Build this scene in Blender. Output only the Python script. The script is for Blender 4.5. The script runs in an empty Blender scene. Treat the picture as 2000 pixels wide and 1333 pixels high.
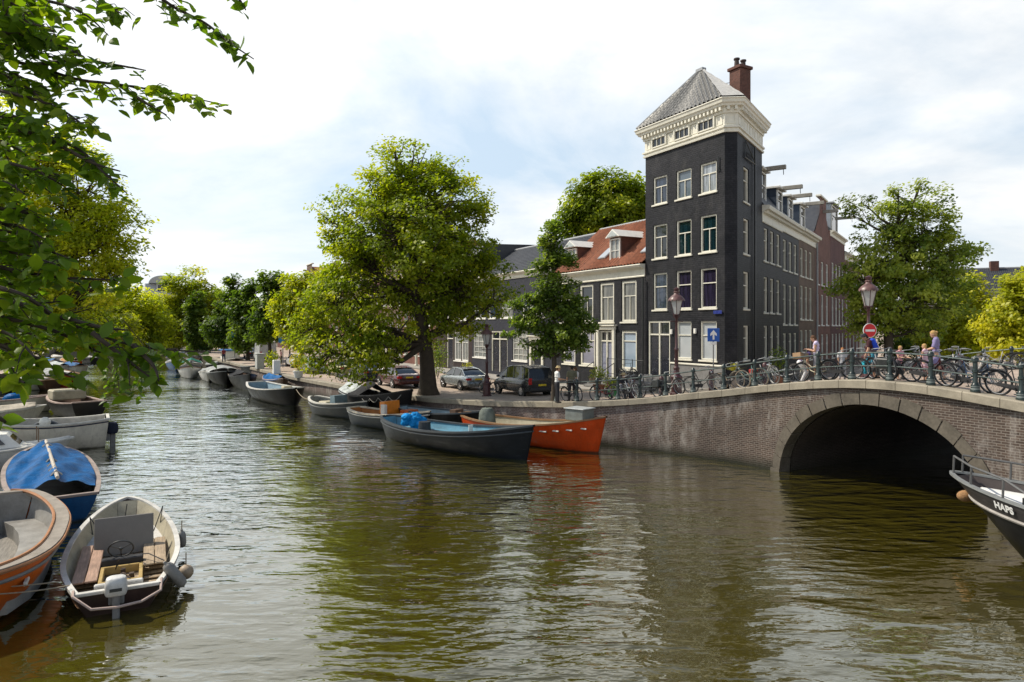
import bpy, math, random
import numpy as np
from mathutils import Vector, Matrix, Euler
R = math.radians
S = bpy.context.scene
COL = S.collection
random.seed(7)
RNG = np.random.default_rng(11)

# ---------------------------------------------------------------- camera
CAM_H, F, HY = 5.4, 1333.3, 640.0
cd = bpy.data.cameras.new('camera')
cam = bpy.data.objects.new('camera', cd)
COL.objects.link(cam)
cam.location = (0, 0, CAM_H)
cam.rotation_euler = (R(90), 0, 0)
cd.sensor_width = 36
cd.lens = 24
cd.shift_y = -(666.5 - HY) / 2000.0
cd.clip_end = 3000
S.camera = cam
S.view_settings.view_transform = 'Standard'
S.view_settings.look = 'None'
S.view_settings.exposure = 0
S.render.film_transparent = False

def PX(px, py, z):
    """ground position of a photo point known to lie at height z"""
    y = (CAM_H - z) * F / (py - HY)
    return ((px - 1000) / F * y, y)
def AT(px, py, y):
    return ((px - 1000) / F * y, y, CAM_H - (py - HY) / F * y)
# street frame: s runs along the bridge face, t runs away from the canal
P0 = (10.14, 25.2); SX, SY = 0.486, -0.874; TX, TY = 0.874, 0.486
ANG = math.atan2(SY, SX)
def ST(s, t): return (P0[0] + s * SX + t * TX, P0[1] + s * SY + t * TY)
def TOST(x, y):
    dx, dy = x - P0[0], y - P0[1]
    return (dx * SX + dy * SY, dx * TX + dy * TY)
EDGE = [(-200,-13.5,1.1),(-80,-11,1.12),(-42,-9,1.2),(-28,-7.4,1.22),(-20,-5.9,1.28),(-14.8,-4.5,1.5),(-9.8,-2.95,1.86),(-7.5,-1.9,2.12),(-5.5,-1.1,2.41),(-4.06,-.75,2.67),(-2.7,-.3,2.88),
 (-1.3,0,3.14),(0,0,3.34),(1.3,0,3.51),(2.64,0,3.64),(4,0,3.68),(5.4,0,3.62),(6.6,0,3.49),(7.8,0,3.36),(12,0,2.8),(20,0,2.0),(60,0,1.6)]
_es = [e[0] for e in EDGE]
def _smooth(x, col):
    ys = [e[col] for e in EDGE]
    return (np.interp(x, _es, ys) * 2 + np.interp(x - .6, _es, ys) + np.interp(x + .6, _es, ys)) / 4
def TE(s): return float(_smooth(s, 1))
def H(s, t=0.0):
    k = s + .25 * max(0, min(t, 10)) * (1 if s < -2 else 0)
    return float(_smooth(k, 2))
def HXY(x, y): return H(*TOST(x, y))

# ---------------------------------------------------------------- mesh builder
class MB:
    def __init__(s): s.v = []; s.f = []
    def add(s, vs, fs):
        o = len(s.v); s.v += [tuple(v) for v in vs]; s.f += [tuple(i + o for i in f) for f in fs]; return s
    def box(s, x0, x1, y0, y1, z0, z1, m=None):
        vs = [(x0,y0,z0),(x1,y0,z0),(x1,y1,z0),(x0,y1,z0),(x0,y0,z1),(x1,y0,z1),(x1,y1,z1),(x0,y1,z1)]
        if m is not None: vs = [m @ Vector(v) for v in vs]
        return s.add(vs, [(3,2,1,0),(4,5,6,7),(0,1,5,4),(1,2,6,5),(2,3,7,6),(3,0,4,7)])
    def bbox(s, x0, x1, y0, y1, z0, z1, b=.02, m=None):
        """box with chamfered edges"""
        b = min(b, (x1-x0)*.45, (y1-y0)*.45, (z1-z0)*.45)
        vs = []
        for ix, x in enumerate((x0, x1)):
            for iy, y in enumerate((y0, y1)):
                for iz, z in enumerate((z0, z1)):
                    dx = b if ix == 0 else -b; dy = b if iy == 0 else -b; dz = b if iz == 0 else -b
                    vs += [(x, y+dy, z+dz), (x+dx, y, z+dz), (x+dx, y+dy, z)]
        def I(ix, iy, iz, a): return (ix*4+iy*2+iz)*3+a
        fs = [(I(0,0,0,0),I(0,0,1,0),I(0,1,1,0),I(0,1,0,0)),(I(1,0,0,0),I(1,1,0,0),I(1,1,1,0),I(1,0,1,0)),
              (I(0,0,0,1),I(1,0,0,1),I(1,0,1,1),I(0,0,1,1)),(I(0,1,0,1),I(0,1,1,1),I(1,1,1,1),I(1,1,0,1)),
              (I(0,0,0,2),I(0,1,0,2),I(1,1,0,2),I(1,0,0,2)),(I(0,0,1,2),I(1,0,1,2),I(1,1,1,2),I(0,1,1,2))]
        for i in (0,1):
            for j in (0,1):
                fs += [(I(i,j,0,0),I(i,j,1,0),I(i,j,1,1),I(i,j,0,1)),(I(i,0,j,0),I(i,1,j,0),I(i,1,j,2),I(i,0,j,2)),(I(0,i,j,1),I(1,i,j,1),I(1,i,j,2),I(0,i,j,2))]
                for k in (0,1): fs.append((I(i,j,k,0),I(i,j,k,1),I(i,j,k,2)))
        if m is not None: vs = [m @ Vector(v) for v in vs]
        return s.add(vs, fs)
    def tube(s, pts, r, n=8, cap=True, ell=1.0):
        pts = [Vector(p) for p in pts]
        if not hasattr(r, '__len__'): r = [r] * len(pts)
        o = len(s.v); up = None
        for i, p in enumerate(pts):
            d = (pts[min(i+1, len(pts)-1)] - pts[max(i-1, 0)])
            if d.length < 1e-9: d = Vector((0,0,1))
            d.normalize()
            if up is None:
                a = Vector((0,0,1)) if abs(d.z) < .9 else Vector((1,0,0))
                up = (a - d * a.dot(d)).normalized()
            else:
                up = up - d * up.dot(d)
                up = up.normalized() if up.length > 1e-6 else Vector((1,0,0))
            sd = d.cross(up)
            for k in range(n):
                t = 2 * math.pi * k / n
                s.v.append(tuple(p + sd * math.cos(t) * r[i] + up * math.sin(t) * r[i] * ell))
        for i in range(len(pts)-1):
            for k in range(n):
                a, b = o+i*n+k, o+i*n+(k+1) % n
                s.f.append((a, b, b+n, a+n))
        if cap:
            s.f.append(tuple(o+k for k in reversed(range(n)))); e = o+(len(pts)-1)*n
            s.f.append(tuple(e+k for k in range(n)))
        return s
    def lathe(s, prof, c=(0,0,0), n=12, m=None):
        """prof: list of (radius, z)"""
        o = len(s.v)
        for (r, z) in prof:
            for k in range(n):
                t = 2*math.pi*k/n
                v = Vector((c[0]+r*math.cos(t), c[1]+r*math.sin(t), c[2]+z))
                if m is not None: v = m @ v
                s.v.append(tuple(v))
        for i in range(len(prof)-1):
            for k in range(n):
                a, b = o+i*n+k, o+i*n+(k+1) % n
                s.f.append((a, b, b+n, a+n))
        s.f.append(tuple(o+k for k in reversed(range(n)))); e = o+(len(prof)-1)*n
        s.f.append(tuple(e+k for k in range(n)))
        return s
    def ball(s, c, r, n=12, m=None):
        if not hasattr(r, '__len__'): r = (r, r, r)
        o = len(s.v); q = n//2
        for i in range(1, q):
            ph = math.pi*i/q
            for k in range(n):
                t = 2*math.pi*k/n
                v = Vector((c[0]+r[0]*math.sin(ph)*math.cos(t), c[1]+r[1]*math.sin(ph)*math.sin(t), c[2]+r[2]*math.cos(ph)))
                if m is not None: v = m @ v
                s.v.append(tuple(v))
        tp, bt = Vector((c[0], c[1], c[2]+r[2])), Vector((c[0], c[1], c[2]-r[2]))
        if m is not None: tp, bt = m @ tp, m @ bt
        it = len(s.v); s.v += [tuple(tp), tuple(bt)]
        for i in range(q-2):
            for k in range(n):
                a, b = o+i*n+k, o+i*n+(k+1) % n
                s.f.append((a, a+n, b+n, b))
        for k in range(n):
            s.f.append((it, o+k, o+(k+1) % n)); e = o+(q-2)*n
            s.f.append((it+1, e+(k+1) % n, e+k))
        return s
    def prism(s, poly, y0, y1, m=None, axis='y'):
        """extrude polygon given in (x,z) along y (axis 'y'), or (y,z) along x ('x'), or (x,y) along z ('z')"""
        n = len(poly); vs = []
        for y in (y0, y1):
            for a, b in poly:
                v = (a, y, b) if axis == 'y' else ((y, a, b) if axis == 'x' else (a, b, y))
                vs.append(m @ Vector(v) if m is not None else v)
        fs = [tuple(range(n)), tuple(reversed(range(n, 2*n)))]
        for i in range(n):
            j = (i+1) % n; fs.append((i, i+n, j+n, j))
        return s.add(vs, fs)
    def grid(s, rows, closed=False):
        """rows: list of equally long lists of points"""
        o = len(s.v); w = len(rows[0])
        for r in rows: s.v += [tuple(p) for p in r]
        for i in range(len(rows)-1):
            for k in range(w if closed else w-1):
                k2 = (k+1) % w
                s.f.append((o+i*w+k, o+i*w+k2, o+(i+1)*w+k2, o+(i+1)*w+k))
        return s
    def mesh(s, name, mat, smooth=False, fix=True):
        me = bpy.data.meshes.new(name)
        me.from_pydata(s.v, [], s.f); me.validate()
        if fix:
            import bmesh
            b = bmesh.new(); b.from_mesh(me); bmesh.ops.recalc_face_normals(b, faces=b.faces); b.to_mesh(me); b.free()
        if mat: me.materials.append(mat)
        if smooth:
            me.polygons.foreach_set('use_smooth', [True]*len(me.polygons))
            if smooth != 'full':
                try: me.set_sharp_from_angle(angle=R(40))
                except Exception: pass
        me.update()
        return me
    def build(s, name, mat, parent=None, smooth=False, loc=(0,0,0), rz=0, fix=True):
        o = bpy.data.objects.new(name, s.mesh(name, mat, smooth, fix)); COL.objects.link(o)
        o.location = loc; o.rotation_euler = (0, 0, rz)
        if parent: o.parent = parent
        return o

def inst(name, me, parent=None, loc=(0,0,0), rz=0, rot=None):
    o = bpy.data.objects.new(name, me); COL.objects.link(o); o.location = loc
    o.rotation_euler = rot if rot else (0, 0, rz)
    if parent: o.parent = parent
    return o
def tag(o, label, cat, group=None):
    o['label'] = label; o['category'] = cat
    if group: o['group'] = group
    return o
def thing(name, label, cat, loc=(0,0,0), rz=0, group=None, tilt=0.0):
    o = bpy.data.objects.new(name, None); COL.objects.link(o); o.empty_display_size = .1
    o.location = loc; o.rotation_euler = (0, tilt, rz)
    return tag(o, label, cat, group)
def structure(o): o['kind'] = 'structure'; return o
def copy_tree(o, parent=None):
    c = o.copy(); COL.objects.link(c)
    if parent: c.parent = parent
    for ch in [q for q in KIDS.get(o.name, [])]: pass
    for ch in o.children: copy_tree(ch, c)
    return c
KIDS = {}
def dup(root, loc, rz, label, group=None, tilt=0.0, scale=1.0):
    c = copy_tree(root); c.location = loc; c.rotation_euler = (0, tilt, rz); c.scale = (scale,)*3
    c['label'] = label
    if group: c['group'] = group
    return c

# ---------------------------------------------------------------- materials
MATS = {}
def newmat(name):
    m = bpy.data.materials.new(name); m.use_nodes = True
    nt = m.node_tree; nt.nodes.clear()
    out = nt.nodes.new('ShaderNodeOutputMaterial')
    return m, nt, out
def nd(nt, typ, **kw):
    n = nt.nodes.new('ShaderNode' + typ)
    for k, v in kw.items():
        if k.startswith('_'): setattr(n, k[1:], v)
        else:
            key = k.replace('__', ' ')
            n.inputs[key].default_value = v
    return n
def lk(nt, a, b): nt.links.new(a, b)
def rgb(c): return (c[0], c[1], c[2], 1) if len(c) == 3 else c
def mixc(nt, fac, a, b, mode='MIX'):
    n = nt.nodes.new('ShaderNodeMix'); n.data_type = 'RGBA'; n.blend_type = mode
    for sock, v in ((n.inputs[0], fac), (n.inputs[6], a), (n.inputs[7], b)):
        if hasattr(v, 'links') or hasattr(v, 'is_output'): lk(nt, v, sock)
        elif isinstance(v, (int, float)): sock.default_value = v
        else: sock.default_value = rgb(v)
    return n.outputs[2]
def mathn(nt, op, a, b=None, clamp=False):
    n = nt.nodes.new('ShaderNodeMath'); n.operation = op; n.use_clamp = clamp
    for i, v in enumerate((a, b)):
        if v is None: continue
        if isinstance(v, (int, float)): n.inputs[i].default_value = v
        else: lk(nt, v, n.inputs[i])
    return n.outputs[0]
def noise(nt, vec, scale, detail=4, rough=.55):
    n = nd(nt, 'TexNoise', Scale=scale, Detail=detail, Roughness=rough)
    if vec is not None: lk(nt, vec, n.inputs['Vector'])
    return n
def ramp(nt, fac, stops):
    n = nt.nodes.new('ShaderNodeValToRGB'); e = n.color_ramp.elements
    while len(e) < len(stops): e.new(.5)
    for el, (p, c) in zip(e, stops):
        el.position = p; el.color = rgb(c) if not isinstance(c, (int, float)) else (c, c, c, 1)
    lk(nt, fac, n.inputs[0]); return n.outputs[0]
def bump(nt, h, strength=.3, dist=.02, normal=None):
    b = nd(nt, 'Bump', Strength=strength, Distance=dist); lk(nt, h, b.inputs['Height'])
    if normal: lk(nt, normal, b.inputs['Normal'])
    return b.outputs[0]
def P(name, c, rough=.6, metal=0.0, var=.25, scale=6.0, fine=40.0, bmp=.15, coat=0.0, grime=0.0, spec=.35, emit=None, wl=0.0, scuff=0.0):
    """painted / plain surface with uneven colour, fine grain and optional grime"""
    if name in MATS: return MATS[name]
    m, nt, out = newmat(name)
    b = nd(nt, 'BsdfPrincipled', Roughness=rough, Metallic=metal)
    tc = nt.nodes.new('ShaderNodeTexCoord').outputs['Object']
    n1 = noise(nt, tc, scale, 5, .6).outputs[0]; n2 = noise(nt, tc, fine, 3).outputs[0]
    f = mathn(nt, 'MULTIPLY_ADD', n1, .7); nt.nodes[-1].inputs[2].default_value = 0
    mix = mathn(nt, 'ADD', f, mathn(nt, 'MULTIPLY', n2, .3))
    lo = tuple(x * (1 - var) for x in c); hi = tuple(min(1, x * (1 + var)) for x in c)
    col = ramp(nt, mix, [(.3, lo), (.7, hi)])
    if grime:
        g = ramp(nt, noise(nt, tc, scale*.35, 8, .7).outputs[0], [(.5, 0.0), (.72, 1.0)])
        col = mixc(nt, mathn(nt, 'MULTIPLY', g, grime), col, (.10, .08, .055))
    if scuff:
        mp = nd(nt, 'Mapping', Scale=(1.2, 1.2, 11)); lk(nt, tc, mp.inputs['Vector'])
        sc_ = ramp(nt, noise(nt, mp.outputs[0], 1.6, 7, .7).outputs[0], [(.58, 0.0), (.66, 1.0)])
        col = mixc(nt, mathn(nt, 'MULTIPLY', sc_, scuff), col, tuple(min(.5, x*1.8+.035) for x in c))
        mp = nd(nt, 'Mapping', Scale=(7, 7, .9)); lk(nt, tc, mp.inputs['Vector'])
        st_ = ramp(nt, noise(nt, mp.outputs[0], 1.3, 5, .6).outputs[0], [(.5, 0.0), (.75, 1.0)])
        col = mixc(nt, mathn(nt, 'MULTIPLY', st_, scuff*.9), col, tuple(x*.35+.012 for x in c))
    if wl:
        sz = nt.nodes.new('ShaderNodeSeparateXYZ'); lk(nt, tc, sz.inputs[0])
        wf = ramp(nt, mathn(nt, 'ADD', sz.outputs[2], mathn(nt, 'MULTIPLY', n1, .16)), [(.10, 1.0), (.18, 0.0)])
        col = mixc(nt, mathn(nt, 'MULTIPLY', wf, wl), col, (.030, .034, .018))
    lk(nt, col, b.inputs['Base Color'])
    lk(nt, ramp(nt, n1, [(.3, max(0.02, rough-.12)), (.7, min(1, rough+.12))]), b.inputs['Roughness'])
    b.inputs['Coat Weight'].default_value = coat
    b.inputs['Coat Roughness'].default_value = .08
    b.inputs['Specular IOR Level'].default_value = spec
    if bmp: lk(nt, bump(nt, mix, bmp, .01), b.inputs['Normal'])
    lk(nt, b.outputs[0], out.inputs[0]); MATS[name] = m
    return m
def BRICK(name, c1, c2, mortar, bw=.22, rh=.065, stain=(.03,.028,.025), stain_amt=.5, rough=.75, lime=0.0, msize=.01, bstr=.5, moss=0.0):
    if name in MATS: return MATS[name]
    m, nt, out = newmat(name)
    b = nd(nt, 'BsdfPrincipled', Roughness=rough); b.inputs['Specular IOR Level'].default_value = .2
    tc = nt.nodes.new('ShaderNodeTexCoord').outputs['Object']
    sp = nt.nodes.new('ShaderNodeSeparateXYZ'); lk(nt, tc, sp.inputs[0])
    u = mathn(nt, 'ADD', sp.outputs[0], sp.outputs[1])
    cb = nt.nodes.new('ShaderNodeCombineXYZ'); lk(nt, u, cb.inputs[0]); lk(nt, sp.outputs[2], cb.inputs[1])
    wob = noise(nt, tc, 1.5, 2)
    br = nd(nt, 'TexBrick', Scale=1.0)
    br.inputs['Brick Width'].default_value = bw; br.inputs['Row Height'].default_value = rh
    br.inputs['Mortar Size'].default_value = msize; br.inputs['Mortar Smooth'].default_value = .3
    br.inputs['Color1'].default_value = rgb(c1); br.inputs['Color2'].default_value = rgb(c2); br.inputs['Mortar'].default_value = rgb(mortar)
    v2 = nt.nodes.new('ShaderNodeVectorMath'); v2.operation = 'MULTIPLY_ADD'
    lk(nt, wob.outputs['Color'], v2.inputs[0]); v2.inputs[1].default_value = (.03, .03, 0); lk(nt, cb.outputs[0], v2.inputs[2])
    lk(nt, v2.outputs[0], br.inputs['Vector'])
    n1 = noise(nt, tc, .7, 8, .65).outputs[0]; n2 = noise(nt, tc, 9, 4).outputs[0]
    col = mixc(nt, mathn(nt, 'MULTIPLY', ramp(nt, n1, [(.42, 0.0), (.68, 1.0)]), stain_amt), br.outputs['Color'], stain)
    col = mixc(nt, .35, col, ramp(nt, n2, [(.3, (.55,.55,.55)), (.7, (1.35,1.35,1.35))]), 'MULTIPLY')
    if lime:
        mp = nd(nt, 'Mapping', Scale=(1, 1, .35)); lk(nt, tc, mp.inputs['Vector'])
        nl = ramp(nt, noise(nt, mp.outputs[0], 2.2, 9, .72).outputs[0], [(.48, 0.0), (.66, 1.0)])
        hm = ramp(nt, noise(nt, tc, .45, 3).outputs[0], [(.42, 0.0), (.55, 1.0)])
        col = mixc(nt, mathn(nt, 'MULTIPLY', mathn(nt, 'MULTIPLY', nl, hm), lime), col, (.36, .33, .30))
    if moss:
        zf = ramp(nt, mathn(nt, 'ADD', sp.outputs[2], mathn(nt, 'MULTIPLY', n1, .5)), [(.28, 1.0), (.75, 0.0)])
        col = mixc(nt, mathn(nt, 'MULTIPLY', zf, moss), col, (.018, .020, .012))
    lk(nt, col, b.inputs['Base Color'])
    hh = mathn(nt, 'ADD', mathn(nt, 'MULTIPLY', br.outputs['Fac'], -1.0), mathn(nt, 'MULTIPLY', n2, .5))
    lk(nt, bump(nt, hh, bstr, .012), b.inputs['Normal'])
    lk(nt, b.outputs[0], out.inputs[0]); MATS[name] = m
    return m
def WOOD(name, c, rough=.6, plank=.12, axis=0, var=.35):
    if name in MATS: return MATS[name]
    m, nt, out = newmat(name)
    b = nd(nt, 'BsdfPrincipled', Roughness=rough)
    tc = nt.nodes.new('ShaderNodeTexCoord').outputs['Object']
    sc = [14, 14, 14]; sc[axis] = 1.2
    mp = nd(nt, 'Mapping', Scale=tuple(sc)); lk(nt, tc, mp.inputs['Vector'])
    g = noise(nt, mp.outputs[0], 2.0, 6, .65).outputs[0]
    w = noise(nt, tc, 2.5, 4).outputs[0]
    col = ramp(nt, g, [(.3, tuple(x*(1-var) for x in c)), (.7, tuple(min(1, x*(1+var)) for x in c))])
    col = mixc(nt, .5, col, ramp(nt, w, [(.35, (.6,.6,.6)), (.65, (1.15,1.15,1.15))]), 'MULTIPLY')
    lk(nt, col, b.inputs['Base Color']); lk(nt, bump(nt, g, .3, .006), b.inputs['Normal'])
    lk(nt, b.outputs[0], out.inputs[0]); MATS[name] = m
    return m
def GLASS(name, c, stripes=0.0, rough=.04):
    """window pane: what stands behind the glass (curtain, blind, dark room) under a glossy layer"""
    if name in MATS: return MATS[name]
    m, nt, out = newmat(name)
    b = nd(nt, 'BsdfPrincipled', Roughness=rough)
    b.inputs['IOR'].default_value = 1.6
    tc = nt.nodes.new('ShaderNodeTexCoord').outputs['Object']
    if stripes:
        mp = nd(nt, 'Mapping', Scale=(stripes, stripes, .6)); lk(nt, tc, mp.inputs['Vector'])
        f = noise(nt, mp.outputs[0], 1.0, 3).outputs[0]
    else: f = noise(nt, tc, .45, 2).outputs[0]
    lo, hi = (.5, 1.3) if stripes else (.8, 1.12)
    lk(nt, ramp(nt, f, [(.35, tuple(x*lo for x in c)), (.68, tuple(min(1, x*hi) for x in c))]), b.inputs['Base Color'])
    lk(nt, bump(nt, noise(nt, tc, 1.1, 2).outputs[0], .10, .06), b.inputs['Normal'])
    lk(nt, b.outputs[0], out.inputs[0]); MATS[name] = m
    return m
def LEAF(name, dark, mid, light, trans=.4):
    if name in MATS: return MATS[name]
    m, nt, out = newmat(name)
    at = nt.nodes.new('ShaderNodeAttribute'); at.attribute_name = 'tint'
    col = ramp(nt, at.outputs['Fac'], [(.0, dark), (.5, mid), (1.0, light)])
    d = nd(nt, 'BsdfPrincipled', Roughness=.45); lk(nt, col, d.inputs['Base Color'])
    d.inputs['Specular IOR Level'].default_value = .35
    t = nt.nodes.new('ShaderNodeBsdfTranslucent')
    tcol = mixc(nt, 1.0, col, (1.6, 1.65, .5), 'MULTIPLY'); lk(nt, tcol, t.inputs[0])
    mx = nd(nt, 'MixShader', Fac=trans); lk(nt, d.outputs[0], mx.inputs[1]); lk(nt, t.outputs[0], mx.inputs[2])
    lk(nt, mx.outputs[0], out.inputs[0]); MATS[name] = m
    return m
# ---------------------------------------------------------------- light and sky
SUN_EL = R(48)
SUN = Vector((-.95 * math.cos(SUN_EL), .29 * math.cos(SUN_EL), math.sin(SUN_EL)))
w = bpy.data.worlds.new('World'); S.world = w; w.use_nodes = True
nt = w.node_tree; nt.nodes.clear()
out = nt.nodes.new('ShaderNodeOutputWorld'); bg = nt.nodes.new('ShaderNodeBackground')
sky = nt.nodes.new('ShaderNodeTexSky'); sky.sky_type = 'NISHITA'; sky.sun_disc = False
sky.sun_elevation = SUN_EL; sky.sun_rotation = math.atan2(SUN.x, SUN.y)
sky.altitude = 0; sky.air_density = 1.0; sky.dust_density = 1.5
tc = nt.nodes.new('ShaderNodeTexCoord')
sp = nt.nodes.new('ShaderNodeSeparateXYZ'); lk(nt, tc.outputs['Generated'], sp.inputs[0])
zz = mathn(nt, 'ADD', mathn(nt, 'MAXIMUM', sp.outputs[2], 0.0), .22)
cb = nt.nodes.new('ShaderNodeCombineXYZ')
lk(nt, mathn(nt, 'DIVIDE', sp.outputs[0], zz), cb.inputs[0]); lk(nt, mathn(nt, 'DIVIDE', sp.outputs[1], zz), cb.inputs[1])
cb.inputs[2].default_value = 3.7
n1 = noise(nt, cb.outputs[0], 1.15, 9, .56); n1.inputs['Distortion'].default_value = .35
n2 = noise(nt, cb.outputs[0], 2.6, 7, .6)
cov = ramp(nt, n1.outputs[0], [(.34, 0.0), (.60, 1.0)])
shade = ramp(nt, n2.outputs[0], [(.28, (8.2, 8.7, 9.2)), (.44, (9.8, 10.0, 10.1)), (.64, (11.0, 11.1, 11.1))])
blue = mixc(nt, .72, sky.outputs[0], (7.3, 8.9, 10.4))
col = mixc(nt, cov, blue, shade)
hz = ramp(nt, sp.outputs[2], [(.0, 1.0), (.22, 0.0)])
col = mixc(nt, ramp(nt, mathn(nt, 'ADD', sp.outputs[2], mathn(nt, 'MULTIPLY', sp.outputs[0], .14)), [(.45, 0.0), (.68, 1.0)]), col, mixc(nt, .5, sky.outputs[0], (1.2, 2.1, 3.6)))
col = mixc(nt, mathn(nt, 'MULTIPLY', hz, .55), col, (10.4, 10.5, 10.4))
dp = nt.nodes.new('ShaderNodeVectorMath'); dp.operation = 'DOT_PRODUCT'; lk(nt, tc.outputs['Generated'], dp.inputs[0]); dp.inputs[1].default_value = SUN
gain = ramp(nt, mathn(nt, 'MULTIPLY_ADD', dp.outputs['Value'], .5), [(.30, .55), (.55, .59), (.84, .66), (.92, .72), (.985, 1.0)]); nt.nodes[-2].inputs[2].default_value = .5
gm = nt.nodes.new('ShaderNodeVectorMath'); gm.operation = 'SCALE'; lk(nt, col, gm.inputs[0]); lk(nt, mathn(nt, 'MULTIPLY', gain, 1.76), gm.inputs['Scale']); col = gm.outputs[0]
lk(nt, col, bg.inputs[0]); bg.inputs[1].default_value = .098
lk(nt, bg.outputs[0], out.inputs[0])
sd = bpy.data.lights.new('sun', 'SUN'); sd.energy = 5.0; sd.angle = R(.53); sd.color = (1.0, .92, .78)
so = bpy.data.objects.new('sun', sd); COL.objects.link(so); so.location = (-30, 20, 60)
so.rotation_euler = SUN.to_track_quat('Z', 'Y').to_euler()

# ---------------------------------------------------------------- common materials
CREAM = P('cream_paint', (.71, .68, .575), .5, var=.1, grime=.2)
WHITE = P('white_paint', (.78, .76, .70), .45, var=.1, grime=.2)
BLACKWALL = BRICK('black_painted_brick', (.009,.010,.013), (.020,.020,.025), (.005,.005,.007), stain=(.05,.05,.056), stain_amt=.28, rough=.55, bstr=.7, bw=.26, rh=.11, msize=.014, lime=.05)
DARKWALL = BRICK('dark_grey_brick', (.030,.030,.036), (.042,.040,.046), (.02,.02,.022), stain=(.06,.055,.055), stain_amt=.35, rough=.6, bstr=.3)
BROWNWALL = BRICK('brown_brick', (.14,.085,.06), (.18,.11,.075), (.2,.17,.14), stain=(.06,.045,.035))
REDWALL = BRICK('red_brick', (.16,.055,.042), (.21,.075,.055), (.22,.17,.14), stain=(.07,.035,.03))
MAROONWALL = BRICK('maroon_brick', (.12,.045,.045), (.15,.06,.055), (.14,.1,.09), stain=(.05,.03,.03))
QUAYBRICK = BRICK('old_quay_brick', (.085,.058,.052), (.15,.10,.088), (.30,.26,.235), bw=.23, rh=.075, stain=(.05,.038,.03), stain_amt=.55, lime=.85, msize=.012, moss=.95)
CLINKER = BRICK('bridge_brick', (.060,.042,.034), (.118,.082,.064), (.235,.205,.175), bw=.23, rh=.075, stain=(.05,.04,.038), stain_amt=.5, lime=.8, msize=.012, moss=.95)
STONE = P('bridge_stone', (.30, .265, .205), .8, var=.35, scale=1.6, fine=22, bmp=.5, grime=.55)
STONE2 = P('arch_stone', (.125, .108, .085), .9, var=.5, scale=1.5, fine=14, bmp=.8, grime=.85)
PLINTH = P('plinth_stone', (.19, .185, .18), .75, var=.2, grime=.3)
SLATE = P('slate', (.055, .058, .065), .5, var=.3, scale=3)
LEAD = P('lead_sheet', (.30, .31, .32), .5, var=.2)
ZINC = P('zinc', (.40, .41, .42), .45, var=.2)
TILE = P('red_pantile', (.27, .10, .052), .7, var=.45, scale=5, fine=14, bmp=.3, grime=.3)
GTILE = P('grey_glazed_tile', (.19, .185, .172), .45, var=.6, scale=9, fine=14, bmp=.3, spec=.4)
CHIMB = BRICK('chimney_brick', (.12,.05,.035), (.17,.07,.05), (.1,.07,.06), stain_amt=.4)
DOORP = P('dark_door_paint', (.018, .02, .03), .25, var=.2, coat=.4)
BLKMET = P('black_iron', (.014, .016, .016), .4, var=.4, fine=60, spec=.6)
GRNMET = P('dark_green_iron', (.012, .024, .022), .38, var=.4, fine=60, spec=.6)
RAILMET = P('grey_green_rail', (.075, .095, .09), .38, var=.3, metal=.4)
MAROON = P('maroon_iron', (.055, .016, .018), .45, var=.35, spec=.6)
CHROME = P('chrome', (.55, .56, .57), .22, metal=1.0, var=.15)
RUBBER = P('rubber', (.016, .016, .017), .75, var=.3)
G_DARK = GLASS('pane_dark', (.02, .024, .028)); G_TEAL = GLASS('pane_teal_curtain', (.006, .021, .028), 9)
G_PURP = GLASS('pane_purple_curtain', (.022, .018, .038), 10); G_WHITE = GLASS('pane_white_blind', (.44, .47, .49))
G_BLUE = GLASS('pane_frosted_blue', (.30, .38, .47)); G_GREY = GLASS('pane_grey_blind', (.24, .25, .24)); G_NAVY = GLASS('pane_navy_curtain', (.03, .045, .075), 9)
BARK = P('bark', (.055, .042, .030), .9, var=.5, scale=3, fine=18, bmp=1.0)

# ---------------------------------------------------------------- water
m, nt, out = newmat('canal_water')
geo = nt.nodes.new('ShaderNodeNewGeometry').outputs['Position']
def wv(scale, rot, sx, sy, detail, rough=.5, dist=0.0):
    mp = nd(nt, 'Mapping', Scale=(sx, sy, 1), Rotation=(0, 0, rot)); lk(nt, geo, mp.inputs['Vector'])
    n = noise(nt, mp.outputs[0], scale, detail, rough); n.inputs['Distortion'].default_value = dist
    return n.outputs[0]
a = wv(.62, R(8), .7, 1.4, 2, .45, .5)
b_ = wv(2.3, R(-10), .50, 1.2, 2, .45, .25)
b_ = mathn(nt, 'POWER', b_, 2.2)
c_ = wv(5.5, R(10), .6, 1.25, 2, .5, .3)
patch = ramp(nt, wv(.13, 0, 1, 1, 2), [(.35, .22), (.65, 1.15)])
hh = mathn(nt, 'ADD', mathn(nt, 'MULTIPLY', a, .22), mathn(nt, 'MULTIPLY', mathn(nt, 'ADD', mathn(nt, 'MULTIPLY', b_, .20), mathn(nt, 'MULTIPLY', c_, .05)), patch))
bn = bump(nt, hh, 1.0, .33)
fr = nd(nt, 'Fresnel', IOR=1.38); lk(nt, bn, fr.inputs['Normal'])
dif = nt.nodes.new('ShaderNodeBsdfDiffuse'); lk(nt, bn, dif.inputs['Normal'])
murk = noise(nt, geo, .25, 4).outputs[0]
lk(nt, ramp(nt, murk, [(.3, (.047, .038, .005)), (.7, (.062, .051, .007))]), dif.inputs[0])
gl = nt.nodes.new('ShaderNodeBsdfGlossy'); gl.inputs['Roughness'].default_value = .035; gl.inputs[0].default_value = (.93, .95, .93, 1); lk(nt, bn, gl.inputs['Normal'])
fac = mathn(nt, 'ADD', mathn(nt, 'MULTIPLY', fr.outputs[0], 2.5), .02, clamp=True)
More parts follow.
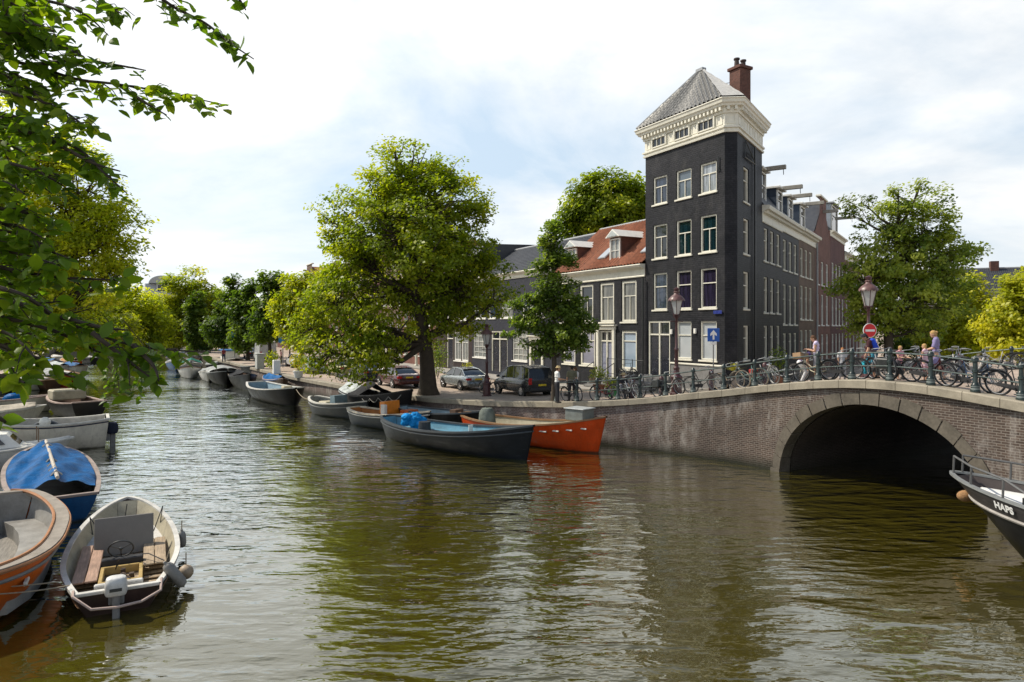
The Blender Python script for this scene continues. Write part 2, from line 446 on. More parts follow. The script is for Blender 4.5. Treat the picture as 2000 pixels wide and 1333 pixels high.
mx = nt.nodes.new('ShaderNodeMixShader'); lk(nt, fac, mx.inputs[0]); lk(nt, dif.outputs[0], mx.inputs[1]); lk(nt, gl.outputs[0], mx.inputs[2])
lk(nt, mx.outputs[0], out.inputs[0]); WATER = m
mb = MB(); mb.add([(-260, -60, 0), (160, -60, 0), (160, 420, 0), (-260, 420, 0)], [(0, 1, 2, 3)])
structure(mb.build('canal_water', WATER))
# ---------------------------------------------------------------- street, quays, bridge
def PAVER(name, c1, c2, mortar, bw, rh, stain=.5):
    m, nt, out = newmat(name)
    b = nd(nt, 'BsdfPrincipled', Roughness=.85)
    tc = nt.nodes.new('ShaderNodeTexCoord').outputs['Object']
    br = nd(nt, 'TexBrick', Scale=1.0)
    br.inputs['Brick Width'].default_value = bw; br.inputs['Row Height'].default_value = rh; br.inputs['Mortar Size'].default_value = .012
    br.inputs['Color1'].default_value = rgb(c1); br.inputs['Color2'].default_value = rgb(c2); br.inputs['Mortar'].default_value = rgb(mortar)
    lk(nt, tc, br.inputs['Vector'])
    n1 = noise(nt, tc, .35, 8, .65).outputs[0]
    col = mixc(nt, mathn(nt, 'MULTIPLY', ramp(nt, n1, [(.42, 0.0), (.66, 1.0)]), stain), br.outputs['Color'], (.11, .09, .07))
    lk(nt, col, b.inputs['Base Color'])
    lk(nt, bump(nt, mathn(nt, 'MULTIPLY', br.outputs['Fac'], -1.0), .4, .01), b.inputs['Normal'])
    lk(nt, b.outputs[0], out.inputs[0]); return m
PAVE = PAVER('clinker_paving', (.46,.35,.27), (.54,.42,.33), (.28,.23,.19), .2, .1)
SLAB = PAVER('pavement_slabs', (.33,.31,.28), (.38,.355,.32), (.2,.19,.17), .3, .3, .35)

def frame(name, label=None, cat=None, z=0.0):
    """empty in the street frame: local x = s, local y = t"""
    o = thing(name, label, cat, (P0[0], P0[1], z), ANG)
    return o
def zland(s, t):
    z = H(s, max(0, t))
    if t > 13.5:
        k = min(1, (t-13.5)/14); k = k*k*(3-2*k); z = z*(1-k) + 1.7*k if s > -6 else z
    return z
ss = [-200,-150,-120,-100,-80,-65,-54,-46,-40,-34,-29,-25,-22,-20,-18,-16.5,-15,-13.6,-12.3,-11,-10,-9,-8.2,-7.5,-6.8,-6.1,-5.5,-4.8,-4.1,-3.4,-2.7,-2,-1.3,-.7]
mb = MB()
rows = []
for s_ in ss:
    t0 = TE(s_) + .3
    ts = [t0, t0+1.5, t0+3, t0+4.5] + [t0+4.5+(13.5-t0-4.5)*k/5 for k in range(1, 6)] + [17, 21, 28, 45, 90, 260]
    rows.append([(s_, t, zland(s_, t)) for t in ts])
mb.grid(rows)
o = mb.build('street', PAVE, loc=(P0[0], P0[1], 0), rz=ANG); structure(o)
mb = MB(); rows = []
for s_ in [-.7,0,.7,1.3,2,2.64,3.3,4,4.7,5.4,6,6.6,7.3]:
    rows.append([(s_, .3+13.2*k/8, zland(s_, .3)) for k in range(9)])
mb.grid(rows); structure(mb.build('bridge_road', PAVE, loc=(P0[0], P0[1], 0), rz=ANG))
mb = MB(); rows = []
for s_ in [7.3,7.8,8.6,10,12,15,20,30,60]:
    rows.append([(s_, t, zland(s_, t)) for t in (.3,3,7,13.5,17,21,28,45,90,260)])
mb.grid(rows); structure(mb.build('side_street', PAVE, loc=(P0[0], P0[1], 0), rz=ANG))
# raised pavement along the house fronts, with a kerb
mb = MB(); rows = []
for s_ in ss[3:24]:
    z = zland(s_, 5); rows.append([(s_, 3.9, z-.2), (s_, 3.9, z+.12), (s_, 4.05, z+.13), (s_, 6.6, z+.15)])
mb.grid(rows); structure(mb.build('pavement', SLAB, loc=(P0[0], P0[1], 0), rz=ANG))

def coping(mb, s0, s1, step, out=.12, inn=.42, th=.27, gap=.008, zoff=0.0, tfun=TE):
    n = max(1, int(round((s1-s0)/step)))
    for i in range(n):
        a, b = s0+(s1-s0)*i/n+gap, s0+(s1-s0)*(i+1)/n-gap
        rows = []
        for k in range(4):
            s_ = a+(b-a)*k/3
            t = tfun(s_); z = H(s_)+zoff+.02; jz = .008*math.sin(i*7.3)
            rows.append([(s_, t-out, z-th), (s_, t-out, z-.035+jz), (s_, t-out+.03, z+jz), (s_, t+inn-.02, z+jz), (s_, t+inn, z-.04), (s_, t+inn, z-th)])
        mb.grid(rows, closed=True)
        o = len(mb.v)-24
        mb.f += [tuple(o+k for k in range(6)), tuple(o+18+k for k in reversed(range(6)))]
def wallsheet(mb, slist, lowf, topf, tfun):
    rows = []
    for s_ in slist:
        a, b = lowf(s_), topf(s_)
        rows.append([(s_, tfun(s_), a+(b-a)*k/4) for k in range(5)])
    mb.grid(rows)
AC, AA, AH = 3.25, 3.55, 2.86
def intra(s_):
    d = abs(s_-AC)/AA
    return AH*math.sqrt(1-d*d) if d < 1 else -.6
# quay wall of the main canal
q = frame('quay_wall', 'brown brick quay wall with stone coping along the moored boats', 'quay wall')
mb = MB(); sl = [-200,-150,-120,-100,-80,-60,-46,-36,-29,-24] + list(np.arange(-21, -5.7, .5)) + [-5.7]
wallsheet(mb, sl, lambda s_: -.6, lambda s_: H(s_)-.2, TE); mb.build('wall', QUAYBRICK, q, fix=False)
mb = MB(); coping(mb, -45, -5.7, 1.25); coping(mb, -200, -45, 6); mb.build('coping', STONE, q)
# bridge
b = frame('arch_bridge', 'brick and stone arch bridge over the side canal', 'bridge')
mb = MB(); sl = list(np.arange(-5.7, AC-AA, .25)) + [AC-AA] + [AC-AA*math.cos(math.pi*k/40) for k in range(1, 40)] + [AC+AA] + list(np.arange(AC+AA+.3, 20, .6))
def low(s_): return intra(s_)+.1 if abs(s_-AC) < AA-.001 else -.6
wallsheet(mb, sl, low, lambda s_: H(s_)-.2, TE); mb.build('spandrel_wall', CLINKER, b, fix=False)
mb = MB(); wallsheet(mb, [s_ for s_ in sl if -4 < s_ < 12], low, lambda s_: H(s_)-.2, lambda s_: 13.6); mb.build('rear_wall', CLINKER, b, fix=False)
mb = MB(); NV = 17
for i in range(NV):
    a0 = math.pi*i/NV+.006; a1 = math.pi*(i+1)/NV-.006
    pr = .035+.012*math.sin(i*5.1); th = .42+.03*math.sin(i*3.3)
    rows = []
    for k in range(4):
        a = a0+(a1-a0)*k/3; c, s_ = -math.cos(a), math.sin(a)
        pi_ = (AC+AA*c, AH*s_); po = (AC+(AA+th*.72)*c, AH*s_+th*(.35+.65*s_))
        rows.append([(pi_[0], -pr, pi_[1]), (po[0], -pr, po[1]), (po[0], .25, po[1]), (pi_[0], .55, pi_[1])])
    mb.grid(rows, closed=True); o = len(mb.v)-16
    mb.f += [(o, o+1, o+2, o+3), (o+15, o+14, o+13, o+12)]
for sg in (-1, 1):
    x0 = AC+sg*AA; mb.box(min(x0, x0+sg*.4), max(x0, x0+sg*.4), -.05, .55, -.6, .12)
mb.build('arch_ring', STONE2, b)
mb = MB(); rows = []
for k in range(33):
    a = math.pi*k/32; x, z = AC-AA*math.cos(a)*.985, AH*math.sin(a)*.985
    rows.append([(x, y, z) for y in (.5, 3, 6, 9, 13.55)])
rows = [[(p[0], p[1], -.6) for p in rows[0]]] + rows + [[(p[0], p[1], -.6) for p in rows[-1]]]
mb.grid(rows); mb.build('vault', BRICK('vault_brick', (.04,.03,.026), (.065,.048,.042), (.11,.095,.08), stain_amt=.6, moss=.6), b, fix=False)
mb = MB(); rows = []
for k in range(2):
    rows.append([(AC-AA*.99+.02*k, y, .05+.1*k) for y in (.6, 6, 13.5)])
coping_ = MB(); coping(coping_, -5.7, 20, .98, .14, .45, .27); coping_.build('coping', STONE, b)
c2 = MB(); coping(c2, -2.5, 12, 1.1, -.35, .6, .27, tfun=lambda s_: 13.2); c2.build('coping', STONE, b)
# side canal walls beyond the bridge
for x, lab in ((-.72, 'side canal wall under the houses beyond the bridge'), (7.32, 'side canal wall under the trees beyond the bridge')):
    f = frame('canal_wall', lab, 'canal wall'); mb = MB()
    mb.grid([[(x, t, z) for t in (13.6, 20, 30, 60, 250)] for z in (-.6, .6, 1.75 if x > 0 else 1.75)]); mb.build('wall', QUAYBRICK, f, fix=False)
    mb = MB(); mb.box(x-.3, x+.3, 14.2, 250, 1.76, 1.95); mb.build('coping', STONE, f)
# left bank
def XL(y): return -14.5-.62*(y-12)
mb = MB(); ys = [-30, 3.9, 4, 8, 14, 22, 32, 45, 60, 80, 105, 140, 200]
def xl(y): return -6.0 if y < 3.95 else XL(y)
mb.grid([[(x, y, 1.35 if y > 6 else 2.4) for x in (xl(y)-.35, xl(y)-6, xl(y)-20, -330)] for y in ys])
structure(mb.build('left_bank_street', PAVE))
q2 = thing('bank_wall', 'brick quay wall of the left bank under the overhanging trees', 'quay wall', (0, 0, 0))
mb = MB(); mb.grid([[(xl(y), y, z) for y in ys] for z in (-.6, .4, 1.15)]); mb.build('wall', QUAYBRICK, q2, fix=False)
mb = MB()
for y0, y1 in zip(ys[2:-1], ys[3:]):
    a, c = XL(y0), XL(y1); n = Vector((.85, .53, 0))
    mb.add([(a+.1, y0, z) for z in (1.12, 1.4)]+[(a-.4, y0, z) for z in (1.4, 1.12)]+[(c+.1, y1, z) for z in (1.12, 1.4)]+[(c-.4, y1, z) for z in (1.4, 1.12)],
           [(0,1,2,3), (7,6,5,4), (0,4,5,1), (1,5,6,2), (2,6,7,3), (3,7,4,0)])
mb.build('coping', STONE, q2)
# far end of the canal
mb = MB(); mb.add([(-220, 150, 1.3), (-40, 150, 1.3), (-40, 400, 1.3), (-220, 400, 1.3), (-220, 150, -.5), (-40, 150, -.5)], [(0, 1, 2, 3), (4, 5, 1, 0)])
structure(mb.build('far_bank', PAVE))
# ground to the horizon
mb = MB(); mb.add([(-2500, 300, .9), (2500, 300, .9), (2500, 2900, .9), (-2500, 2900, .9)], [(0, 1, 2, 3)])
structure(mb.build('ground', PAVE))

# railings
def s_of_px(px, off=.16, tf=None):
    s_ = 0.0; lo, hi = -30.0, 20.0
    for _ in range(60):
        mid = (lo+hi)/2; x, y = ST(mid, (tf if tf is not None else TE(mid))+off)
        if 1000+x/y*F < px: lo = mid
        else: hi = mid
    return lo
mb = MB()
mb.lathe([(.135,0),(.135,.05),(.115,.07),(.115,.19),(.085,.24),(.065,.28),(.065,.56),(.085,.58),(.085,.64),(.062,.66),(.058,.86),(.09,.88),(.095,.955),(.075,.985),(.055,1.02),(.03,1.05)], n=12)
POSTM = mb.mesh('post', GRNMET, True)
mb = MB(); mb.lathe([(.118,.075),(.118,.115)], n=12); mb.lathe([(.118,.15),(.118,.17)], n=12)
BANDM = mb.mesh('base_band', P('worn_grey_paint', (.22,.25,.24), .5), True)
def railing(label, posts, tf):
    r = frame('bridge_railing', label, 'railing')
    pts = []
    for s_ in posts:
        t = tf(s_); z = H(s_)+.02
        p = inst('post', POSTM, r, (s_, t, z)); inst('base_band', BANDM, p)
        pts.append((s_, t, z))
    for h, rad in ((.905, .028), (.47, .022)):
        mb = MB(); mb.tube([(a, c, z+h) for a, c, z in pts], rad, 8); mb.build('rail', RAILMET, r, True)
    return r
PPX = [1087,1126.6,1166,1207,1250,1300,1354,1413.5,1474,1537,1598,1664,1738,1818,1905,1995,2092,2200]
POSTS = [s_of_px(p) for p in PPX]
railing('dark green iron railing along the near edge of the bridge', POSTS, lambda s_: TE(s_)+.16)
railing('dark green iron railing along the far edge of the bridge', list(np.arange(-2.2, 12.1, 1.15)), lambda s_: 13.3)
# ---------------------------------------------------------------- houses
def wallface(mb, o, d, u0, u1, z0, z1, holes, depth=.22):
    """vertical wall with real openings and reveals; o, d in local plan, n = left of d points inward"""
    n = (-d[1], d[0])
    us = sorted({round(u, 4) for u in [u0, u1] + [h[0] for h in holes] + [h[1] for h in holes] if u0-1e-6 <= u <= u1+1e-6})
    zs = sorted({round(z, 4) for z in [z0, z1] + [h[2] for h in holes] + [h[3] for h in holes] if z0-1e-6 <= z <= z1+1e-6})
    def pt(u, z, w=0): return (o[0]+d[0]*u+n[0]*w, o[1]+d[1]*u+n[1]*w, z)
    for a, b in zip(us[:-1], us[1:]):
        for c, e in zip(zs[:-1], zs[1:]):
            mu, mz = (a+b)/2, (c+e)/2
            if any(h[0] < mu < h[1] and h[2] < mz < h[3] for h in holes): continue
            mb.add([pt(a, c), pt(b, c), pt(b, e), pt(a, e)], [(0, 1, 2, 3)])
    for h in holes:
        a, b, c, e = h[:4]
        mb.add([pt(a,c), pt(b,c), pt(b,e), pt(a,e), pt(a,c,depth), pt(b,c,depth), pt(b,e,depth), pt(a,e,depth)],
               [(0,4,5,1), (1,5,6,2), (2,6,7,3), (3,7,4,0)])
WCACHE = {}
def window_mesh(w, h, kind, j=.1):
    if w >= 1.4 and kind in ('sash2', 'trans', 'trans3'): j = .17
    key = (round(w, 3), round(h, 3), kind)
    if key in WCACHE: return WCACHE[key]
    f = MB(); y0, y1 = .06, .17
    f.bbox(-w/2, -w/2+j, y0, y1, 0, h, .012); f.bbox(w/2-j, w/2, y0, y1, 0, h, .012)
    f.bbox(-w/2+j, w/2-j, y0, y1, h-j*.9, h, .012); f.bbox(-w/2+j, w/2-j, y0, y1, 0, j*.8, .012)
    iw = w-2*j; s0 = MB()
    ya, yb = .10, .15
    def bar(x0, x1, z0, z1): f.box(x0, x1, ya, yb, z0, z1)
    if kind in ('sash', 'sash2', 'sashT'):
        bar(-iw/2, iw/2, h*.62, h*.62+.055)
        if kind != 'sash': bar(-.02, .02, j*.8, h*.62)
    if kind == 'grid':
        for k in (1, 2): bar(-iw/2+iw*k/3-.016, -iw/2+iw*k/3+.016, j*.8, h-j*.9)
        for k in range(1, 5): bar(-iw/2, iw/2, h*k/5-.016, h*k/5+.016)
    if kind == 'trans3':
        bar(-iw/2, iw/2, h*.7, h*.7+.06)
        for k in (1, 2): bar(-iw/2+iw*k/3-.016, -iw/2+iw*k/3+.016, h*.7+.06, h-j*.9)
    if kind == 'trans':
        bar(-iw/2, iw/2, h*.72, h*.72+.06)
    if kind == 'small':
        for k in (1, 2): bar(-iw/2+iw*k/3-.014, -iw/2+iw*k/3+.014, j*.8, h-j*.9)
    if kind == 'cross':
        bar(-.02, .02, j*.8, h-j*.9); bar(-iw/2, iw/2, h*.5-.02, h*.5+.02)
    fm = f.mesh('window_frame', None)
    p = MB(); n = 6
    p.grid([[(-iw/2-.02+(iw+.04)*k/n, .155, z) for k in range(n+1)] for z in (j*.7, h*.35, h*.6, h-j*.8)])
    pm = p.mesh('pane', None)
    s = MB(); s.bbox(-w/2-.09, w/2+.09, -.07, .08, -.10, .0, .015); sm = s.mesh('sill', None)
    WCACHE[key] = (fm, pm, sm)
    return WCACHE[key]
MV = {}
def mver(me, mat):
    k = (me.name, mat.name)
    if k not in MV:
        c = me.copy(); c.materials.clear(); c.materials.append(mat); MV[k] = c
    return MV[k]
def put_window(parent, o, d, u, z, w, h, kind='sash', pane=None, fmat=None, sill=True, name='window', proud=0.0):
    fm, pm, sm = window_mesh(w, h, kind)
    n = (-d[1], d[0]); fmat = fmat or CREAM
    loc = (o[0]+d[0]*u-n[0]*proud, o[1]+d[1]*u-n[1]*proud, z)
    wo = inst(name, mver(fm, fmat), parent, loc, math.atan2(d[1], d[0]))
    inst('pane', mver(pm, pane or G_DARK), wo)
    if sill: inst('sill', mver(sm, fmat if fmat is not DOORP else WHITE), wo)
    return wo
def put_door(parent, o, d, u, z, w, h, leaf=DOORP, leaves=1, trans=.62, pane=G_DARK, surround=None):
    n = (-d[1], d[0]); loc = (o[0]+d[0]*u, o[1]+d[1]*u, z); a = math.atan2(d[1], d[0])
    f = MB(); j = .12
    f.bbox(-w/2, -w/2+j, .04, .2, 0, h, .012); f.bbox(w/2-j, w/2, .04, .2, 0, h, .012); f.bbox(-w/2+j, w/2-j, .04, .2, h-j, h, .012)
    f.bbox(-w/2+j, w/2-j, .05, .2, h-j-trans, h-j-trans+.09, .012)
    if leaves == 2: f.bbox(-.06, .06, .05, .2, 0, h-j, .012)
    fo = f.build('door', CREAM, parent, loc=loc, rz=a)
    top = h-j-trans
    xs = [(-w/2+j, w/2-j)] if leaves == 1 else [(-w/2+j, -.06), (.06, w/2-j)]
    for x0, x1 in xs:
        l = MB(); l.box(x0, x1, .13, .18, 0, top); iw = x1-x0
        for z0, z1 in ((.12, top*.32), (top*.38, top*.93)): l.bbox(x0+iw*.16, x1-iw*.16, .112, .135, z0, z1, .015)
        l.build('door_leaf', leaf, fo)
        g = MB(); g.box(x0, x1, .15, .17, top+.09, h-j); g.build('pane', pane, fo)
        k = MB(); k.ball((x1-.1, .09, 1.0), .035, 8); k.build('handle', CHROME, fo, True)
    if surround:
        s = MB(); s.bbox(-w/2-.28, -w/2-.002, -.12, .05, 0, h+.05, .02); s.bbox(w/2+.002, w/2+.28, -.12, .05, 0, h+.05, .02)
        s.bbox(-w/2-.34, w/2+.34, -.16, .05, h+.052, h+.28, .02); s.bbox(-w/2-.46, w/2+.46, -.28, .05, h+.282, h+.37, .02)
        s.build('surround', surround, fo)
    return fo
def steps(parent, u, y0, z0, z1, w, mat=PLINTH):
    n = max(1, int(round((z1-z0)/.18))); m = MB()
    for k in range(n): m.bbox(u-w/2, u+w/2, y0-.28*(n-k), y0-.01, z0+(z1-z0)*k/n+.001*k, z0+(z1-z0)*(k+1)/n, .012)
    return m.build('steps', mat, parent)
def profile_sweep(mb, poly, prof, closed=True):
    """sweep (outward offset, z) profile along a CCW or CW plan polygon; offset by mitre"""
    n = len(poly); rows = []
    A = sum(poly[i][0]*poly[(i+1) % n][1]-poly[(i+1) % n][0]*poly[i][1] for i in range(n))
    sg = 1 if A > 0 else -1
    for i in range(n):
        p = Vector(poly[i]); a = Vector(poly[i-1]); c = Vector(poly[(i+1) % n])
        e1 = (p-a).normalized(); e2 = (c-p).normalized()
        n1 = Vector((e1.y, -e1.x))*sg; n2 = Vector((e2.y, -e2.x))*sg
        if not closed and i == 0: n1 = n2
        if not closed and i == n-1: n2 = n1
        m = (n1+n2); m = m/max(.3, m.dot(n1))
        rows.append([(p.x+m.x*q, p.y+m.y*q, z) for q, z in prof])
    if closed: rows.append(rows[0])
    mb.grid(rows)
def offset_poly(poly, q):
    m = MB(); profile_sweep(m, poly, [(q, 0), (q, 1)]); return [(m.v[2*i][0], m.v[2*i][1]) for i in range(len(poly))]
def pantile(mb, a, b, c, d, pitch=.24, row=.34, amp=.035, lift=.03, seg=5):
    """corrugated tiled slope; a-b eaves, d-c ridge"""
    a, b, c, d = map(Vector, (a, b, c, d))
    W = (b-a).length; L = ((d+c)/2-(a+b)/2).length; nr = max(2, int(L/row)); nc = max(3, int(W/pitch))*seg
    nrm = (b-a).cross(d-a).normalized()
    if nrm.z < 0: nrm = -nrm
    for i in range(nr):
        rows = []
        for v, up in ((i/nr, lift), ((i+1)/nr+.004, 0)):
            l, r = a.lerp(d, min(1, v)), b.lerp(c, min(1, v)); wv_ = (r-l).length
            ed = (b-a).normalized(); row_ = []
            for k in range(nc+1):
                p = l.lerp(r, k/nc); row_.append(p+nrm*(up+amp*(.5+.5*math.sin(2*math.pi*((p-a).dot(ed))/pitch))))
            rows.append(row_)
        mb.grid(rows)
def dentils(mb, a, b, z0, z1, out, w=.14, gap=.14):
    a, b = Vector(a), Vector(b); L = (b-a).length; d = (b-a)/L; n = Vector((d.y, -d.x))
    k = max(1, int(L/(w+gap)))
    for i in range(k):
        c = a+d*(L*(i+.5)/k); m = Matrix.Translation((c.x, c.y, 0)) @ Matrix.Rotation(math.atan2(d.y, d.x), 4, 'Z')
        mb.box(-w/2, w/2, -out, .02, z0, z1, m)

# ---- corner tower
tw = frame('corner_house', 'tall black brick corner house with pyramid roof and cream cornice', 'house')
A_, B_, C_ = (-15.28, 6.2), (-8.92, 6.2), (-8.56, 6.74); D2 = (-.462, .887)
_l = math.hypot(*D2); D2 = (D2[0]/_l, D2[1]/_l)
UD = 5.3
D_ = (C_[0]+D2[0]*UD, C_[1]+D2[1]*UD); E_ = (-15.28, D_[1]+1.2)
poly = [A_, B_, C_, D_, E_]
ZG, ZT = 1.2, 15.72
LC = [-13.98, -12.0, -10.11]
holes = []; wins = []
PN = {(0,3): G_NAVY, (1,3): GLASS('pane_sky', (.10,.13,.16)), (2,3): GLASS('pane_light_curtain', (.30,.33,.36), 8), (0,2): G_DARK, (1,2): G_TEAL, (2,2): G_TEAL, (0,1): G_NAVY, (1,1): G_PURP, (2,1): G_PURP, (1,0): G_WHITE, (2,0): G_WHITE}
for r_, (z0, z1) in enumerate([(3.62, 5.75), (6.45, 8.62), (9.50, 11.50), (12.72, 14.36)]):
    for c_i, s_ in enumerate(LC):
        if r_ == 0 and c_i == 0: continue
        wd = 1.22; holes.append((s_-wd/2, s_+wd/2, z0, z1)); wins.append((s_, z0, wd, z1-z0, PN[(c_i, r_)]))
DO = (-15.05, -13.12, 2.55, 5.8); holes.append(DO)
mb = MB(); wallface(mb, (0, 6.2), (1, 0), A_[0], B_[0], ZG, ZT, holes)
wallface(mb, B_, ((C_[0]-B_[0])/math.dist(B_, C_), (C_[1]-B_[1])/math.dist(B_, C_)), 0, math.dist(B_, C_), ZG, ZT, [])
rh = []; RU = 1.75
for z0, z1 in [(3.62, 5.5), (6.42, 8.45), (9.42, 11.35), (12.25, 14.15)]: rh.append((RU-.55, RU+.55, z0, z1))
wallface(mb, C_, D2, 0, UD, ZG, ZT, rh)
mb.add([(*D_, ZG), (*E_, ZG), (*E_, ZT), (*D_, ZT)], [(0, 1, 2, 3)]); mb.add([(*E_, ZG), (*A_, ZG), (*A_, ZT), (*E_, ZT)], [(0, 1, 2, 3)])
mb.build('wall', BLACKWALL, tw, fix=False)
for s_, z0, wd, h_, pn in wins: put_window(tw, (0, 6.2), (1, 0), s_, z0, wd, h_, 'sash2' if z0 > 9 else 'sash', pn)
for (a, c, z0, z1) in rh: put_window(tw, C_, D2, RU, z0, 1.1, z1-z0, 'sash', G_DARK)
put_door(tw, (0, 6.2), (1, 0), (DO[0]+DO[1])/2, DO[2], DO[1]-DO[0], DO[3]-DO[2], leaves=2, trans=.75)
steps(tw, (DO[0]+DO[1])/2, 6.2, 1.75, 2.55, 2.3)
mb = MB(); mb.bbox(-13.0, -8.9, 6.13, 6.4, 1.2, 3.30, .02); mb.build('plinth', PLINTH, tw)
mb = MB(); mb.bbox(-13.02, -8.86, 6.07, 6.4, 3.303, 3.40, .02); mb.build('plinth_ledge', CREAM, tw)
mb = MB()
profile_sweep(mb, poly, [(-.1, 15.70), (.10, 15.70), (.12, 15.80), (.06, 15.84), (.06, 15.90), (.15, 15.93), (.15, 16.02), (.03, 16.05), (.03, 16.72), (-.1, 16.72)])
mb.build('frieze', CREAM, tw)
mb = MB()
profile_sweep(mb, poly, [(-.1, 16.70), (.10, 16.70), (.12, 16.78), (.13, 17.0), (.32, 17.03), (.35, 17.12), (.42, 17.18), (.45, 17.32), (.50, 17.38), (.48, 17.42), (.3, 17.46), (-.3, 17.50)])
for i in range(3): 
    o1 = offset_poly(poly, .12); dentils(mb, o1[i], o1[i+1], 16.83, 17.02, .18, .13, .15)
mb.build('cornice', CREAM, tw)
mb = MB(); fp = offset_poly(poly, .03)
def panel(mb, o, d, u, w_, z0, z1):
    mb = MB()
    m = Matrix.Translation((o[0]+d[0]*u, o[1]+d[1]*u, 0)) @ Matrix.Rotation(math.atan2(d[1], d[0]), 4, 'Z')
    for a, b_, c, e in ((-w_/2, w_/2, z0, z0+.05), (-w_/2, w_/2, z1-.05, z1), (-w_/2, -w_/2+.05, z0+.05, z1-.05), (w_/2-.05, w_/2, z0+.05, z1-.05)):
        mb.box(a, b_, -.025, .01, c, e, m)
    mb.build('frieze_panel', CREAM, tw)
for s_ in (-14.95, -13.02, -11.12, -9.25): panel(mb, (0, 6.17), (1, 0), s_, .36 if s_ < -14 else .42, 16.14, 16.64)
db = ((C_[0]-B_[0])/math.dist(B_, C_), (C_[1]-B_[1])/math.dist(B_, C_)); panel(mb, ((fp[1][0]), fp[1][1]), db, math.dist(fp[1], fp[2])/2, .45, 16.14, 16.64)
for u in (.45, 1.55, 2.75, 3.85, 4.9): panel(mb, fp[2], D2, u, .75, 16.14, 16.64)
for s_ in (-13.98, -12.05, -10.2):
    put_window(tw, (0, 6.0), (1, 0), s_, 16.08, 1.3, .62, 'small', G_DARK, CREAM, sill=False, name='attic_window')
ap = Vector((-13.3, 8.8, 20.85)); ev = [Vector((p[0], p[1], 17.46)) for p in offset_poly(poly, .38)]
mb = MB(); tp = ap+Vector((.15, 0, 0)); tl = ap-Vector((.15, 0, 0))
pantile(mb, ev[0], ev[1], tp, tl, .31, .36, .12, .010); mb.build('roof', GTILE, tw, True, fix=False)
mb = MB(); pantile(mb, ev[2], ev[3], tp, tp, .3, .33, .04); mb.add([ev[3], ev[4], tl, tp], [(0, 1, 2, 3)]); mb.add([ev[4], ev[0], tl], [(0, 1, 2)])
mb.build('roof_slope', GTILE, tw, True, fix=False)
mb = MB(); rows = []
for k in range(9):
    v = k/9; st = .03 if k % 2 else 0
    rows.append([ev[1].lerp(tp, v)+Vector((0, -.04, .05+st)), ev[2].lerp(tp, v)+Vector((.04, 0, .05+st))])
rows.append([tp+Vector((-.12, -.06, .06)), tp+Vector((.12, 0, .06))])
mb.grid(rows); mb.build('hip_flashing', P('hip_zinc', (.52, .50, .46), .45, var=.25), tw, fix=False)
mb = MB(); mb.tube([ev[0]+Vector((0, 0, .06)), tl+Vector((0, 0, .05))], .09, 8); mb.box(-.28, .28, -.16, .16, -.05, .12, Matrix.Translation(ap)); mb.build('ridge_cap', LEAD, tw)
cx, cy = -10.45, 9.0
mb = MB(); mb.bbox(cx-.4, cx+.4, cy-.42, cy+.42, 16.9, 19.95, .015); ch = mb.build('chimney', CHIMB, tw)
mb = MB(); mb.bbox(cx-.49, cx+.49, cy-.51, cy+.51, 19.952, 20.12, .02); mb.build('chimney_cap', CHIMB, ch)
for dy in (-.26, .26):
    mb = MB(); mb.lathe([(.15, 20.12), (.12, 20.5), (.17, 20.52), (.17, 20.6)], (cx, cy+dy, 0), 10); mb.build('chimney_pot', P('dark_pot', (.05, .035, .03), .7), ch)
mb = MB(); mb.tube([(cx, cy-.3, 19.3), (ap.x+.6, ap.y, 19.7)], .018, 5); mb.build('tie_rod', BLKMET, tw)
mb = MB()
hx = Matrix.Translation((C_[0]+D2[0]*2.1, C_[1]+D2[1]*2.1, 0)) @ Matrix.Rotation(math.atan2(D2[1], D2[0]), 4, 'Z')
def hp(x, y, z): return tuple(hx @ Vector((x, y, z)))
mb.tube([hp(-.9, -.06, 14.62), hp(1.25, -.12, 14.62)], .035, 6); mb.tube([hp(-.9, -.06, 14.62), hp(-.7, -.06, 15.55)], .03, 6); mb.tube([hp(-.7, -.06, 15.55), hp(1.2, -.12, 14.66)], .03, 6)
for k in range(5): mb.tube([hp(-.6+.12*math.cos(t)+k*.27, -.08, 14.85+.14*math.sin(t)) for t in np.linspace(0, 6.28, 9)], .018, 5)
mb.build('iron_bracket', BLKMET, tw)
mb = MB(); mb.tube([(-9.3, 6.15, 13.75), (-9.3, 6.13, 14.5)], .03, 6); mb.tube([(-9.2, 6.15, 13.7), (-9.3, 6.13, 13.9), (-9.4, 6.15, 13.7)], .025, 6); mb.build('wall_anchor', BLKMET, tw)
mb = MB(); mb.bbox(-9.65, -9.05, 6.10, 6.15, 6.12, 6.30, .01); tag(mb.build('street_name_plate', P('enamel_blue', (.03, .045, .22), .25, coat=.5), loc=(P0[0], P0[1], 0), rz=ANG), 'small blue street name plate on the black corner house', 'sign')

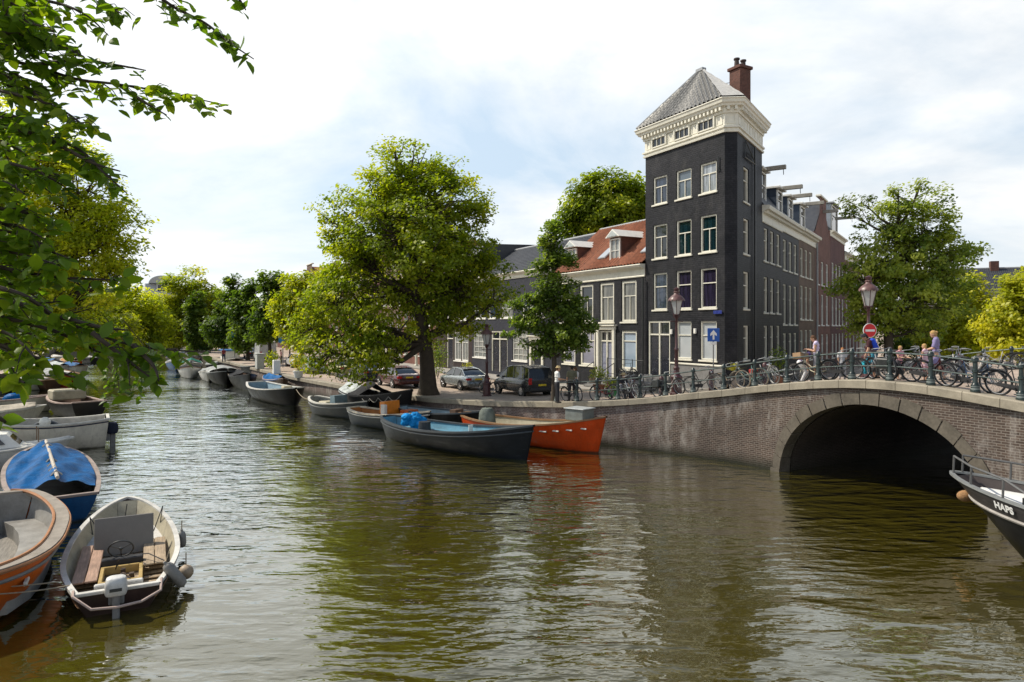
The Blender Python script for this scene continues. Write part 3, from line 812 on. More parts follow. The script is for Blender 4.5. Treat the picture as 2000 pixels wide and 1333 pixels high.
# ---- generic row house
def rowhouse(name, label, fr, x0, x1, y, zg, zt, depth, wmat, cols, roof=None, doors=(), cornice=None, fmat=None, kind='sash'):
    """fr: empty made by frame()/cornerframe(); cols: list of (xc, w, z0, z1, kind, pane)"""
    o = fr; holes = [(c[0]-c[1]/2, c[0]+c[1]/2, c[2], c[3]) for c in cols] + [(d[0]-d[1]/2, d[0]+d[1]/2, d[2], d[3]) for d in doors]
    mb = MB(); wallface(mb, (0, y), (1, 0), x0, x1, zg, zt, holes)
    mb.add([(x1, y, zg), (x1, y+depth, zg), (x1, y+depth, zt), (x1, y, zt)], [(0,1,2,3)])
    mb.add([(x1, y+depth, zg), (x0, y+depth, zg), (x0, y+depth, zt), (x1, y+depth, zt)], [(0,1,2,3)])
    mb.add([(x0, y+depth, zg), (x0, y, zg), (x0, y, zt), (x0, y+depth, zt)], [(0,1,2,3)])
    mb.build('wall', wmat, o, fix=False)
    for c in cols: put_window(o, (0, y), (1, 0), c[0], c[2], c[1], c[3]-c[2], c[4] if len(c) > 4 and c[4] else kind, c[5] if len(c) > 5 else random.choice([G_DARK, G_DARK, G_NAVY, G_GREY]), fmat)
    for d in doors:
        put_door(o, (0, y), (1, 0), d[0], d[2], d[1], d[3]-d[2], leaf=d[4] if len(d) > 4 else DOORP, surround=d[5] if len(d) > 5 else None, leaves=d[6] if len(d) > 6 else 1)
    if cornice:
        hgt, outp, dn = cornice; mb = MB(); zb = zt-hgt
        rows = [[(x, y-q, z) for q, z in [(-.05, zb), (.06, zb), (.08, zb+.06), (.05, zb+.08), (.05, zb+hgt*.55), (.12, zb+hgt*.6), (.16, zb+hgt*.7), (outp, zb+hgt*.78), (outp+.05, zt-.02), (outp+.02, zt+.03), (-.05, zt+.05)]] for x in (x0, x1)]
        mb.grid(rows)
        for r_ in rows: mb.add(r_, [tuple(range(len(r_)))])
        if dn: dentils(mb, (x0+.1, y-.05), (x1-.1, y-.05), zb+hgt*.58, zb+hgt*.76, outp*.55, .12, .14)
        mb.build('cornice', CREAM, o)
    if roof:
        kindr, rise, rmat = roof; yo = y-.15
        mb = MB()
        if kindr == 'ridge':
            ym = y+depth/2
            pantile(mb, (x0, yo, zt+.06), (x1, yo, zt+.06), (x1, ym, zt+rise), (x0, ym, zt+rise))
            mb.add([(x0, ym, zt+rise), (x1, ym, zt+rise), (x1, y+depth, zt), (x0, y+depth, zt)], [(0,1,2,3)])
            mb.add([(x1, y+.1, zt), (x1, y+depth, zt), (x1, ym, zt+rise)], [(0,1,2)]); mb.add([(x0, y+.1, zt), (x0, y+depth, zt), (x0, ym, zt+rise)], [(0,1,2)])
            mb.build('roof', rmat, o, True, fix=False)
            mb = MB(); mb.tube([(x0, ym, zt+rise+.05), (x1, ym, zt+rise+.05)], .11, 8); mb.build('ridge_cap', LEAD, o, True)
        elif kindr == 'mansard':
            mb.add([(x0, yo, zt+.06), (x1, yo, zt+.06), (x1, y+1.4, zt+rise), (x0, y+1.4, zt+rise), (x1, y+depth, zt+rise+.3), (x0, y+depth, zt+rise+.3), (x0, y+depth, zt), (x1, y+depth, zt)],
                   [(0,1,2,3), (3,2,4,5), (5,4,7,6), (0,3,5,6), (1,7,4,2)]); mb.build('roof', rmat, o, fix=False)
        elif kindr == 'gable':
            xm = (x0+x1)/2; wv_ = x1-x0
            mb.add([(x0, y, zt), (x1, y, zt), (x1-wv_*.28, y, zt+rise*.55), (x1-wv_*.3, y, zt+rise), (x0+wv_*.3, y, zt+rise), (x0+wv_*.28, y, zt+rise*.55)], [(0,1,2,3,4,5)]); mb.build('gable', wmat, o, fix=False)
            mb = MB()
            mb.add([(x0, y+.06, zt), (x1, y+.06, zt), (xm, y+.06, zt+rise*.9), (x0, y+depth, zt), (x1, y+depth, zt), (xm, y+depth, zt+rise*.9)], [(0,2,5,3), (1,4,5,2), (3,5,4)]); mb.build('roof', rmat, o, fix=False)
            mb = MB(); mb.bbox(x0+wv_*.27, x1-wv_*.27, y-.14, y+.3, zt+rise+.002, zt+rise+.16, .02); mb.build('gable_cap', CREAM, o)
    return o
def beam(parent, x, y0, y1, z):
    mb = MB(); mb.bbox(x-.11, x+.11, y0, y1, z, z+.26, .02); b_ = mb.build('hoist_beam', P('beam_grey', (.30,.28,.24), .6, grime=.4), parent)
    mb = MB(); mb.tube([(x, y0+.15, z), (x, y0+.15, z-.18), (x+.05, y0+.15, z-.26), (x, y0+.15, z-.32)], .022, 5); mb.build('hook', BLKMET, b_)
def dormer(parent, x, w, y, zb, h, dep, side=DARKWALL, roofm=LEAD, kind='sash', pent=False, pane=G_DARK, fmat=None):
    mb = MB(); mb.box(x-w/2, x+w/2, y+.1, y+dep, zb, zb+h); d_ = mb.build('dormer', side, parent)
    put_window(d_, (0, y-.06), (1, 0), x, zb+.1, w*.86, h-.16, kind, pane, fmat or WHITE)
    mb = MB()
    if pent: mb.prism([(x-w/2-.15, zb+h+.02), (x+w/2+.15, zb+h+.02), (x, zb+h+.55)], y-.2, y+dep)
    else: mb.bbox(x-w/2-.15, x+w/2+.15, y-.2, y+dep, zb+h+.01, zb+h+.15, .02)
    mb.build('dormer_roof', roofm if not pent else WHITE, d_)
    if pent:
        mb = MB(); mb.prism([(x-w/2+.05, zb+h+.06), (x+w/2-.05, zb+h+.06), (x, zb+h+.45)], y-.23, y-.203); mb.build('pediment', P('pale_blue_paint', (.42, .46, .46), .5), d_)
    return d_

# ---- red tiled house left of the tower
h1 = frame('canal_house', 'two-storey black canal house with red tiled roof beside the corner tower', 'house')
def S6(px): r = (px-1000)/F; return (28.21*r-15.56)/(.486+.874*r)
c1 = [(S6(1228), 1.5, 5.75, 8.35, 'sash2', GLASS('pane_curtain_grey', (.16,.16,.14), 5)), (S6(1185), 1.55, 5.75, 8.35, 'sash2', GLASS('pane_curtain_grey', (.16,.16,.14), 5)), (S6(1145), 1.6, 5.75, 8.35, 'sash2', G_DARK), (-24.1, 1.3, 5.75, 8.35, 'sash2', G_DARK),
      (S6(1228), 1.55, 2.75, 5.2, 'trans', G_BLUE), (S6(1147), 1.75, 2.8, 5.2, 'trans3', GLASS('pane_lilac_blind', (.27,.27,.33))), (S6(1111), 1.6, 2.8, 5.2, 'trans3', GLASS('pane_lilac_blind', (.27,.27,.33)))]
rowhouse('canal_house', '', h1, -25.4, -15.3, 6.2, 1.0, 8.55, 8.2, BLACKWALL, c1, None, [(S6(1184), 1.45, 2.15, 5.2, P('lilac_door', (.22,.23,.30), .35), CREAM, 2)])
steps(h1, S6(1184), 6.2, 1.5, 2.15, 2.0)
mb = MB(); x0, x1 = -25.4, -15.32
rows = [[(x, 6.2-q, z) for q, z in [(-.05, 8.5), (.05, 8.5), (.07, 8.56), (.04, 8.6), (.04, 8.95), (.16, 9.02), (.34, 9.1), (.42, 9.22), (.4, 9.27), (-.2, 9.3)]] for x in (x0, x1)]
mb.grid(rows); [mb.add(r_, [tuple(range(len(r_)))]) for r_ in rows]; mb.build('cornice', CREAM, h1)
mb = MB(); pantile(mb, (x0, 5.95, 9.3), (x1, 5.95, 9.3), (x1, 10.3, 12.85), (x0, 10.3, 12.85),   .31, .36, .12, .012); mb.build('roof', TILE, h1, True, fix=False)
mb = MB(); mb.add([(x0, 10.3, 12.85), (x1, 10.3, 12.85), (x1, 14.4, 8.55), (x0, 14.4, 8.55), (x0, 6.2, 8.55), (x1, 6.2, 8.55), (x0, 6.2, 9.3), (x1, 6.2, 9.3)], [(0,1,2,3), (0,3,4,6), (1,7,5,2)]); mb.build('rear_roof', TILE, h1, fix=False)
mb = MB(); mb.tube([(x0, 10.3, 12.9), (x1, 10.3, 12.9)], .1, 8); mb.build('ridge_cap', LEAD, h1, True)
dormer(h1, S6(1192), 1.25, 6.55, 9.55, 1.75, 2.6, CHIMB, WHITE, 'cross', True, G_GREY)
dormer(h1, -24.3, 1.3, 6.9, 9.6, 1.6, 2.4, CHIMB, WHITE, 'cross', True, G_GREY)
sl = Vector((0, 4.35, 3.55)).normalized(); 
for sx in (S6(1163), S6(1247)):
    ang = math.atan2(3.55, 4.35); m = Matrix.Translation((sx, 6.75, 9.98)) @ Matrix.Rotation(ang, 4, 'X') @ Matrix.Rotation(0, 4, 'Z')
    mb = MB(); mb.bbox(-.42, .42, 0, 1.25, .04, .16, .015, m); sk = mb.build('skylight', LEAD, h1)
    mb = MB(); mb.box(-.36, .36, .06, 1.19, .165, .18, m); mb.build('pane', GLASS('pane_skylight', (.45,.48,.52)), sk)

# ---- dark house with tall white windows
h2 = frame('canal_house', 'dark blue-grey canal house with tall white gridded windows behind the quay trees', 'house')
c2 = [(S6(936), 2.7, 2.7, 5.1, 'grid', G_GREY), (S6(1014), 2.4, 2.7, 5.1, 'grid', GLASS('pane_pale', (.30,.31,.29))), (S6(936), 2.4, 6.2, 7.7, 'cross', G_DARK), (S6(960), 1.3, 6.2, 7.7, 'sash', G_NAVY), (S6(989), 2.0, 6.2, 7.7, 'cross', G_GREY), (-27.6, 1.6, 6.2, 7.7, 'sash2', G_DARK), (-29.7, 1.4, 6.2, 7.7, 'sash2', G_NAVY)]
rowhouse('canal_house', '', h2, -39.6, -25.45, 6.25, .6, 9.9, 9, BRICK('blue_grey_brick', (.028,.030,.042), (.038,.040,.054), (.02,.02,.026), stain=(.055,.055,.065), stain_amt=.35, rough=.6), c2, ('ridge', 2.8, SLATE), [(S6(974), 2.9, 1.6, 5.1, DOORP, None, 2), (S6(1048), 1.5, 1.6, 4.4, DOORP, CREAM)], (.5, .3, False), WHITE)
h3 = frame('canal_house', 'narrow dark brown canal house half hidden by the big tree trunk', 'house')
c3 = [(S6(892), 1.6, 2.2, 5.0, 'sash2', G_GREY), (S6(906), 1.5, 2.2, 5.0, 'sash2', G_GREY), (S6(889), 1.5, 6.1, 8.2, 'sash2', G_DARK), (S6(905), 1.5, 6.1, 8.2, 'sash2', G_NAVY), (S6(877), 1.4, 6.1, 8.2, 'sash2', G_DARK)]
rowhouse('canal_house', '', h3, -48.3, -39.65, 6.3, .6, 11.0, 9, BRICK('dark_brown_brick', (.045,.03,.03), (.06,.042,.042), (.03,.025,.025), stain_amt=.4), c3, ('mansard', 2.2, SLATE), [(S6(877), 1.5, 1.4, 5.0)], (.5, .3, True), WHITE)
h4 = frame('canal_house', 'reddish brown canal house with cream columned portico behind the trunk', 'house')
xs4 = [-50.3, -52.6, -55.0, -57.2]
c4 = [(x, 1.3, z, z+2.1, 'sash2') for x in xs4 for z in (5.6, 8.6)] + [(x, 1.3, 2.3, 4.6, 'sash2') for x in xs4[1:]]
rowhouse('canal_house', '', h4, -58.3, -48.35, 6.3, .6, 11.6, 9, REDWALL, c4, ('ridge', 3.2, TILE), [(xs4[0], 1.5, 1.3, 4.6, DOORP, CREAM)], (.5, .3, True), WHITE)
mb = MB()
for dx in (-1.05, 1.05): mb.lathe([(.2, 1.2), (.2, 1.4), (.14, 1.5), (.12, 4.3), (.2, 4.4), (.2, 4.6)], (xs4[0]+dx, 5.3, 0), 10)
mb.bbox(xs4[0]-1.4, xs4[0]+1.4, 4.95, 6.28, 4.602, 5.0, .03); mb.build('portico', CREAM, h4)
# ---- the far row
rng = random.Random(3)
far = [(-66, -58.4, 13, BROWNWALL, 'tall brown canal house with a stepped white gable in the far row', 'gable', 3.0, SLATE),
       (-74, -66.1, 12.2, MAROONWALL, 'maroon canal house with orange awning over its shop front', 'ridge', 3.0, TILE),
       (-83, -74.1, 15.2, BROWNWALL, 'tall canal house with red tiled gable roof above the trees', 'gable', 3.6, TILE),
       (-92, -83.1, 12.5, REDWALL, 'red brick canal house right of the far truck', 'gable', 3, SLATE), (-101, -92.1, 12.0, MAROONWALL, 'maroon canal house behind the columnar trees', 'ridge', 2.5, TILE),
       (-111, -101.1, 13.5, BROWNWALL, 'brown canal house beyond the columnar trees', 'gable', 3, TILE), (-124, -111.1, 12.5, REDWALL, 'red brick canal house near the far end of the canal', 'ridge', 3, SLATE), (-140, -124.1, 13, MAROONWALL, 'farthest maroon canal house at the end of the quay', 'ridge', 3, TILE)]
FARH = []
for x0, x1, zt, wm, lab, rk, rise, rm in far:
    hf = frame('canal_house', lab, 'house'); n = 3
    xs = [x0+(x1-x0)*(k+.5)/n for k in range(n)]
    cc = [(x, 1.35, z, z+1.9, 'sash2') for x in xs for z in (1.9, 5.0, 8.0)] + ([(x, 1.35, 11.0, 12.4, 'sash2') for x in xs] if zt > 13 else [])
    cc = [c for c in cc if not (c[2] == 1.9 and c[0] == xs[0])]
    rowhouse('canal_house', '', hf, x0, x1, 6.3, .6, zt, 10, wm, cc, (rk, rise, rm), [(xs[0], 1.3, 1.2, 4.0, DOORP, CREAM)], (.5, .3, True), WHITE)
    beam(hf, (x0+x1)/2, 5.2, 6.4, zt+rise*.6 if rk == 'gable' else zt-.9)
    FARH.append(hf)
mb = MB(); rows = []
for k in range(7):
    a = math.pi/2*k/6; rows.append([(x, 6.2-1.7*math.sin(a), 4.2+1.5*math.cos(a)) for x in (-72.6, -68)])
mb.grid(rows); mb.add([r_[0] for r_ in rows]+[(-72.6, 6.2, 4.2)], [tuple(range(8))]); mb.add([r_[1] for r_ in rows]+[(-68, 6.2, 4.2)], [tuple(range(8))])
mb.build('awning', P('orange_canvas', (.62, .26, .02), .7, var=.15), FARH[1], fix=False)

# ---- right hand row along the side canal (d2)
CW = ST(*C_); DW = ST(*D_); a2 = math.atan2(DW[1]-CW[1], DW[0]-CW[0])
def frame2(name, label): return thing(name, label, 'house', (CW[0], CW[1], 0), a2)
def UR(px):
    dx, dy = math.cos(a2), math.sin(a2); r = (px-1000)/F
    return (CW[1]*r-CW[0])/(dx-dy*r)
R1 = frame2('row_house', 'long black row house with dormers adjoining the right side of the tower')
def cols3(us, w, rows, kind='sash'): return [(u, w, z0, z1, kind, G_DARK) for u in us for z0, z1 in rows]
RZ = [(3.55, 5.5), (6.3, 8.45), (9.4, 11.4)]
cc = cols3([6.35, 7.95, 9.7], 1.0, RZ)
rowhouse('row_house', '', R1, 5.32, 10.75, 0.02, 1.2, 12.6, 4.4, BLACKWALL, cc, ('mansard', 2.2, SLATE), [], (.95, .42, True))
dormer(R1, 7.0, 1.6, .3, 12.7, 2.3, 3, P('blue_black_wood', (.035,.05,.075), .5), WHITE, 'sash'); beam(R1, 7.0, -1.0, .4, 14.98)
mb = MB(); mb.bbox(6.9, 9.2, 2.0, 3.4, 14.2, 16.6, .02); rc = mb.build('chimney', CHIMB, R1)
for k in range(3):
    mb = MB(); mb.lathe([(.13, 16.6), (.11, 17.0), (.14, 17.02)], (7.2+k*.8, 2.7, 0), 8); mb.build('chimney_pot', P('dark_pot', (.05, .035, .03), .7), rc)
R2 = frame2('row_house', 'black row house with two hoist-beam dormers, second from the tower')
rowhouse('row_house', '', R2, 10.78, 16.4, 0.04, 1.2, 12.6, 5.5, BLACKWALL, cols3([11.7, 13.5, 15.2], 1.05, [(3.4, 5.0), (5.6, 8.3), (9.25, 11.3)]), ('mansard', 2.0, SLATE), [], (.85, .40, True))
for k, x in enumerate((11.6, 15.0)):
    dormer(R2, x, 1.7, .3, 12.7, 1.9, 3, P('blue_black_wood', (.035,.05,.075), .5), WHITE, 'sash'); beam(R2, x, -1.1, .4, 14.58)
R3 = frame2('row_house', 'narrow brown brick row house with tall cream windows beside the black row')
rowhouse('row_house', '', R3, 16.43, 23.2, 0.04, 1.2, 12.6, 8, BROWNWALL, cols3([17.5, 19.3, 21.1], 1.15, [(2.9, 5.2), (6.0, 8.5), (9.2, 11.3)]), ('ridge', 2.2, GTILE), [], (.8, .45, True))
dormer(R3, 20, 2.0, .4, 12.7, 2.1, 3, P('blue_black_wood', (.035,.05,.075), .5), WHITE, 'sash'); beam(R3, 20, -1.1, .4, 14.8)
pipe = MB(); pipe.tube([(23.1, -.1, 1.3), (23.1, -.1, 12.2)], .07, 6); pipe.build('downpipe', LEAD, R3)
R4 = frame2('row_house', 'red brick row house with clock gable and grey hoist box')
rowhouse('row_house', '', R4, 23.25, 31.0, .1, 1.2, 13.2, 9, REDWALL, cols3([24.6, 26.9, 29.3], 1.3, [(2.6, 4.8), (5.6, 8.2), (9.0, 11.0)], 'sash2'), ('gable', 3.2, SLATE), [], None, WHITE)
beam(R4, 27.1, -1.1, .2, 15.2)
R5 = frame2('row_house', 'red brick row house with grey box dormer, left of the plane tree')
rowhouse('row_house', '', R5, 31.05, 40, .1, 1.2, 14.2, 9, MAROONWALL, cols3([32.5, 34.6, 36.7, 38.8], 1.3, [(2.6, 4.8), (5.6, 8.2), (9.0, 11.4)], 'sash2'), ('mansard', 1.5, SLATE), [], (.5, .3, False), WHITE)
dormer(R5, 34.5, 4.0, .2, 14.3, 2.6, 5, P('grey_box', (.30,.33,.36), .5), LEAD, 'sash', fmat=WHITE); beam(R5, 34.5, -1.4, .2, 15.6)
R6 = frame2('row_house', 'red and white row house partly hidden by the street tree')
rowhouse('row_house', '', R6, 40.05, 52, .1, 1.2, 13.0, 9, REDWALL, cols3([41.6, 44.4, 47.2, 50], 1.5, [(2.6, 4.8), (5.6, 8.2), (9.0, 11.4)], 'sash2'), ('ridge', 2.5, SLATE), [], (.7, .4, False), WHITE)
R7 = frame2('row_house', 'cream plastered house at the end of the side street')
rowhouse('row_house', '', R7, 52.05, 70, .1, 1.2, 12.0, 9, P('cream_plaster', (.42,.38,.30), .8), cols3([54, 57, 60, 63, 66], 1.5, [(2.6, 4.8), (5.6, 8.2), (9.0, 11.0)], 'sash2'), ('ridge', 2.5, SLATE), [], (.7, .4, False), WHITE)
# house with grey roof far right
gx = thing('distant_house', 'distant house with steep grey slate roof between the yellow-green trees', 'house', (62, 92, 1.2), R(-20))
rowhouse('distant_house', '', gx, -6, 8, 0, 0, 8.2, 9, P('cream_plaster', (.42,.38,.30), .8), [(x, 1.3, z, z+1.7, 'sash2') for x in (-4, 0, 4) for z in (1, 4.6)], ('ridge', 4.2, SLATE), [], (.4, .3, False), WHITE)
mb = MB(); mb.bbox(3.2, 4.2, 4, 4.8, 11.0, 13.4, .03); mb.build('chimney', CHIMB, gx)
# domed attic far left
gd = thing('distant_house', 'distant pale roof with rounded attic window above the far trees', 'house', (-84.5, 165, 1.2), R(30))
rowhouse('distant_house', '', gd, -3.6, 3.6, 0, 0, 12.2, 8, P('cream_plaster', (.42,.38,.30), .8), [(x, 1.5, z, z+2, 'sash2') for x in (-2, 2) for z in (3, 7)], ('mansard', 2.6, ZINC), [], (.5, .4, False), WHITE)
dormer(gd, 0, 2.6, .2, 12.4, 2.2, 4, ZINC, LEAD, 'cross')
mb = MB(); mb.prism([(2.9*math.cos(a), 14.9+1.9*math.sin(a)) for a in np.linspace(0, math.pi, 14)], .6, 7.5); mb.build('round_roof', ZINC, gd)
pipe = MB(); pipe.tube([(-15.32, 6.02, 1.8), (-15.32, 6.02, 8.4)], .06, 8); pipe.build('downpipe', BLKMET, h1)
pipe = MB(); pipe.tube([(C_[0]+D2[0]*3.3+.12, C_[1]+D2[1]*3.3, 1.9), (C_[0]+D2[0]*3.3+.12, C_[1]+D2[1]*3.3, 15.6)], .055, 8); pipe.build('downpipe', BLKMET, tw)
for s_, z_ in ((-12.95, 5.15), (-11.05, 5.2)):
    mb = MB(); mb.bbox(s_-.08, s_+.08, 6.1, 6.2, z_-.14, z_+.14, .01); mb.build('number_plate', WHITE, tw)
# ---------------------------------------------------------------- trees
L_ELM = LEAF('elm_leaves', (.055,.10,.008), (.22,.28,.018), (.52,.48,.030), .5)
L_DARK = LEAF('dark_green_leaves', (.032,.072,.014), (.13,.195,.030), (.36,.40,.065), .48)
L_YEL = LEAF('yellow_green_leaves', (.10,.15,.010), (.37,.39,.020), (.68,.60,.035), .5)
L_NEAR = LEAF('near_elm_leaves', (.045,.10,.008), (.14,.235,.016), (.40,.44,.03), .55)
L_MID = LEAF('olive_leaves', (.09,.14,.010), (.36,.41,.020), (.72,.64,.04), .55)
def leaf_object(name, parent, cen, nrm, tip, size, width, tint, mat, shape='quad', loc=(0,0,0)):
    """many small leaf faces in one mesh: cen/nrm/tip are (n,3) arrays"""
    n = len(cen)
    tip = tip-nrm*np.sum(tip*nrm, 1)[:, None]; tip /= np.maximum(1e-6, np.linalg.norm(tip, axis=1))[:, None]
    side = np.cross(nrm, tip); s = size[:, None]; w_ = (size*width)[:, None]
    if shape == 'quad': prof = [(-.5, 0, 0), (-.05, .5, .06), (.5, 0, 0), (-.05, -.5, .06)]; faces = [(0, 1, 2, 3)]
    else:
        prof = [(-.5, 0, 0), (-.32, .36, .07), (0, .5, .1), (.28, .32, .05), (.56, 0, -.06), (.28, -.32, .05), (0, -.5, .1), (-.32, -.36, .07), (0, 0, 0)]
        faces = [(0, 1, 2, 8), (8, 2, 3, 4), (8, 4, 5, 6), (0, 8, 6, 7)]
    k = len(prof); V = np.empty((n, k, 3), np.float32)
    for i, (a, b_, c_) in enumerate(prof): V[:, i] = cen+tip*s*a+side*w_*b_+nrm*s*c_
    base = (np.arange(n)*k)[:, None]
    Fq = np.concatenate([(base+np.array(f)[None]) for f in faces], 1).reshape(-1, 4)
    me = bpy.data.meshes.new(name); me.vertices.add(n*k); me.vertices.foreach_set('co', V.ravel())
    m_ = len(Fq); me.loops.add(m_*4); me.loops.foreach_set('vertex_index', Fq.ravel().astype(np.int32))
    me.polygons.add(m_); me.polygons.foreach_set('loop_start', (np.arange(m_)*4).astype(np.int32)); me.polygons.foreach_set('loop_total', np.full(m_, 4, np.int32))
    at = me.attributes.new('tint', 'FLOAT', 'POINT'); at.data.foreach_set('value', np.repeat(np.clip(tint, 0, 1), k).astype(np.float32))
    me.materials.append(mat); me.update(); me.validate()
    o = bpy.data.objects.new(name, me); COL.objects.link(o); o.location = loc
    if parent: o.parent = parent
    return o
def unit(a): return a/np.maximum(1e-6, np.linalg.norm(a, axis=1))[:, None]
def crown_tree(name, label, base, lobes, nclus, per, leaf, mat, trunk_r=.3, fork=None, group=None, seed=1, csize=.6, lean=(0, 0), limb_r=.4, bias=0.0, surf=.34):
    """lobes: (x,y,z,rx,ry,rz) world; leaves gather in clumps through the lobes"""
    rng = np.random.default_rng(seed); b = np.array(base, float)
    o = thing(name, label, 'tree', base, 0, group)
    lb = np.array(lobes, float); vol = (lb[:, 3]*lb[:, 4]*lb[:, 5])**.8; cnt = rng.multinomial(nclus, vol/vol.sum())
    C = []; LI = []
    for i, k in enumerate(cnt):
        d = unit(rng.normal(size=(k, 3))); r = rng.random(k)**surf
        C.append(lb[i, :3]+d*r[:, None]*lb[i, 3:6]*(1+.12*rng.normal(size=(k, 1)))); LI += [i]*k
    C = np.concatenate(C); LI = np.array(LI); n = len(C)
    cs = csize*(.6+.8*rng.random(n)); ct = rng.normal(0, .13, n)
    num = np.maximum(6, (per*1.15*(cs/csize)**2*(.6+.8*rng.random(n))).astype(int)); idx = np.repeat(np.arange(n), num); N = len(idx)
    off = unit(rng.normal(size=(N, 3)))*(rng.random((N, 1))**.55)*np.array([1, 1, .6])*1.0*cs[idx][:, None]
    P_ = C[idx]+off; ctr = lb[:, :3].mean(0)
    outw = unit(C[idx]-ctr)
    nr = unit(rng.normal(size=(N, 3))*.5+np.array([0, 0, .8])+outw*.55+np.array([-.35, .05, 0]))
    tp = unit(rng.normal(size=(N, 3))+outw*.6-np.array([0, 0, .35]))
    tint = .46+bias+ct[idx]+rng.normal(0, .09, N)
    leaf_object('crown', o, P_-b, nr, tp, leaf*1.06*(.6+.8*rng.random(N)), .62, tint, mat)
    mb = MB(); top = lb[:, 2].max(); fork = fork or base[2]+(top-base[2])*.3
    cxy = lb[:, :2].mean(0)
    trunk = []
    for k in range(9):
        f = k/8; z = base[2]+(top-base[2])*.86*f; q = max(0, (z-fork)/(top-fork))
        trunk.append(Vector((b[0]+(cxy[0]-b[0])*q*.8+lean[0]*f+.1*math.sin(k*1.7)*trunk_r*3*f, b[1]+(cxy[1]-b[1])*q*.8+lean[1]*f+.1*math.cos(k*2.3)*trunk_r*3*f, z)))
    rr = [trunk_r*(1.0-.86*k/8)+(.45*trunk_r if k == 0 else 0) for k in range(9)]
    trunk.insert(1, trunk[0].lerp(trunk[1], .3)); rr.insert(1, trunk_r*1.08)
    mb.tube([p-Vector(base) for p in trunk], rr, 10)
    def ontrunk(z):
        for p, q2 in zip(trunk[:-1], trunk[1:]):
            if p.z <= z <= q2.z: return p.lerp(q2, (z-p.z)/max(1e-6, q2.z-p.z))
        return trunk[-1] if z > trunk[-1].z else trunk[0].lerp(trunk[1], .9)
    for i in range(len(lb)):
        c = Vector(lb[i, :3]); hd = math.hypot(c.x-b[0], c.y-b[1])
        z0 = max(fork, min(c.z-.45*hd-.4, trunk[-2].z)); s_ = ontrunk(z0)
        mid = s_.lerp(c, .5)+Vector((0, 0, -.08*hd))+Vector(rng.normal(0, .12, 3)*hd*.4)
        r0 = trunk_r*limb_r
        mb.tube([p-Vector(base) for p in (s_, s_.lerp(mid, .5), mid, mid.lerp(c, .5), c)], [r0, r0*.85, r0*.62, r0*.45, r0*.25], 7)
        sel = np.where(LI == i)[0]; rng.shuffle(sel)
        for j in sel[:max(4, int(len(sel)*.7))]:
            e = Vector(C[j]); st_ = mid.lerp(c, rng.random()); m2 = st_.lerp(e, .55)+Vector(rng.normal(0, .08, 3)*(e-st_).length)
            mb.tube([p-Vector(base) for p in (st_, m2, e)], [r0*.3, r0*.18, .012], 5, cap=False)
    mb.build('trunk', BARK, o, True, fix=False)
    return o
def LB(Y, *ls):
    """lobes from photo measurements at distance Y: (px, py, rx px, rz px[, depth shift])"""
    r = []
    for l in ls:
        y = Y+(l[4] if len(l) > 4 else 0); x, _, z = AT(l[0], l[1], y); k = y/F
        r.append((x, y, z, l[2]*k, (l[2]+l[3])/2*k, l[3]*k))
    return r
def gb(x, y): return (x, y, HXY(x, y)-.05)
crown_tree('elm_tree', 'big spreading elm with thick dark trunk standing at the quay edge', gb(-5.15, 42.0),
    LB(42, (800,335,80,62), (850,400,105,85), (735,400,85,70), (800,450,125,95,-2), (900,480,72,85), (690,500,78,75), (790,560,130,85,1), (905,560,85,70), (640,570,45,60,-1), (960,520,35,55),
       (690,640,85,55,-3), (640,690,62,52,-3.5), (720,700,78,48,-4), (605,640,40,55,-2), (650,590,55,50,-3), (880,625,70,40), (975,585,40,40), (770,290,35,28), (640,430,30,45), (930,400,30,40), (760,640,60,50,-2), (840,500,60,60,-4)),
    900, 62, .21, L_ELM, .52, 4.4, seed=3, csize=.78, lean=(-.6, 0), limb_r=.42, bias=.04)
crown_tree('street_tree', 'slender young elm on the quay in front of the black van', gb(2.1, 33.9),
    LB(33.9, (1087,448,16,22), (1080,480,26,26), (1100,510,28,24), (1062,520,30,22), (1085,555,44,26), (1050,585,38,18), (1112,588,34,22), (1080,610,50,24), (1128,618,26,18), (1040,628,36,18), (1085,650,52,24), (1120,668,30,16), (1045,670,34,14), (1010,595,20,9), (1003,652,22,10), (1145,640,14,8), (1065,690,26,10), (1100,690,24,10)),
    270, 52, .17, L_DARK, .16, 3.9, seed=5, csize=.42, limb_r=.3, bias=-.04)
crown_tree('garden_tree', 'dense round tree rising behind the red tiled roof', (11.5, 68, 1.2),
    LB(68, (1180,380,62,45), (1230,395,40,50), (1135,410,36,36), (1190,430,80,50), (1110,440,26,24), (1150,360,22,22)), 260, 95, .34, L_ELM, .4, 8, seed=8, csize=1.15, surf=.3, bias=-.06)
crown_tree('plane_tree', 'large bushy green tree beyond the far bridge railing', gb(20.4, 37),
    LB(37, (1785,395,55,50), (1735,450,60,60), (1820,450,60,60), (1775,500,105,70), (1690,550,55,70), (1840,560,55,55), (1770,590,110,65), (1695,620,52,42), (1790,640,85,35), (1860,510,28,30), (1885,490,18,16), (1665,420,14,38), (1690,400,12,34), (1800,355,16,22), (1755,370,16,22)),
    480, 58, .18, L_DARK, .27, 4.9, seed=9, csize=.56, limb_r=.34, bias=.30)
crown_tree('lime_tree', 'yellow-green tree right of the large bushy tree', gb(38.5, 58),
    LB(58, (1890,590,42,48), (1900,640,50,45), (1860,650,48,40), (1925,660,30,35)), 190, 70, .3, L_YEL, .3, 4, seed=10, csize=.95)
crown_tree('lime_tree', 'bright yellow-green tree at the right edge behind the bridge', gb(35.8, 48),
    LB(48, (1985,570,42,45), (1970,625,45,45), (2000,650,70,50), (2040,590,60,70), (1960,660,30,25)), 240, 70, .26, L_YEL, .3, 4, seed=12, csize=.85, bias=.1)
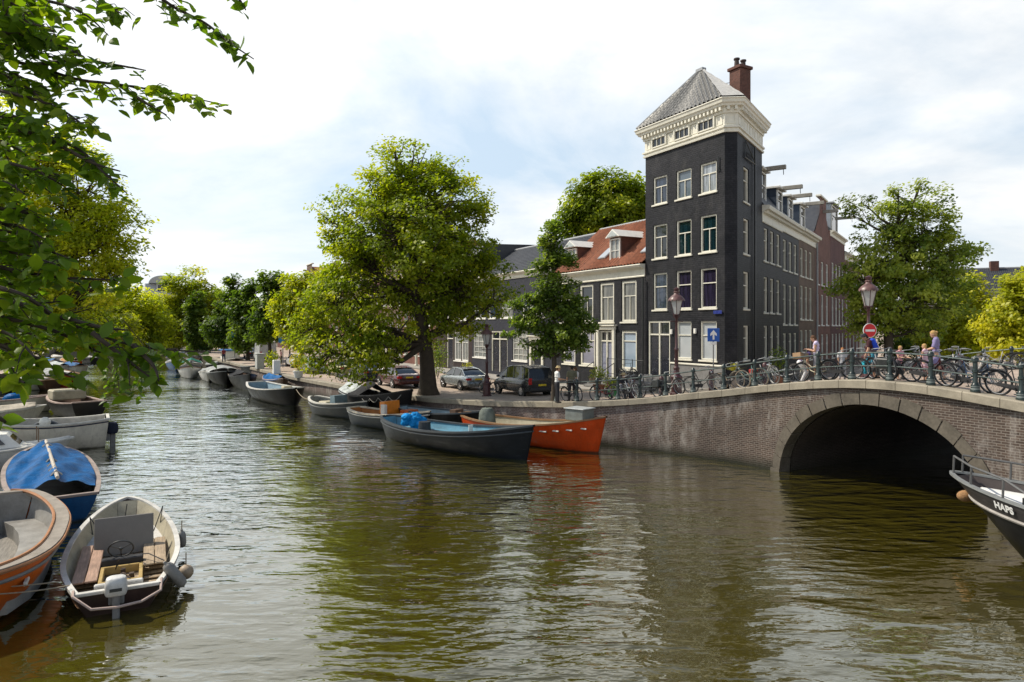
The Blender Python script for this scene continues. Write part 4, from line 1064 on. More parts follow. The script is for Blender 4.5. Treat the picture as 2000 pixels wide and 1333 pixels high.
crown_tree('plane_tree', 'dark green tree low behind the far railing', gb(42, 70),
    LB(70, (1800,660,60,40), (1850,680,50,30), (1750,670,40,35)), 120, 60, .34, L_DARK, .3, 4, seed=13, csize=1.0)
# left bank
crown_tree('elm_tree', 'sunlit olive-green elm leaning out from the left bank', (XL(30)-1.2, 30, 1.35),
    LB(30, (60,400,110,75), (175,370,75,60), (215,455,62,62), (110,500,120,70), (215,535,45,35), (10,300,110,80), (130,300,60,40), (-80,420,120,110), (245,500,32,40), (30,570,110,60), (150,580,90,45), (-60,620,110,60), (60,640,90,40), (70,300,100,60), (150,470,90,80), (120,620,70,40)),
    820, 62, .16, L_MID, .42, 4, seed=15, csize=.66, bias=.10)
crown_tree('elm_tree', 'dark olive tree on the left bank above the moored boats', (XL(52)-1.0, 52, 1.35),
    LB(52, (70,610,80,60), (150,630,70,50), (20,650,80,50), (-60,600,110,90), (190,600,45,40), (120,570,60,40)), 300, 60, .26, L_ELM, .4, 5, seed=16, csize=.85, bias=-.02)
crown_tree('lime_tree', 'yellow tree on the left bank close to the water', (XL(78)-.8, 78, 1.35),
    LB(78, (195,620,62,50), (130,645,60,40), (235,650,45,38), (90,620,60,50), (190,665,50,24)), 260, 60, .34, L_YEL, .4, 5, seed=17, csize=1.1, bias=-.05)
crown_tree('elm_tree', 'olive tree farther along the left bank', (XL(112)-.6, 112, 1.35),
    LB(112, (265,600,55,45), (225,610,55,50), (290,640,45,42), (250,660,55,30)), 240, 60, .46, L_MID, .4, 5, seed=18, csize=1.5)
# far end and right quay
crown_tree('elm_tree', 'tall rounded yellow-green tree at the far end of the canal', (-61, 130, 1.2),
    LB(130, (362,560,45,40), (345,610,55,45), (395,605,42,52), (330,650,50,32), (400,660,35,24), (365,640,60,40)), 330, 62, .5, L_ELM, .45, 6, seed=20, csize=1.5, bias=.12)
crown_tree('lime_tree', 'yellow tree low over the water at the far end', (-75, 142, 1.2),
    LB(142, (310,620,36,34), (290,655,45,28), (330,665,34,22)), 160, 60, .55, L_YEL, .4, 5, seed=21, csize=1.6, bias=-.05)
for i, (px, Y, ls, lab) in enumerate([(384, 117, ((384,640,20,30), (382,600,14,30), (388,665,22,20)), 'narrow dark green tree farthest along the right quay'),
        (440, 98, ((436,640,30,34), (446,595,22,30), (452,560,10,18), (425,660,24,22), (455,650,22,30)), 'columnar dark tree on the right quay, left of two taller ones'),
        (484, 89, ((480,640,32,32), (478,595,24,32), (490,560,12,20), (470,665,26,18), (500,640,22,30)), 'columnar dark tree on the right quay between two similar ones'),
        (527, 77, ((522,635,34,36), (528,590,28,36), (518,555,10,24), (540,560,14,24), (540,640,24,30)), 'tallest columnar dark tree on the right quay, nearest of the row')]):
    x = (px-1000)/F*Y
    crown_tree('street_tree', lab, gb(x, Y), LB(Y, *ls), 150, 58, .3+.0012*Y, L_DARK, .24, 3.6, seed=30+i, csize=.95, bias=-.14, group='columnar trees along the right quay')
crown_tree('lime_tree', 'bright yellow-green tree just left of the big elm', gb(-20.9, 68),
    LB(68, (585,570,36,34), (575,610,38,40), (610,600,38,48), (590,650,42,30), (620,555,28,30), (560,630,22,30)), 300, 60, .29, L_ELM, .3, 4.5, seed=40, csize=.95, bias=.2)
for i, (px, Y, r_) in enumerate([(150, 170, 70), (215, 165, 55), (255, 172, 55), (300, 168, 45), (420, 160, 30), (90, 160, 80), (0, 150, 90)]):
    x = (px-1000)/F*Y
    crown_tree('distant_tree', ['dark tree in the distant row, farthest left but one', 'dark tree in the distant row behind the yellow trees', 'olive distant tree beside the pale rounded roof', 'olive distant tree under the pale rounded roof', 'distant tree filling the gap left of the columnar trees', 'dark broad tree in the distant row behind the left boats', 'broad tree in the distant row at the left edge'][i], (x, Y, 1.2),
        LB(Y, (px, 640, r_, 40), (px-r_*.4, 605, r_*.6, 36), (px+r_*.4, 610, r_*.6, 36), (px, 590, r_*.5, 26)), 170, 50, .7, [L_ELM, L_MID][i % 2], .4, 4, seed=50+i, csize=2.2, bias=-.05)

# ---- overhanging elm close to the camera
rng = np.random.default_rng(77)
TB = Vector((-8.4, 2.9, 2.35))
t0 = thing('elm_tree', 'elm with large dark leaves overhanging from the upper left close to the viewer', 'tree', TB)
BR = [([(230,-70),(330,8),(400,45),(450,85),(496,116)], 4.6, 4.5, 1), ([(430,-60),(468,0),(480,20)], 4.6, 4.6, 0), ([(-80,98),(60,128),(150,155),(230,165),(330,182),(445,207)], 4.4, 4.5, 1), ([(230,165),(290,205),(325,225)], 4.4, 4.4, 0),
 ([(60,128),(150,118),(230,128),(285,138)], 4.4, 4.3, 0), ([(-80,-20),(80,0),(160,25),(212,70)], 4.3, 4.2, 1), ([(60,-80),(180,-10),(238,28)], 4.5, 4.4, 1), ([(-80,60),(60,70),(120,90),(165,112)], 4.0, 4.0, 1),
 ([(-80,160),(50,190),(120,215),(170,250)], 4.1, 4.0, 1), ([(-80,230),(60,260),(150,290),(200,335),(248,378)], 4.0, 3.9, 1), ([(100,275),(180,318),(235,335)], 4.0, 3.9, 0), ([(-80,300),(60,330),(130,368)], 3.8, 3.8, 1),
 ([(-80,400),(50,415),(95,440)], 3.9, 3.9, 1), ([(-80,505),(80,538),(170,545),(248,548)], 3.9, 4.0, 1), ([(-80,545),(40,575),(110,620),(180,650),(260,675),(335,684),(412,688)], 3.5, 3.7, 1), ([(180,650),(250,705),(300,742)], 3.5, 3.6, 1),
 ([(-80,650),(60,695),(120,728),(165,742)], 3.4, 3.4, 1), ([(-80,720),(20,738),(48,748)], 3.2, 3.2, 0), ([(-80,600),(100,645),(200,690),(275,705)], 3.7, 3.8, 1), ([(-50,790),(-5,815),(15,828)], 2.7, 2.7, 0), ([(-80,450),(60,480),(135,505)], 3.8, 3.9, 1), ([(-80,570),(60,600),(150,640)], 3.6, 3.7, 1),
 ([(260,675),(300,715),(310,745)], 3.6, 3.6, 0), ([(120,620),(200,640),(250,645)], 3.6, 3.7, 0), ([(-80,620),(20,655),(70,700)], 3.3, 3.3, 1)]
for k in range(58):
    y0 = rng.uniform(-60, 720); x1 = rng.uniform(10, 125); d_ = rng.uniform(3.8, 6.0)
    BR.append(([(-130, y0-rng.uniform(0, 60)), (x1*.4-20, y0+rng.uniform(-10, 20)), (x1, y0+rng.uniform(10, 60))], d_, d_+rng.uniform(-.2, .2), 1))
mbb = MB(); cen = []; nrm = []; tps = []; sz = []; tn = []
def leaf_at(p, d, tw_):
    dirv = (d*.5+Vector(rng.normal(0, .45, 3))+Vector((0, 0, -.45))).normalized()
    n_ = (Vector((0, -.25, .9))+Vector(rng.normal(0, .5, 3))).normalized()
    s_ = rng.uniform(.06, .105)
    cen.append(tuple(p+dirv*s_*.6)); nrm.append(tuple(n_)); tps.append(tuple(dirv)); sz.append(s_); tn.append(.45+tw_+rng.normal(0, .13))
for pts, d0, d1, side in BR:
    n = len(pts); W = []
    for i, (px, py) in enumerate(pts):
        d_ = d0+(d1-d0)*i/(n-1)+(.06*rng.normal()); W.append(Vector(AT(px, py, d_)))
    # smooth resample
    pl = []
    for i in range(n-1):
        for k in range(6):
            t = k/6; a = W[max(0, i-1)]; b_ = W[i]; c = W[i+1]; e = W[min(n-1, i+2)]
            pl.append(.5*((2*b_)+(c-a)*t+(2*a-5*b_+4*c-e)*t*t+(3*b_-a-3*c+e)*t**3))
    pl.append(W[-1]); L = sum((q-p).length for p, q in zip(pl[:-1], pl[1:]))
    mbb.tube([p-TB for p in pl], [max(.003, .011*(1-i/len(pl))+.003) for i in range(len(pl))], 6, cap=False)
    if pts[0][0] < -20 or pts[0][1] < -40:
        j = Vector((TB.x+.3, TB.y+.1, max(4.6, min(8.5, pl[0].z+.4))))
        mbb.tube([p-TB for p in (j, j.lerp(pl[0], .5)+Vector((0, 0, .25)), pl[0])], [.05, .03, .014], 6, cap=False)
    tw_ = rng.normal(0, .08)
    step = .028 if side else .032; acc = 0; nxt = .1*L
    for p, q in zip(pl[:-1], pl[1:]):
        sl_ = (q-p).length; d = (q-p).normalized()
        while nxt < acc+sl_:
            pt = p.lerp(q, (nxt-acc)/sl_); f = nxt/L
            leaf_at(pt, d, tw_)
            if side and rng.random() < .30 and f < .93:
                tl = rng.uniform(.12, .30)*(1.15-f*.7); sd = d.cross(Vector((0, 0, 1))).normalized()*(1 if rng.random() < .5 else -1)
                td = (d*.75+sd*.5+Vector(rng.normal(0, .28, 3))+Vector((0, 0, -.18))).normalized(); e = pt+td*tl+Vector((0, 0, -.12*tl))
                mbb.tube([pt-TB, pt.lerp(e, .5)+Vector((0, 0, .03))-TB, e-TB], [.005, .003, .002], 4, cap=False)
                for k in range(int(tl/.034)+1): leaf_at(pt.lerp(e, min(1, (k+.6)*.034/tl)), td, tw_)
            nxt += step*rng.uniform(.7, 1.4)
        acc += sl_
# thin hanging sprigs lower down
for k in range(9):
    px, py = rng.uniform(195, 305), rng.uniform(690, 735); a = Vector(AT(px, py, 9.0)); e = Vector(AT(px+rng.uniform(-25, 15), py+rng.uniform(35, 62), 9.0))
    mbb.tube([a+Vector((-.4, 0, .5))-TB, a-TB, e-TB], [.006, .004, .002], 4, cap=False)
    for q in range(14):
        leaf_at(a.lerp(e, q/13), (e-a).normalized(), 0.0)
mbb.build('branches', BARK, t0, True, fix=False)
leaf_object('foliage', t0, np.array(cen)-np.array(TB), np.array(nrm), np.array(tps), np.array(sz), .66, np.array(tn), L_NEAR, 'leaf')
mb = MB(); mb.tube([(0, 0, 0), (.05, 0, .4), (.1, .05, 2), (.25, .1, 4.5), (.3, .1, 7), (.2, .2, 10)], [.42, .33, .28, .24, .18, .06], 12); mb.build('trunk', BARK, t0, True, fix=False)
# ---------------------------------------------------------------- boats
def pm(n, c, **k): return P(n, c, **k)
HULL = {k: P('hull_'+k, c, r, var=.22, scale=1.6, fine=30, bmp=.08, grime=g, coat=0, spec=.25, wl=.85, scuff=.4) for k, c, r, g, co in [
    ('navy', (.008,.011,.016), .4, .08, 0), ('black', (.007,.007,.008), .4, .06, 0), ('orange', (.58,.065,.010), .4, .1, .2), ('rust_orange', (.58,.125,.016), .45, .12, .1),
    ('white', (.74,.72,.68), .4, .12, .1), ('cream', (.68,.64,.55), .5, .12, 0), ('grey', (.055,.065,.072), .5, .2, 0), ('blue', (.02,.12,.33), .4, .2, .1), ('brown', (.10,.055,.035), .5, .3, 0), ('red', (.35,.03,.02), .4, .2, .1), ('teal', (.05,.17,.16), .5, .3, 0), ('charcoal', (.032,.029,.029), .45, .1, 0)]}
INNER = {k: P('inner_'+k, c, .6, var=.3, scale=2.2, fine=25, bmp=.15, grime=g) for k, c, g in [
    ('blue', (.10,.26,.36), .35), ('greyblue', (.22,.31,.37), .4), ('beige', (.40,.36,.26), .4), ('white', (.62,.60,.56), .3), ('grey', (.26,.27,.27), .45), ('wood', (.26,.15,.07), .4), ('orangewood', (.42,.17,.05), .3), ('dark', (.05,.045,.04), .3), ('concrete', (.27,.26,.24), .5), ('brown', (.13,.075,.05), .3)]}
GUN = {k: P('gunwale_'+k, c, .5, var=.25, scale=3, grime=.3) for k, c in [('grey', (.20,.21,.21)), ('white', (.60,.58,.53)), ('navy', (.05,.06,.07)), ('black', (.02,.02,.022)), ('orange', (.42,.19,.085)), ('wood', (.25,.14,.07)), ('blue', (.05,.13,.28)), ('cream', (.52,.46,.36)), ('pink', (.45,.34,.29))]}
DECKW = WOOD('weathered_deck_wood', (.36,.27,.175), .75, axis=0); DECKG = WOOD('grey_deck_wood', (.22,.20,.17), .8, axis=0)
TARPB = None
def tarpmat(name, c, rough=.35):
    if name in MATS: return MATS[name]
    m, nt, out = newmat(name); b = nd(nt, 'BsdfPrincipled', Roughness=rough); b.inputs['Specular IOR Level'].default_value = .06
    tc = nt.nodes.new('ShaderNodeTexCoord').outputs['Object']
    mp = nd(nt, 'Mapping', Scale=(2.2, .7, 1), Rotation=(0, 0, .35)); lk(nt, tc, mp.inputs['Vector'])
    n1 = noise(nt, mp.outputs[0], 3.0, 5, .6); n1.inputs['Distortion'].default_value = 1.0
    n2 = noise(nt, tc, 2.0, 5).outputs[0]
    lk(nt, ramp(nt, n2, [(.3, tuple(x*.6 for x in c)), (.7, tuple(min(1, x*1.35) for x in c))]), b.inputs['Base Color'])
    lk(nt, bump(nt, n1.outputs[0], .9, .06), b.inputs['Normal']); lk(nt, b.outputs[0], out.inputs[0]); MATS[name] = m; return m
TARPB = tarpmat('blue_tarpaulin', (.002,.09,.27), .4); TARPG = tarpmat('grey_cover', (.33,.34,.33), .7); TARPK = tarpmat('black_cover', (.02,.02,.022), .6); TARPC = tarpmat('pale_cover', (.42,.45,.45), .6); TARPT = tarpmat('green_cover', (.03,.16,.12), .6)

class Hull:
    def __init__(h, L, B, fb=.8, bow=.45, stern=.12, sw=.55, bp=2.2, bq=.75, rake=.7, srake=.15, um=.42, dr=.35, flare=.16, floor=.14):
        h.L, h.B, h.fb, h.bow, h.st, h.sw, h.bp, h.bq, h.rake, h.sr, h.um, h.dr, h.fl, h.fz = L, B, fb, bow, stern, sw, bp, bq, rake, srake, um, dr, flare, floor
    def b(h, u, inset=0):
        if u < h.um:
            k = u/h.um; f = h.sw+(1-h.sw)*math.sin(math.pi/2*k)**(.9 if h.sw > .3 else .55)
        else:
            k = (u-h.um)/(1-h.um); f = max(0, 1-k**h.bp)**h.bq
        return max(.012, h.B/2*f-inset)
    def z(h, u):
        return h.fb+h.bow*max(0, (u-.35)/.65)**2+h.st*max(0, (.35-u)/.35)**2
    def x(h, u, z):
        w_ = max(0, (u-.6)/.4)**2; s_ = max(0, (.3-u)/.3)**2; zz = h.z(u)
        return h.L*(u-.5)+h.rake*w_*(z/zz-1)*1.0-h.sr*s_*(z/zz-1)
    def sec(h, u, k, inset=0):
        zz = h.z(u); z = zz+(-h.dr-zz)*k
        y = h.b(u, inset)*(1-h.fl*k)*max(0, math.cos(math.pi/2*min(1, k)))**.42
        return y, z
    def yin(h, u, z, inset=.07):
        zz = h.z(u); k = (zz-z)/(zz+h.dr); return max(.008, h.b(u, inset)*(1-h.fl*k)*max(0, math.cos(math.pi/2*min(1, max(0, k))))**.42)
    def us(h, n=26): return [.5-.5*math.cos(math.pi*i/(n-1)) if i not in (0, n-1) else float(i == n-1) for i in range(n)]
    def shell(h, mat, parent, name='hull', k0=0.0, k1=.93):
        mb = MB(); K = 9
        for sg in (-1, 1):
            rows = []
            for u in h.us():
                row = []
                for j in range(K+1):
                    y, z = h.sec(u, k0+(k1-k0)*j/K); row.append((h.x(u, z), sg*y, z))
                rows.append(row)
            mb.grid(rows)
        for u in (0.0, 1.0):
            pts = []
            for j in range(K+1):
                y, z = h.sec(u, k0+(k1-k0)*j/K); pts.append((h.x(u, z), y, z))
            mb.add(pts+[(p[0], -p[1], p[2]) for p in pts], [(j, j+1, K+2+j, K+1+j) for j in range(K)])
        import bmesh
        o = mb.build(name, mat, parent, True); bm_ = bmesh.new(); bm_.from_mesh(o.data); bmesh.ops.remove_doubles(bm_, verts=bm_.verts, dist=.015); bmesh.ops.recalc_face_normals(bm_, faces=bm_.faces); bm_.to_mesh(o.data); bm_.free(); return o
    def lining(h, mat, parent, fz=None, u0=0.03, u1=.97, floormat=None):
        fz = h.fz if fz is None else fz; mb = MB(); us_ = [u0+(u1-u0)*u for u in h.us(22)]; K = 4
        for sg in (-1, 1):
            mb.grid([[(h.x(u, h.z(u)+(fz-h.z(u))*j/K), sg*h.yin(u, h.z(u)+(fz-h.z(u))*j/K), h.z(u)-.005+(fz-h.z(u))*j/K) for j in range(K+1)] for u in us_])
        for u in (u0, u1):
            c = [(h.x(u, z), y, z) for z in (h.z(u), fz) for y in (-h.yin(u, z), h.yin(u, z))]; mb.add(c, [(0, 1, 3, 2)])
        l = mb.build('inner_lining', mat, parent, True, fix=False)
        mb = MB(); mb.grid([[(h.x(u, fz), h.yin(u, fz)*q, fz) for q in (-1, 0, 1)] for u in us_]); mb.build('floor', floormat or mat, parent, fix=False)
        return l
    def gunwale(h, mat, parent, wi=.11, wo=.035, th=.07, up=.03):
        mb = MB(); us_ = h.us(34)
        for sg in (-1, 1):
            rows = []
            for u in us_:
                b_ = h.b(u); z = h.z(u); xx = h.x(u, z); ex = .04*max(0, (u-.97)/.03)-.04*max(0, (.03-u)/.03)
                bi = max(.0, b_-wi)
                rows.append([(xx+ex, sg*(b_+wo), z-th+up), (xx+ex, sg*(b_+wo), z+up), (xx, sg*bi, z+up), (xx, sg*bi, z-th+up)])
            mb.grid(rows, closed=True)
        u = 0.0
        if h.b(0) > .2:
            x0 = h.x(0, h.z(0)); mb.bbox(x0-.04, x0+wi, -h.b(0)-wo+.01, h.b(0)+wo-.01, h.z(0)-th+up-.002, h.z(0)+up+.003, .01)
        return mb.build('gunwale', mat, parent, fix=True)
    def strake(h, mat, parent, k=.16, r=.025, name='rub_strake'):
        mb = MB()
        for sg in (-1, 1): mb.tube([(h.x(u, h.sec(u, k)[1]), sg*(h.sec(u, k)[0]+.008), h.sec(u, k)[1]) for u in h.us(30)], r, 6)
        return mb.build(name, mat, parent, True)
    def deck(h, mat, parent, u0, u1, drop=.03, name='foredeck', camber=.05):
        mb = MB(); rows = []
        for i in range(12):
            u = u0+(u1-u0)*i/11; z = h.z(u)-drop; b_ = h.yin(u, z, .04)
            rows.append([(h.x(u, z), b_*q, z+camber*(1-q*q)) for q in (-1, -.5, 0, .5, 1)])
        mb.grid(rows)
        e = rows[0] if u1 >= .9 else rows[-1]; mb.add(list(e)+[(p[0], p[1], p[2]-.10) for p in e], [(j, j+1, 6+j, 5+j) for j in range(4)])
        return mb.build(name, mat, parent, fix=False)
    def thwart(h, mat, parent, u, z, w=.28, name='thwart', t=.045):
        x = h.x(u, z); y = h.yin(u, z)-.01; mb = MB(); mb.bbox(x-w/2, x+w/2, -y, y, z-t, z, .01); return mb.build(name, mat, parent)
    def bench(h, mat, parent, u0, u1, z, w, sg, name='side_bench', t=.05, down=0.0):
        mb = MB(); rows = []
        for i in range(9):
            u = u0+(u1-u0)*i/8; y = h.yin(u, z)-.005; x = h.x(u, z); yi = max(.02, y-w)
            rows.append([(x, sg*y, z), (x, sg*yi, z), (x, sg*yi, z-t-down), (x, sg*y, z-t-down)])
        mb.grid(rows, closed=True); n = len(rows); mb.f += [(0, 1, 2, 3), (4*n-1, 4*n-2, 4*n-3, 4*n-4)]
        return mb.build(name, mat, parent)
    def cover(h, mat, parent, u0, u1, ridge, name='boat_cover', seed=1, drape=.12, wr=.03, flat=.0, over=.05):
        rg = random.Random(seed); mb = MB(); rows = []; ph = [rg.uniform(0, 6) for _ in range(6)]
        for i in range(27):
            u = u0+(u1-u0)*i/26; b_ = h.b(u)+over; z = h.z(u)+.05; row = []
            hr = ridge*(1-.25*abs(2*i/26-1)**3)
            for j in range(21):
                q = -1+2*j/20; a = abs(q)
                prof = (1-a)**(.92) if not flat else (1-a**flat)
                zz = z+hr*prof-(drape*max(0, a-.93)/.07)
                zz += wr*(math.sin(9*u*h.L*.5+ph[0]+4*q)*.5+math.sin(17*u+ph[1]+9*q))*min(1, 3*(1-a))*.6-.05*math.sin(math.pi*a)*(1-flat*.1)
                row.append((h.x(u, z), b_*q, zz))
            rows.append(row)
        mb.grid(rows); return mb.build(name, mat, parent, True, fix=False)
def boat(name, label, A, B, bw, group=None, cat='boat', **k):
    """A stern and B bow, points on the water"""
    a, b_ = Vector(A), Vector(B); L = (b_-a).length; c = (a+b_)/2; d = b_-a
    o = thing(name, label, cat, (c.x, c.y, 0), math.atan2(d.y, d.x), group); return o, Hull(L, bw, **k)
def outboard(o, x, y, z, cowl=None, s=1.0, tilt=0):
    cowl = cowl or P('outboard_white', (.60,.59,.56), .4, grime=.3); m = Matrix.Translation((x, y, z)) @ Matrix.Rotation(tilt, 4, 'Y') @ Matrix.Scale(s, 4)
    mb = MB(); rows = []
    for zz, a, b_ in ((0, .13, .17), (.06, .17, .19), (.22, .165, .185), (.31, .13, .16), (.335, .09, .12)):
        rows.append([(m @ Vector((a*math.copysign(abs(math.cos(t))**.6, math.cos(t)), b_*math.copysign(abs(math.sin(t))**.6, math.sin(t)), zz)))[:] for t in np.linspace(0, 2*math.pi, 16, endpoint=False)])
    mb.grid(rows, closed=True); mb.f.append(tuple(64+k for k in range(16))); mb.f.append(tuple(reversed(range(16))))
    mo = mb.build('outboard_motor', cowl, o, True)
    mb = MB(); mb.bbox(-.09, .06, -.06, .06, -.75, .0, .02, m); mb.bbox(.05, .24, -.13, .13, -.22, .02, .02, m); mb.bbox(-.12, .1, -.09, .09, -.86, -.75, .02, m)
    mb.build('motor_leg', P('motor_grey', (.20,.20,.20), .5, grime=.4), mo)
    mb = MB(); mb.bbox(-.175, -.165, -.10, .10, .10, .16, .003, m); mb.build('motor_stripe', BLKMET, mo); return mo
def wheel(o, x, y, z, r=.2, tilt=.5, mat=BLKMET):
    m = Matrix.Translation((x, y, z)) @ Matrix.Rotation(math.pi/2-tilt, 4, 'Y'); mb = MB()
    mb.tube([(m @ Vector((r*math.cos(t), r*math.sin(t), 0)))[:] for t in np.linspace(0, 2*math.pi, 25)], .016, 6, cap=False)
    for t in (0, 2.1, 4.2): mb.tube([(m @ Vector((0, 0, 0)))[:], (m @ Vector((r*math.cos(t), r*math.sin(t), 0)))[:]], .012, 5)
    mb.ball((m @ Vector((0, 0, 0)))[:], .04, 8); return mb.build('steering_wheel', mat, o, True)
def fender(label, x, y, z, r=.1, L=.45, tilt=0.0, rz=0.0, mat=None, ballf=False):
    o = thing('boat_fender', label, 'fender', (x, y, z), rz, 'fenders hanging on the small wooden boat'); m = Matrix.Rotation(tilt, 4, 'X'); mb = MB()
    if ballf: mb.ball((0, 0, 0), r*1.5, 16)
    else: mb.lathe([(.02, -L/2), (r*.75, -L/2+.03), (r, -L/2+.1), (r, L/2-.1), (r*.75, L/2-.03), (.03, L/2), (.025, L/2+.05)], n=14, m=m)
    mb.build('body', mat or P('fender_grey', (.25,.24,.22), .5, grime=.4), o, True)
    mb = MB(); p = (0, 0, r*1.5) if ballf else (m @ Vector((0, 0, L/2)))[:]
    mb.tube([p, (p[0], p[1]*.6, p[2]+.25)], .012, 5); mb.build('cord', P('rope', (.30,.25,.18), .9), o); return o
def console(o, x, y, w, d, z0, z1, mat, name='console'):
    mb = MB(); mb.prism([(x-d/2, z0), (x+d/2, z0), (x+d/2*.6, z1), (x-d/2, z1*.97+.03*z0)], y-w/2, y+w/2); return mb.build(name, mat, o)
def ropeobj(label, pts, r=.018, sag=.3):
    a, b_ = Vector(pts[0]), Vector(pts[-1]); ps = [a.lerp(b_, t)-Vector((0, 0, sag*4*t*(1-t))) for t in np.linspace(0, 1, 12)]
    mb = MB(); mb.tube([p-a for p in ps], r, 5); o = mb.build('mooring_rope', P('rope', (.30,.25,.18), .9), None, True, loc=a); return tag(o, label, 'rope')

# --- right side, nearest first
o, h = boat('open_sloop', 'large dark navy open boat with pale blue interior and blue cloth inside', (-6.3, 34.0), (.85, 27.25), 2.75, fb=.86, bow=.62, stern=.16, sw=.12, rake=.35, srake=.3, um=.46, bp=2.6, bq=.7)
h.shell(HULL['navy'], o); h.lining(INNER['blue'], o, .16); h.gunwale(GUN['navy'], o, .13, .04); h.strake(GUN['navy'], o, .13, .035); h.deck(P('navy_deck', (.06,.075,.085), .5, grime=.3), o, .80, .985, .02)
h.bench(INNER['blue'], o, .1, .62, .52, .34, 1); h.bench(INNER['blue'], o, .1, .62, .52, .34, -1); h.thwart(INNER['greyblue'], o, .56, .56, .3)
mb = MB(); mb.bbox(-2.3, -1.2, -.35, .35, .16, .62, .03); mb.build('engine_box', P('engine_box_navy', (.06,.08,.10), .5), o)
mb = MB(); mb.lathe([(.30, .62), (.27, 1.02), (.0, 1.03)], (-1.75, -.1, 0), 16); mb.build('bucket', P('dark_bucket', (.035,.04,.045), .5), o)
mb = MB(); mb.bbox(.2, .24, .86, 1.12, .5, .95, .01); mb.build('white_sheet', WHITE, o)
bl = thing('bundled_tarp', 'crumpled bright blue tarpaulin lying in the navy boat', 'tarpaulin', (o.location.x-.78*2.6+.1, o.location.y+.66*2.6+.2, .62), .4)
mb = MB(); rg = random.Random(5)
for k in range(9): mb.ball((rg.uniform(-.42, .42), rg.uniform(-.25, .25), .15+rg.uniform(0, .42)), (rg.uniform(.18, .3), rg.uniform(.15, .26), rg.uniform(.16, .26)), 10)
bo = mb.build('cloth', tarpmat('bright_blue_cloth', (.015,.25,.60), .45), bl, True)
rm = bo.modifiers.new('r', 'REMESH'); rm.mode = 'VOXEL'; rm.voxel_size = .03
ds = bo.modifiers.new('d', 'DISPLACE'); tx = bpy.data.textures.new('fold', 'CLOUDS'); tx.noise_scale = .16; ds.texture = tx; ds.strength = .12
o, h = boat('open_sloop', 'orange-red steel boat with beige interior and grey box on its bow', (-2.55, 35.0), (4.0, 29.05), 2.5, fb=.92, bow=.68, stern=.12, sw=.12, rake=.4, srake=.3, um=.44, bp=2.5, bq=.7)
h.shell(HULL['orange'], o); h.lining(INNER['beige'], o, .2); h.gunwale(GUN['wood'], o, .12, .04); h.deck(INNER['beige'], o, .72, .985, .06)
h.bench(INNER['beige'], o, .08, .7, .55, .4, 1); h.bench(INNER['beige'], o, .08, .7, .55, .4, -1); h.thwart(INNER['beige'], o, .3, .6, .35)
for k, u in enumerate((.70, .77, .84, .91)):
    y, z = h.sec(u, .2); mb = MB(); mb.bbox(h.x(u, z)-.24, h.x(u, z)+.24, -y-.02, -y+.03, z-.03, z+.03, .01); mb.build('slot', GUN['white'], o)
mb = MB(); xb = h.x(.9, 1.4); mb.bbox(xb-1.0, xb-.02, -.42, .42, 1.34, 1.83, .03); bx_ = mb.build('grey_box', P('grey_steel_box', (.17,.19,.18), .5, grime=.3), o)
mb = MB(); mb.bbox(xb-1.05, xb+.03, -.47, .47, 1.833, 1.88, .015); mb.build('box_lid', P('light_grey_lid', (.36,.38,.38), .5, grime=.2), bx_)
mb = MB(); rg = random.Random(2)
rows = []
for z, r_ in ((.3, .42), (.8, .40), (1.25, .36), (1.42, .25), (1.46, .08)):
    rows.append([(-2.55+r_*math.cos(t)*(1+.1*rg.random()), r_*math.sin(t)*(1+.1*rg.random())-.1, z) for t in np.linspace(0, 2*math.pi, 14, endpoint=False)])
mb.grid(rows, closed=True); mb.build('engine_cover', tarpmat('grey_green_cover', (.15,.17,.15), .8), o, True)
o, h = boat('open_boat', 'grey-blue open boat moored against the quay behind the orange-red boat', (-6.2, 37.9), (-1.3, 33.9), 2.0, fb=.95, bow=.3, stern=.1, sw=.35, rake=.4, um=.4)
h.shell(HULL['black'], o); h.lining(INNER['greyblue'], o, .2); h.gunwale(GUN['navy'], o, .11); h.thwart(INNER['wood'], o, .35, .7, .35); h.thwart(INNER['greyblue'], o, .62, .7, .4); console(o, 1.2, 0, .6, .5, .2, 1.2, INNER['brown']); h.bench(INNER['greyblue'], o, .1, .8, .6, .35, 1)
o, h = boat('open_boat', 'small boat with cream gunwale and bright orange steering console', (-9.0, 38.6), (-4.2, 34.9), 2.1, fb=.78, bow=.32, stern=.12, sw=.3, rake=.45, um=.42, bp=2.2)
h.shell(HULL['grey'], o); h.lining(INNER['orangewood'], o, .18); h.gunwale(GUN['cream'], o, .17, .05); h.strake(GUN['white'], o, .12, .035); h.deck(INNER['white'], o, .7, .98)
h.bench(INNER['orangewood'], o, .1, .6, .5, .34, 1); h.bench(INNER['orangewood'], o, .1, .6, .5, .34, -1); cs = console(o, -.05, .1, 1.05, .5, .18, 1.45, P('orange_paint', (.62,.20,.02), .45)); wheel(cs, -.36, .1, 1.1, .22, .15)
mb = MB(); mb.bbox(-.02, .3, -.62, -.42, .18, 1.3, .02); mb.build('console_side', INNER['white'], o); mb = MB(); mb.bbox(.7, 1.3, .1, .9, .18, 1.0, .03); mb.build('orange_seat', P('orange_red_seat', (.45,.09,.02), .5), o)
o, h = boat('open_boat', 'grey open work boat with rounded stern and pale canopy behind it', (-12.7, 43.6), (-8.4, 39.7), 2.2, fb=.82, bow=.3, stern=.2, sw=.15, rake=.4, um=.45)
h.shell(HULL['grey'], o); h.lining(INNER['grey'], o, .18); h.gunwale(GUN['white'], o, .13, .045); h.strake(GUN['grey'], o, .2, .03); h.thwart(INNER['dark'], o, .5, .66, .5); h.bench(INNER['grey'], o, .1, .8, .55, .4, 1); h.bench(INNER['grey'], o, .1, .8, .55, .4, -1)
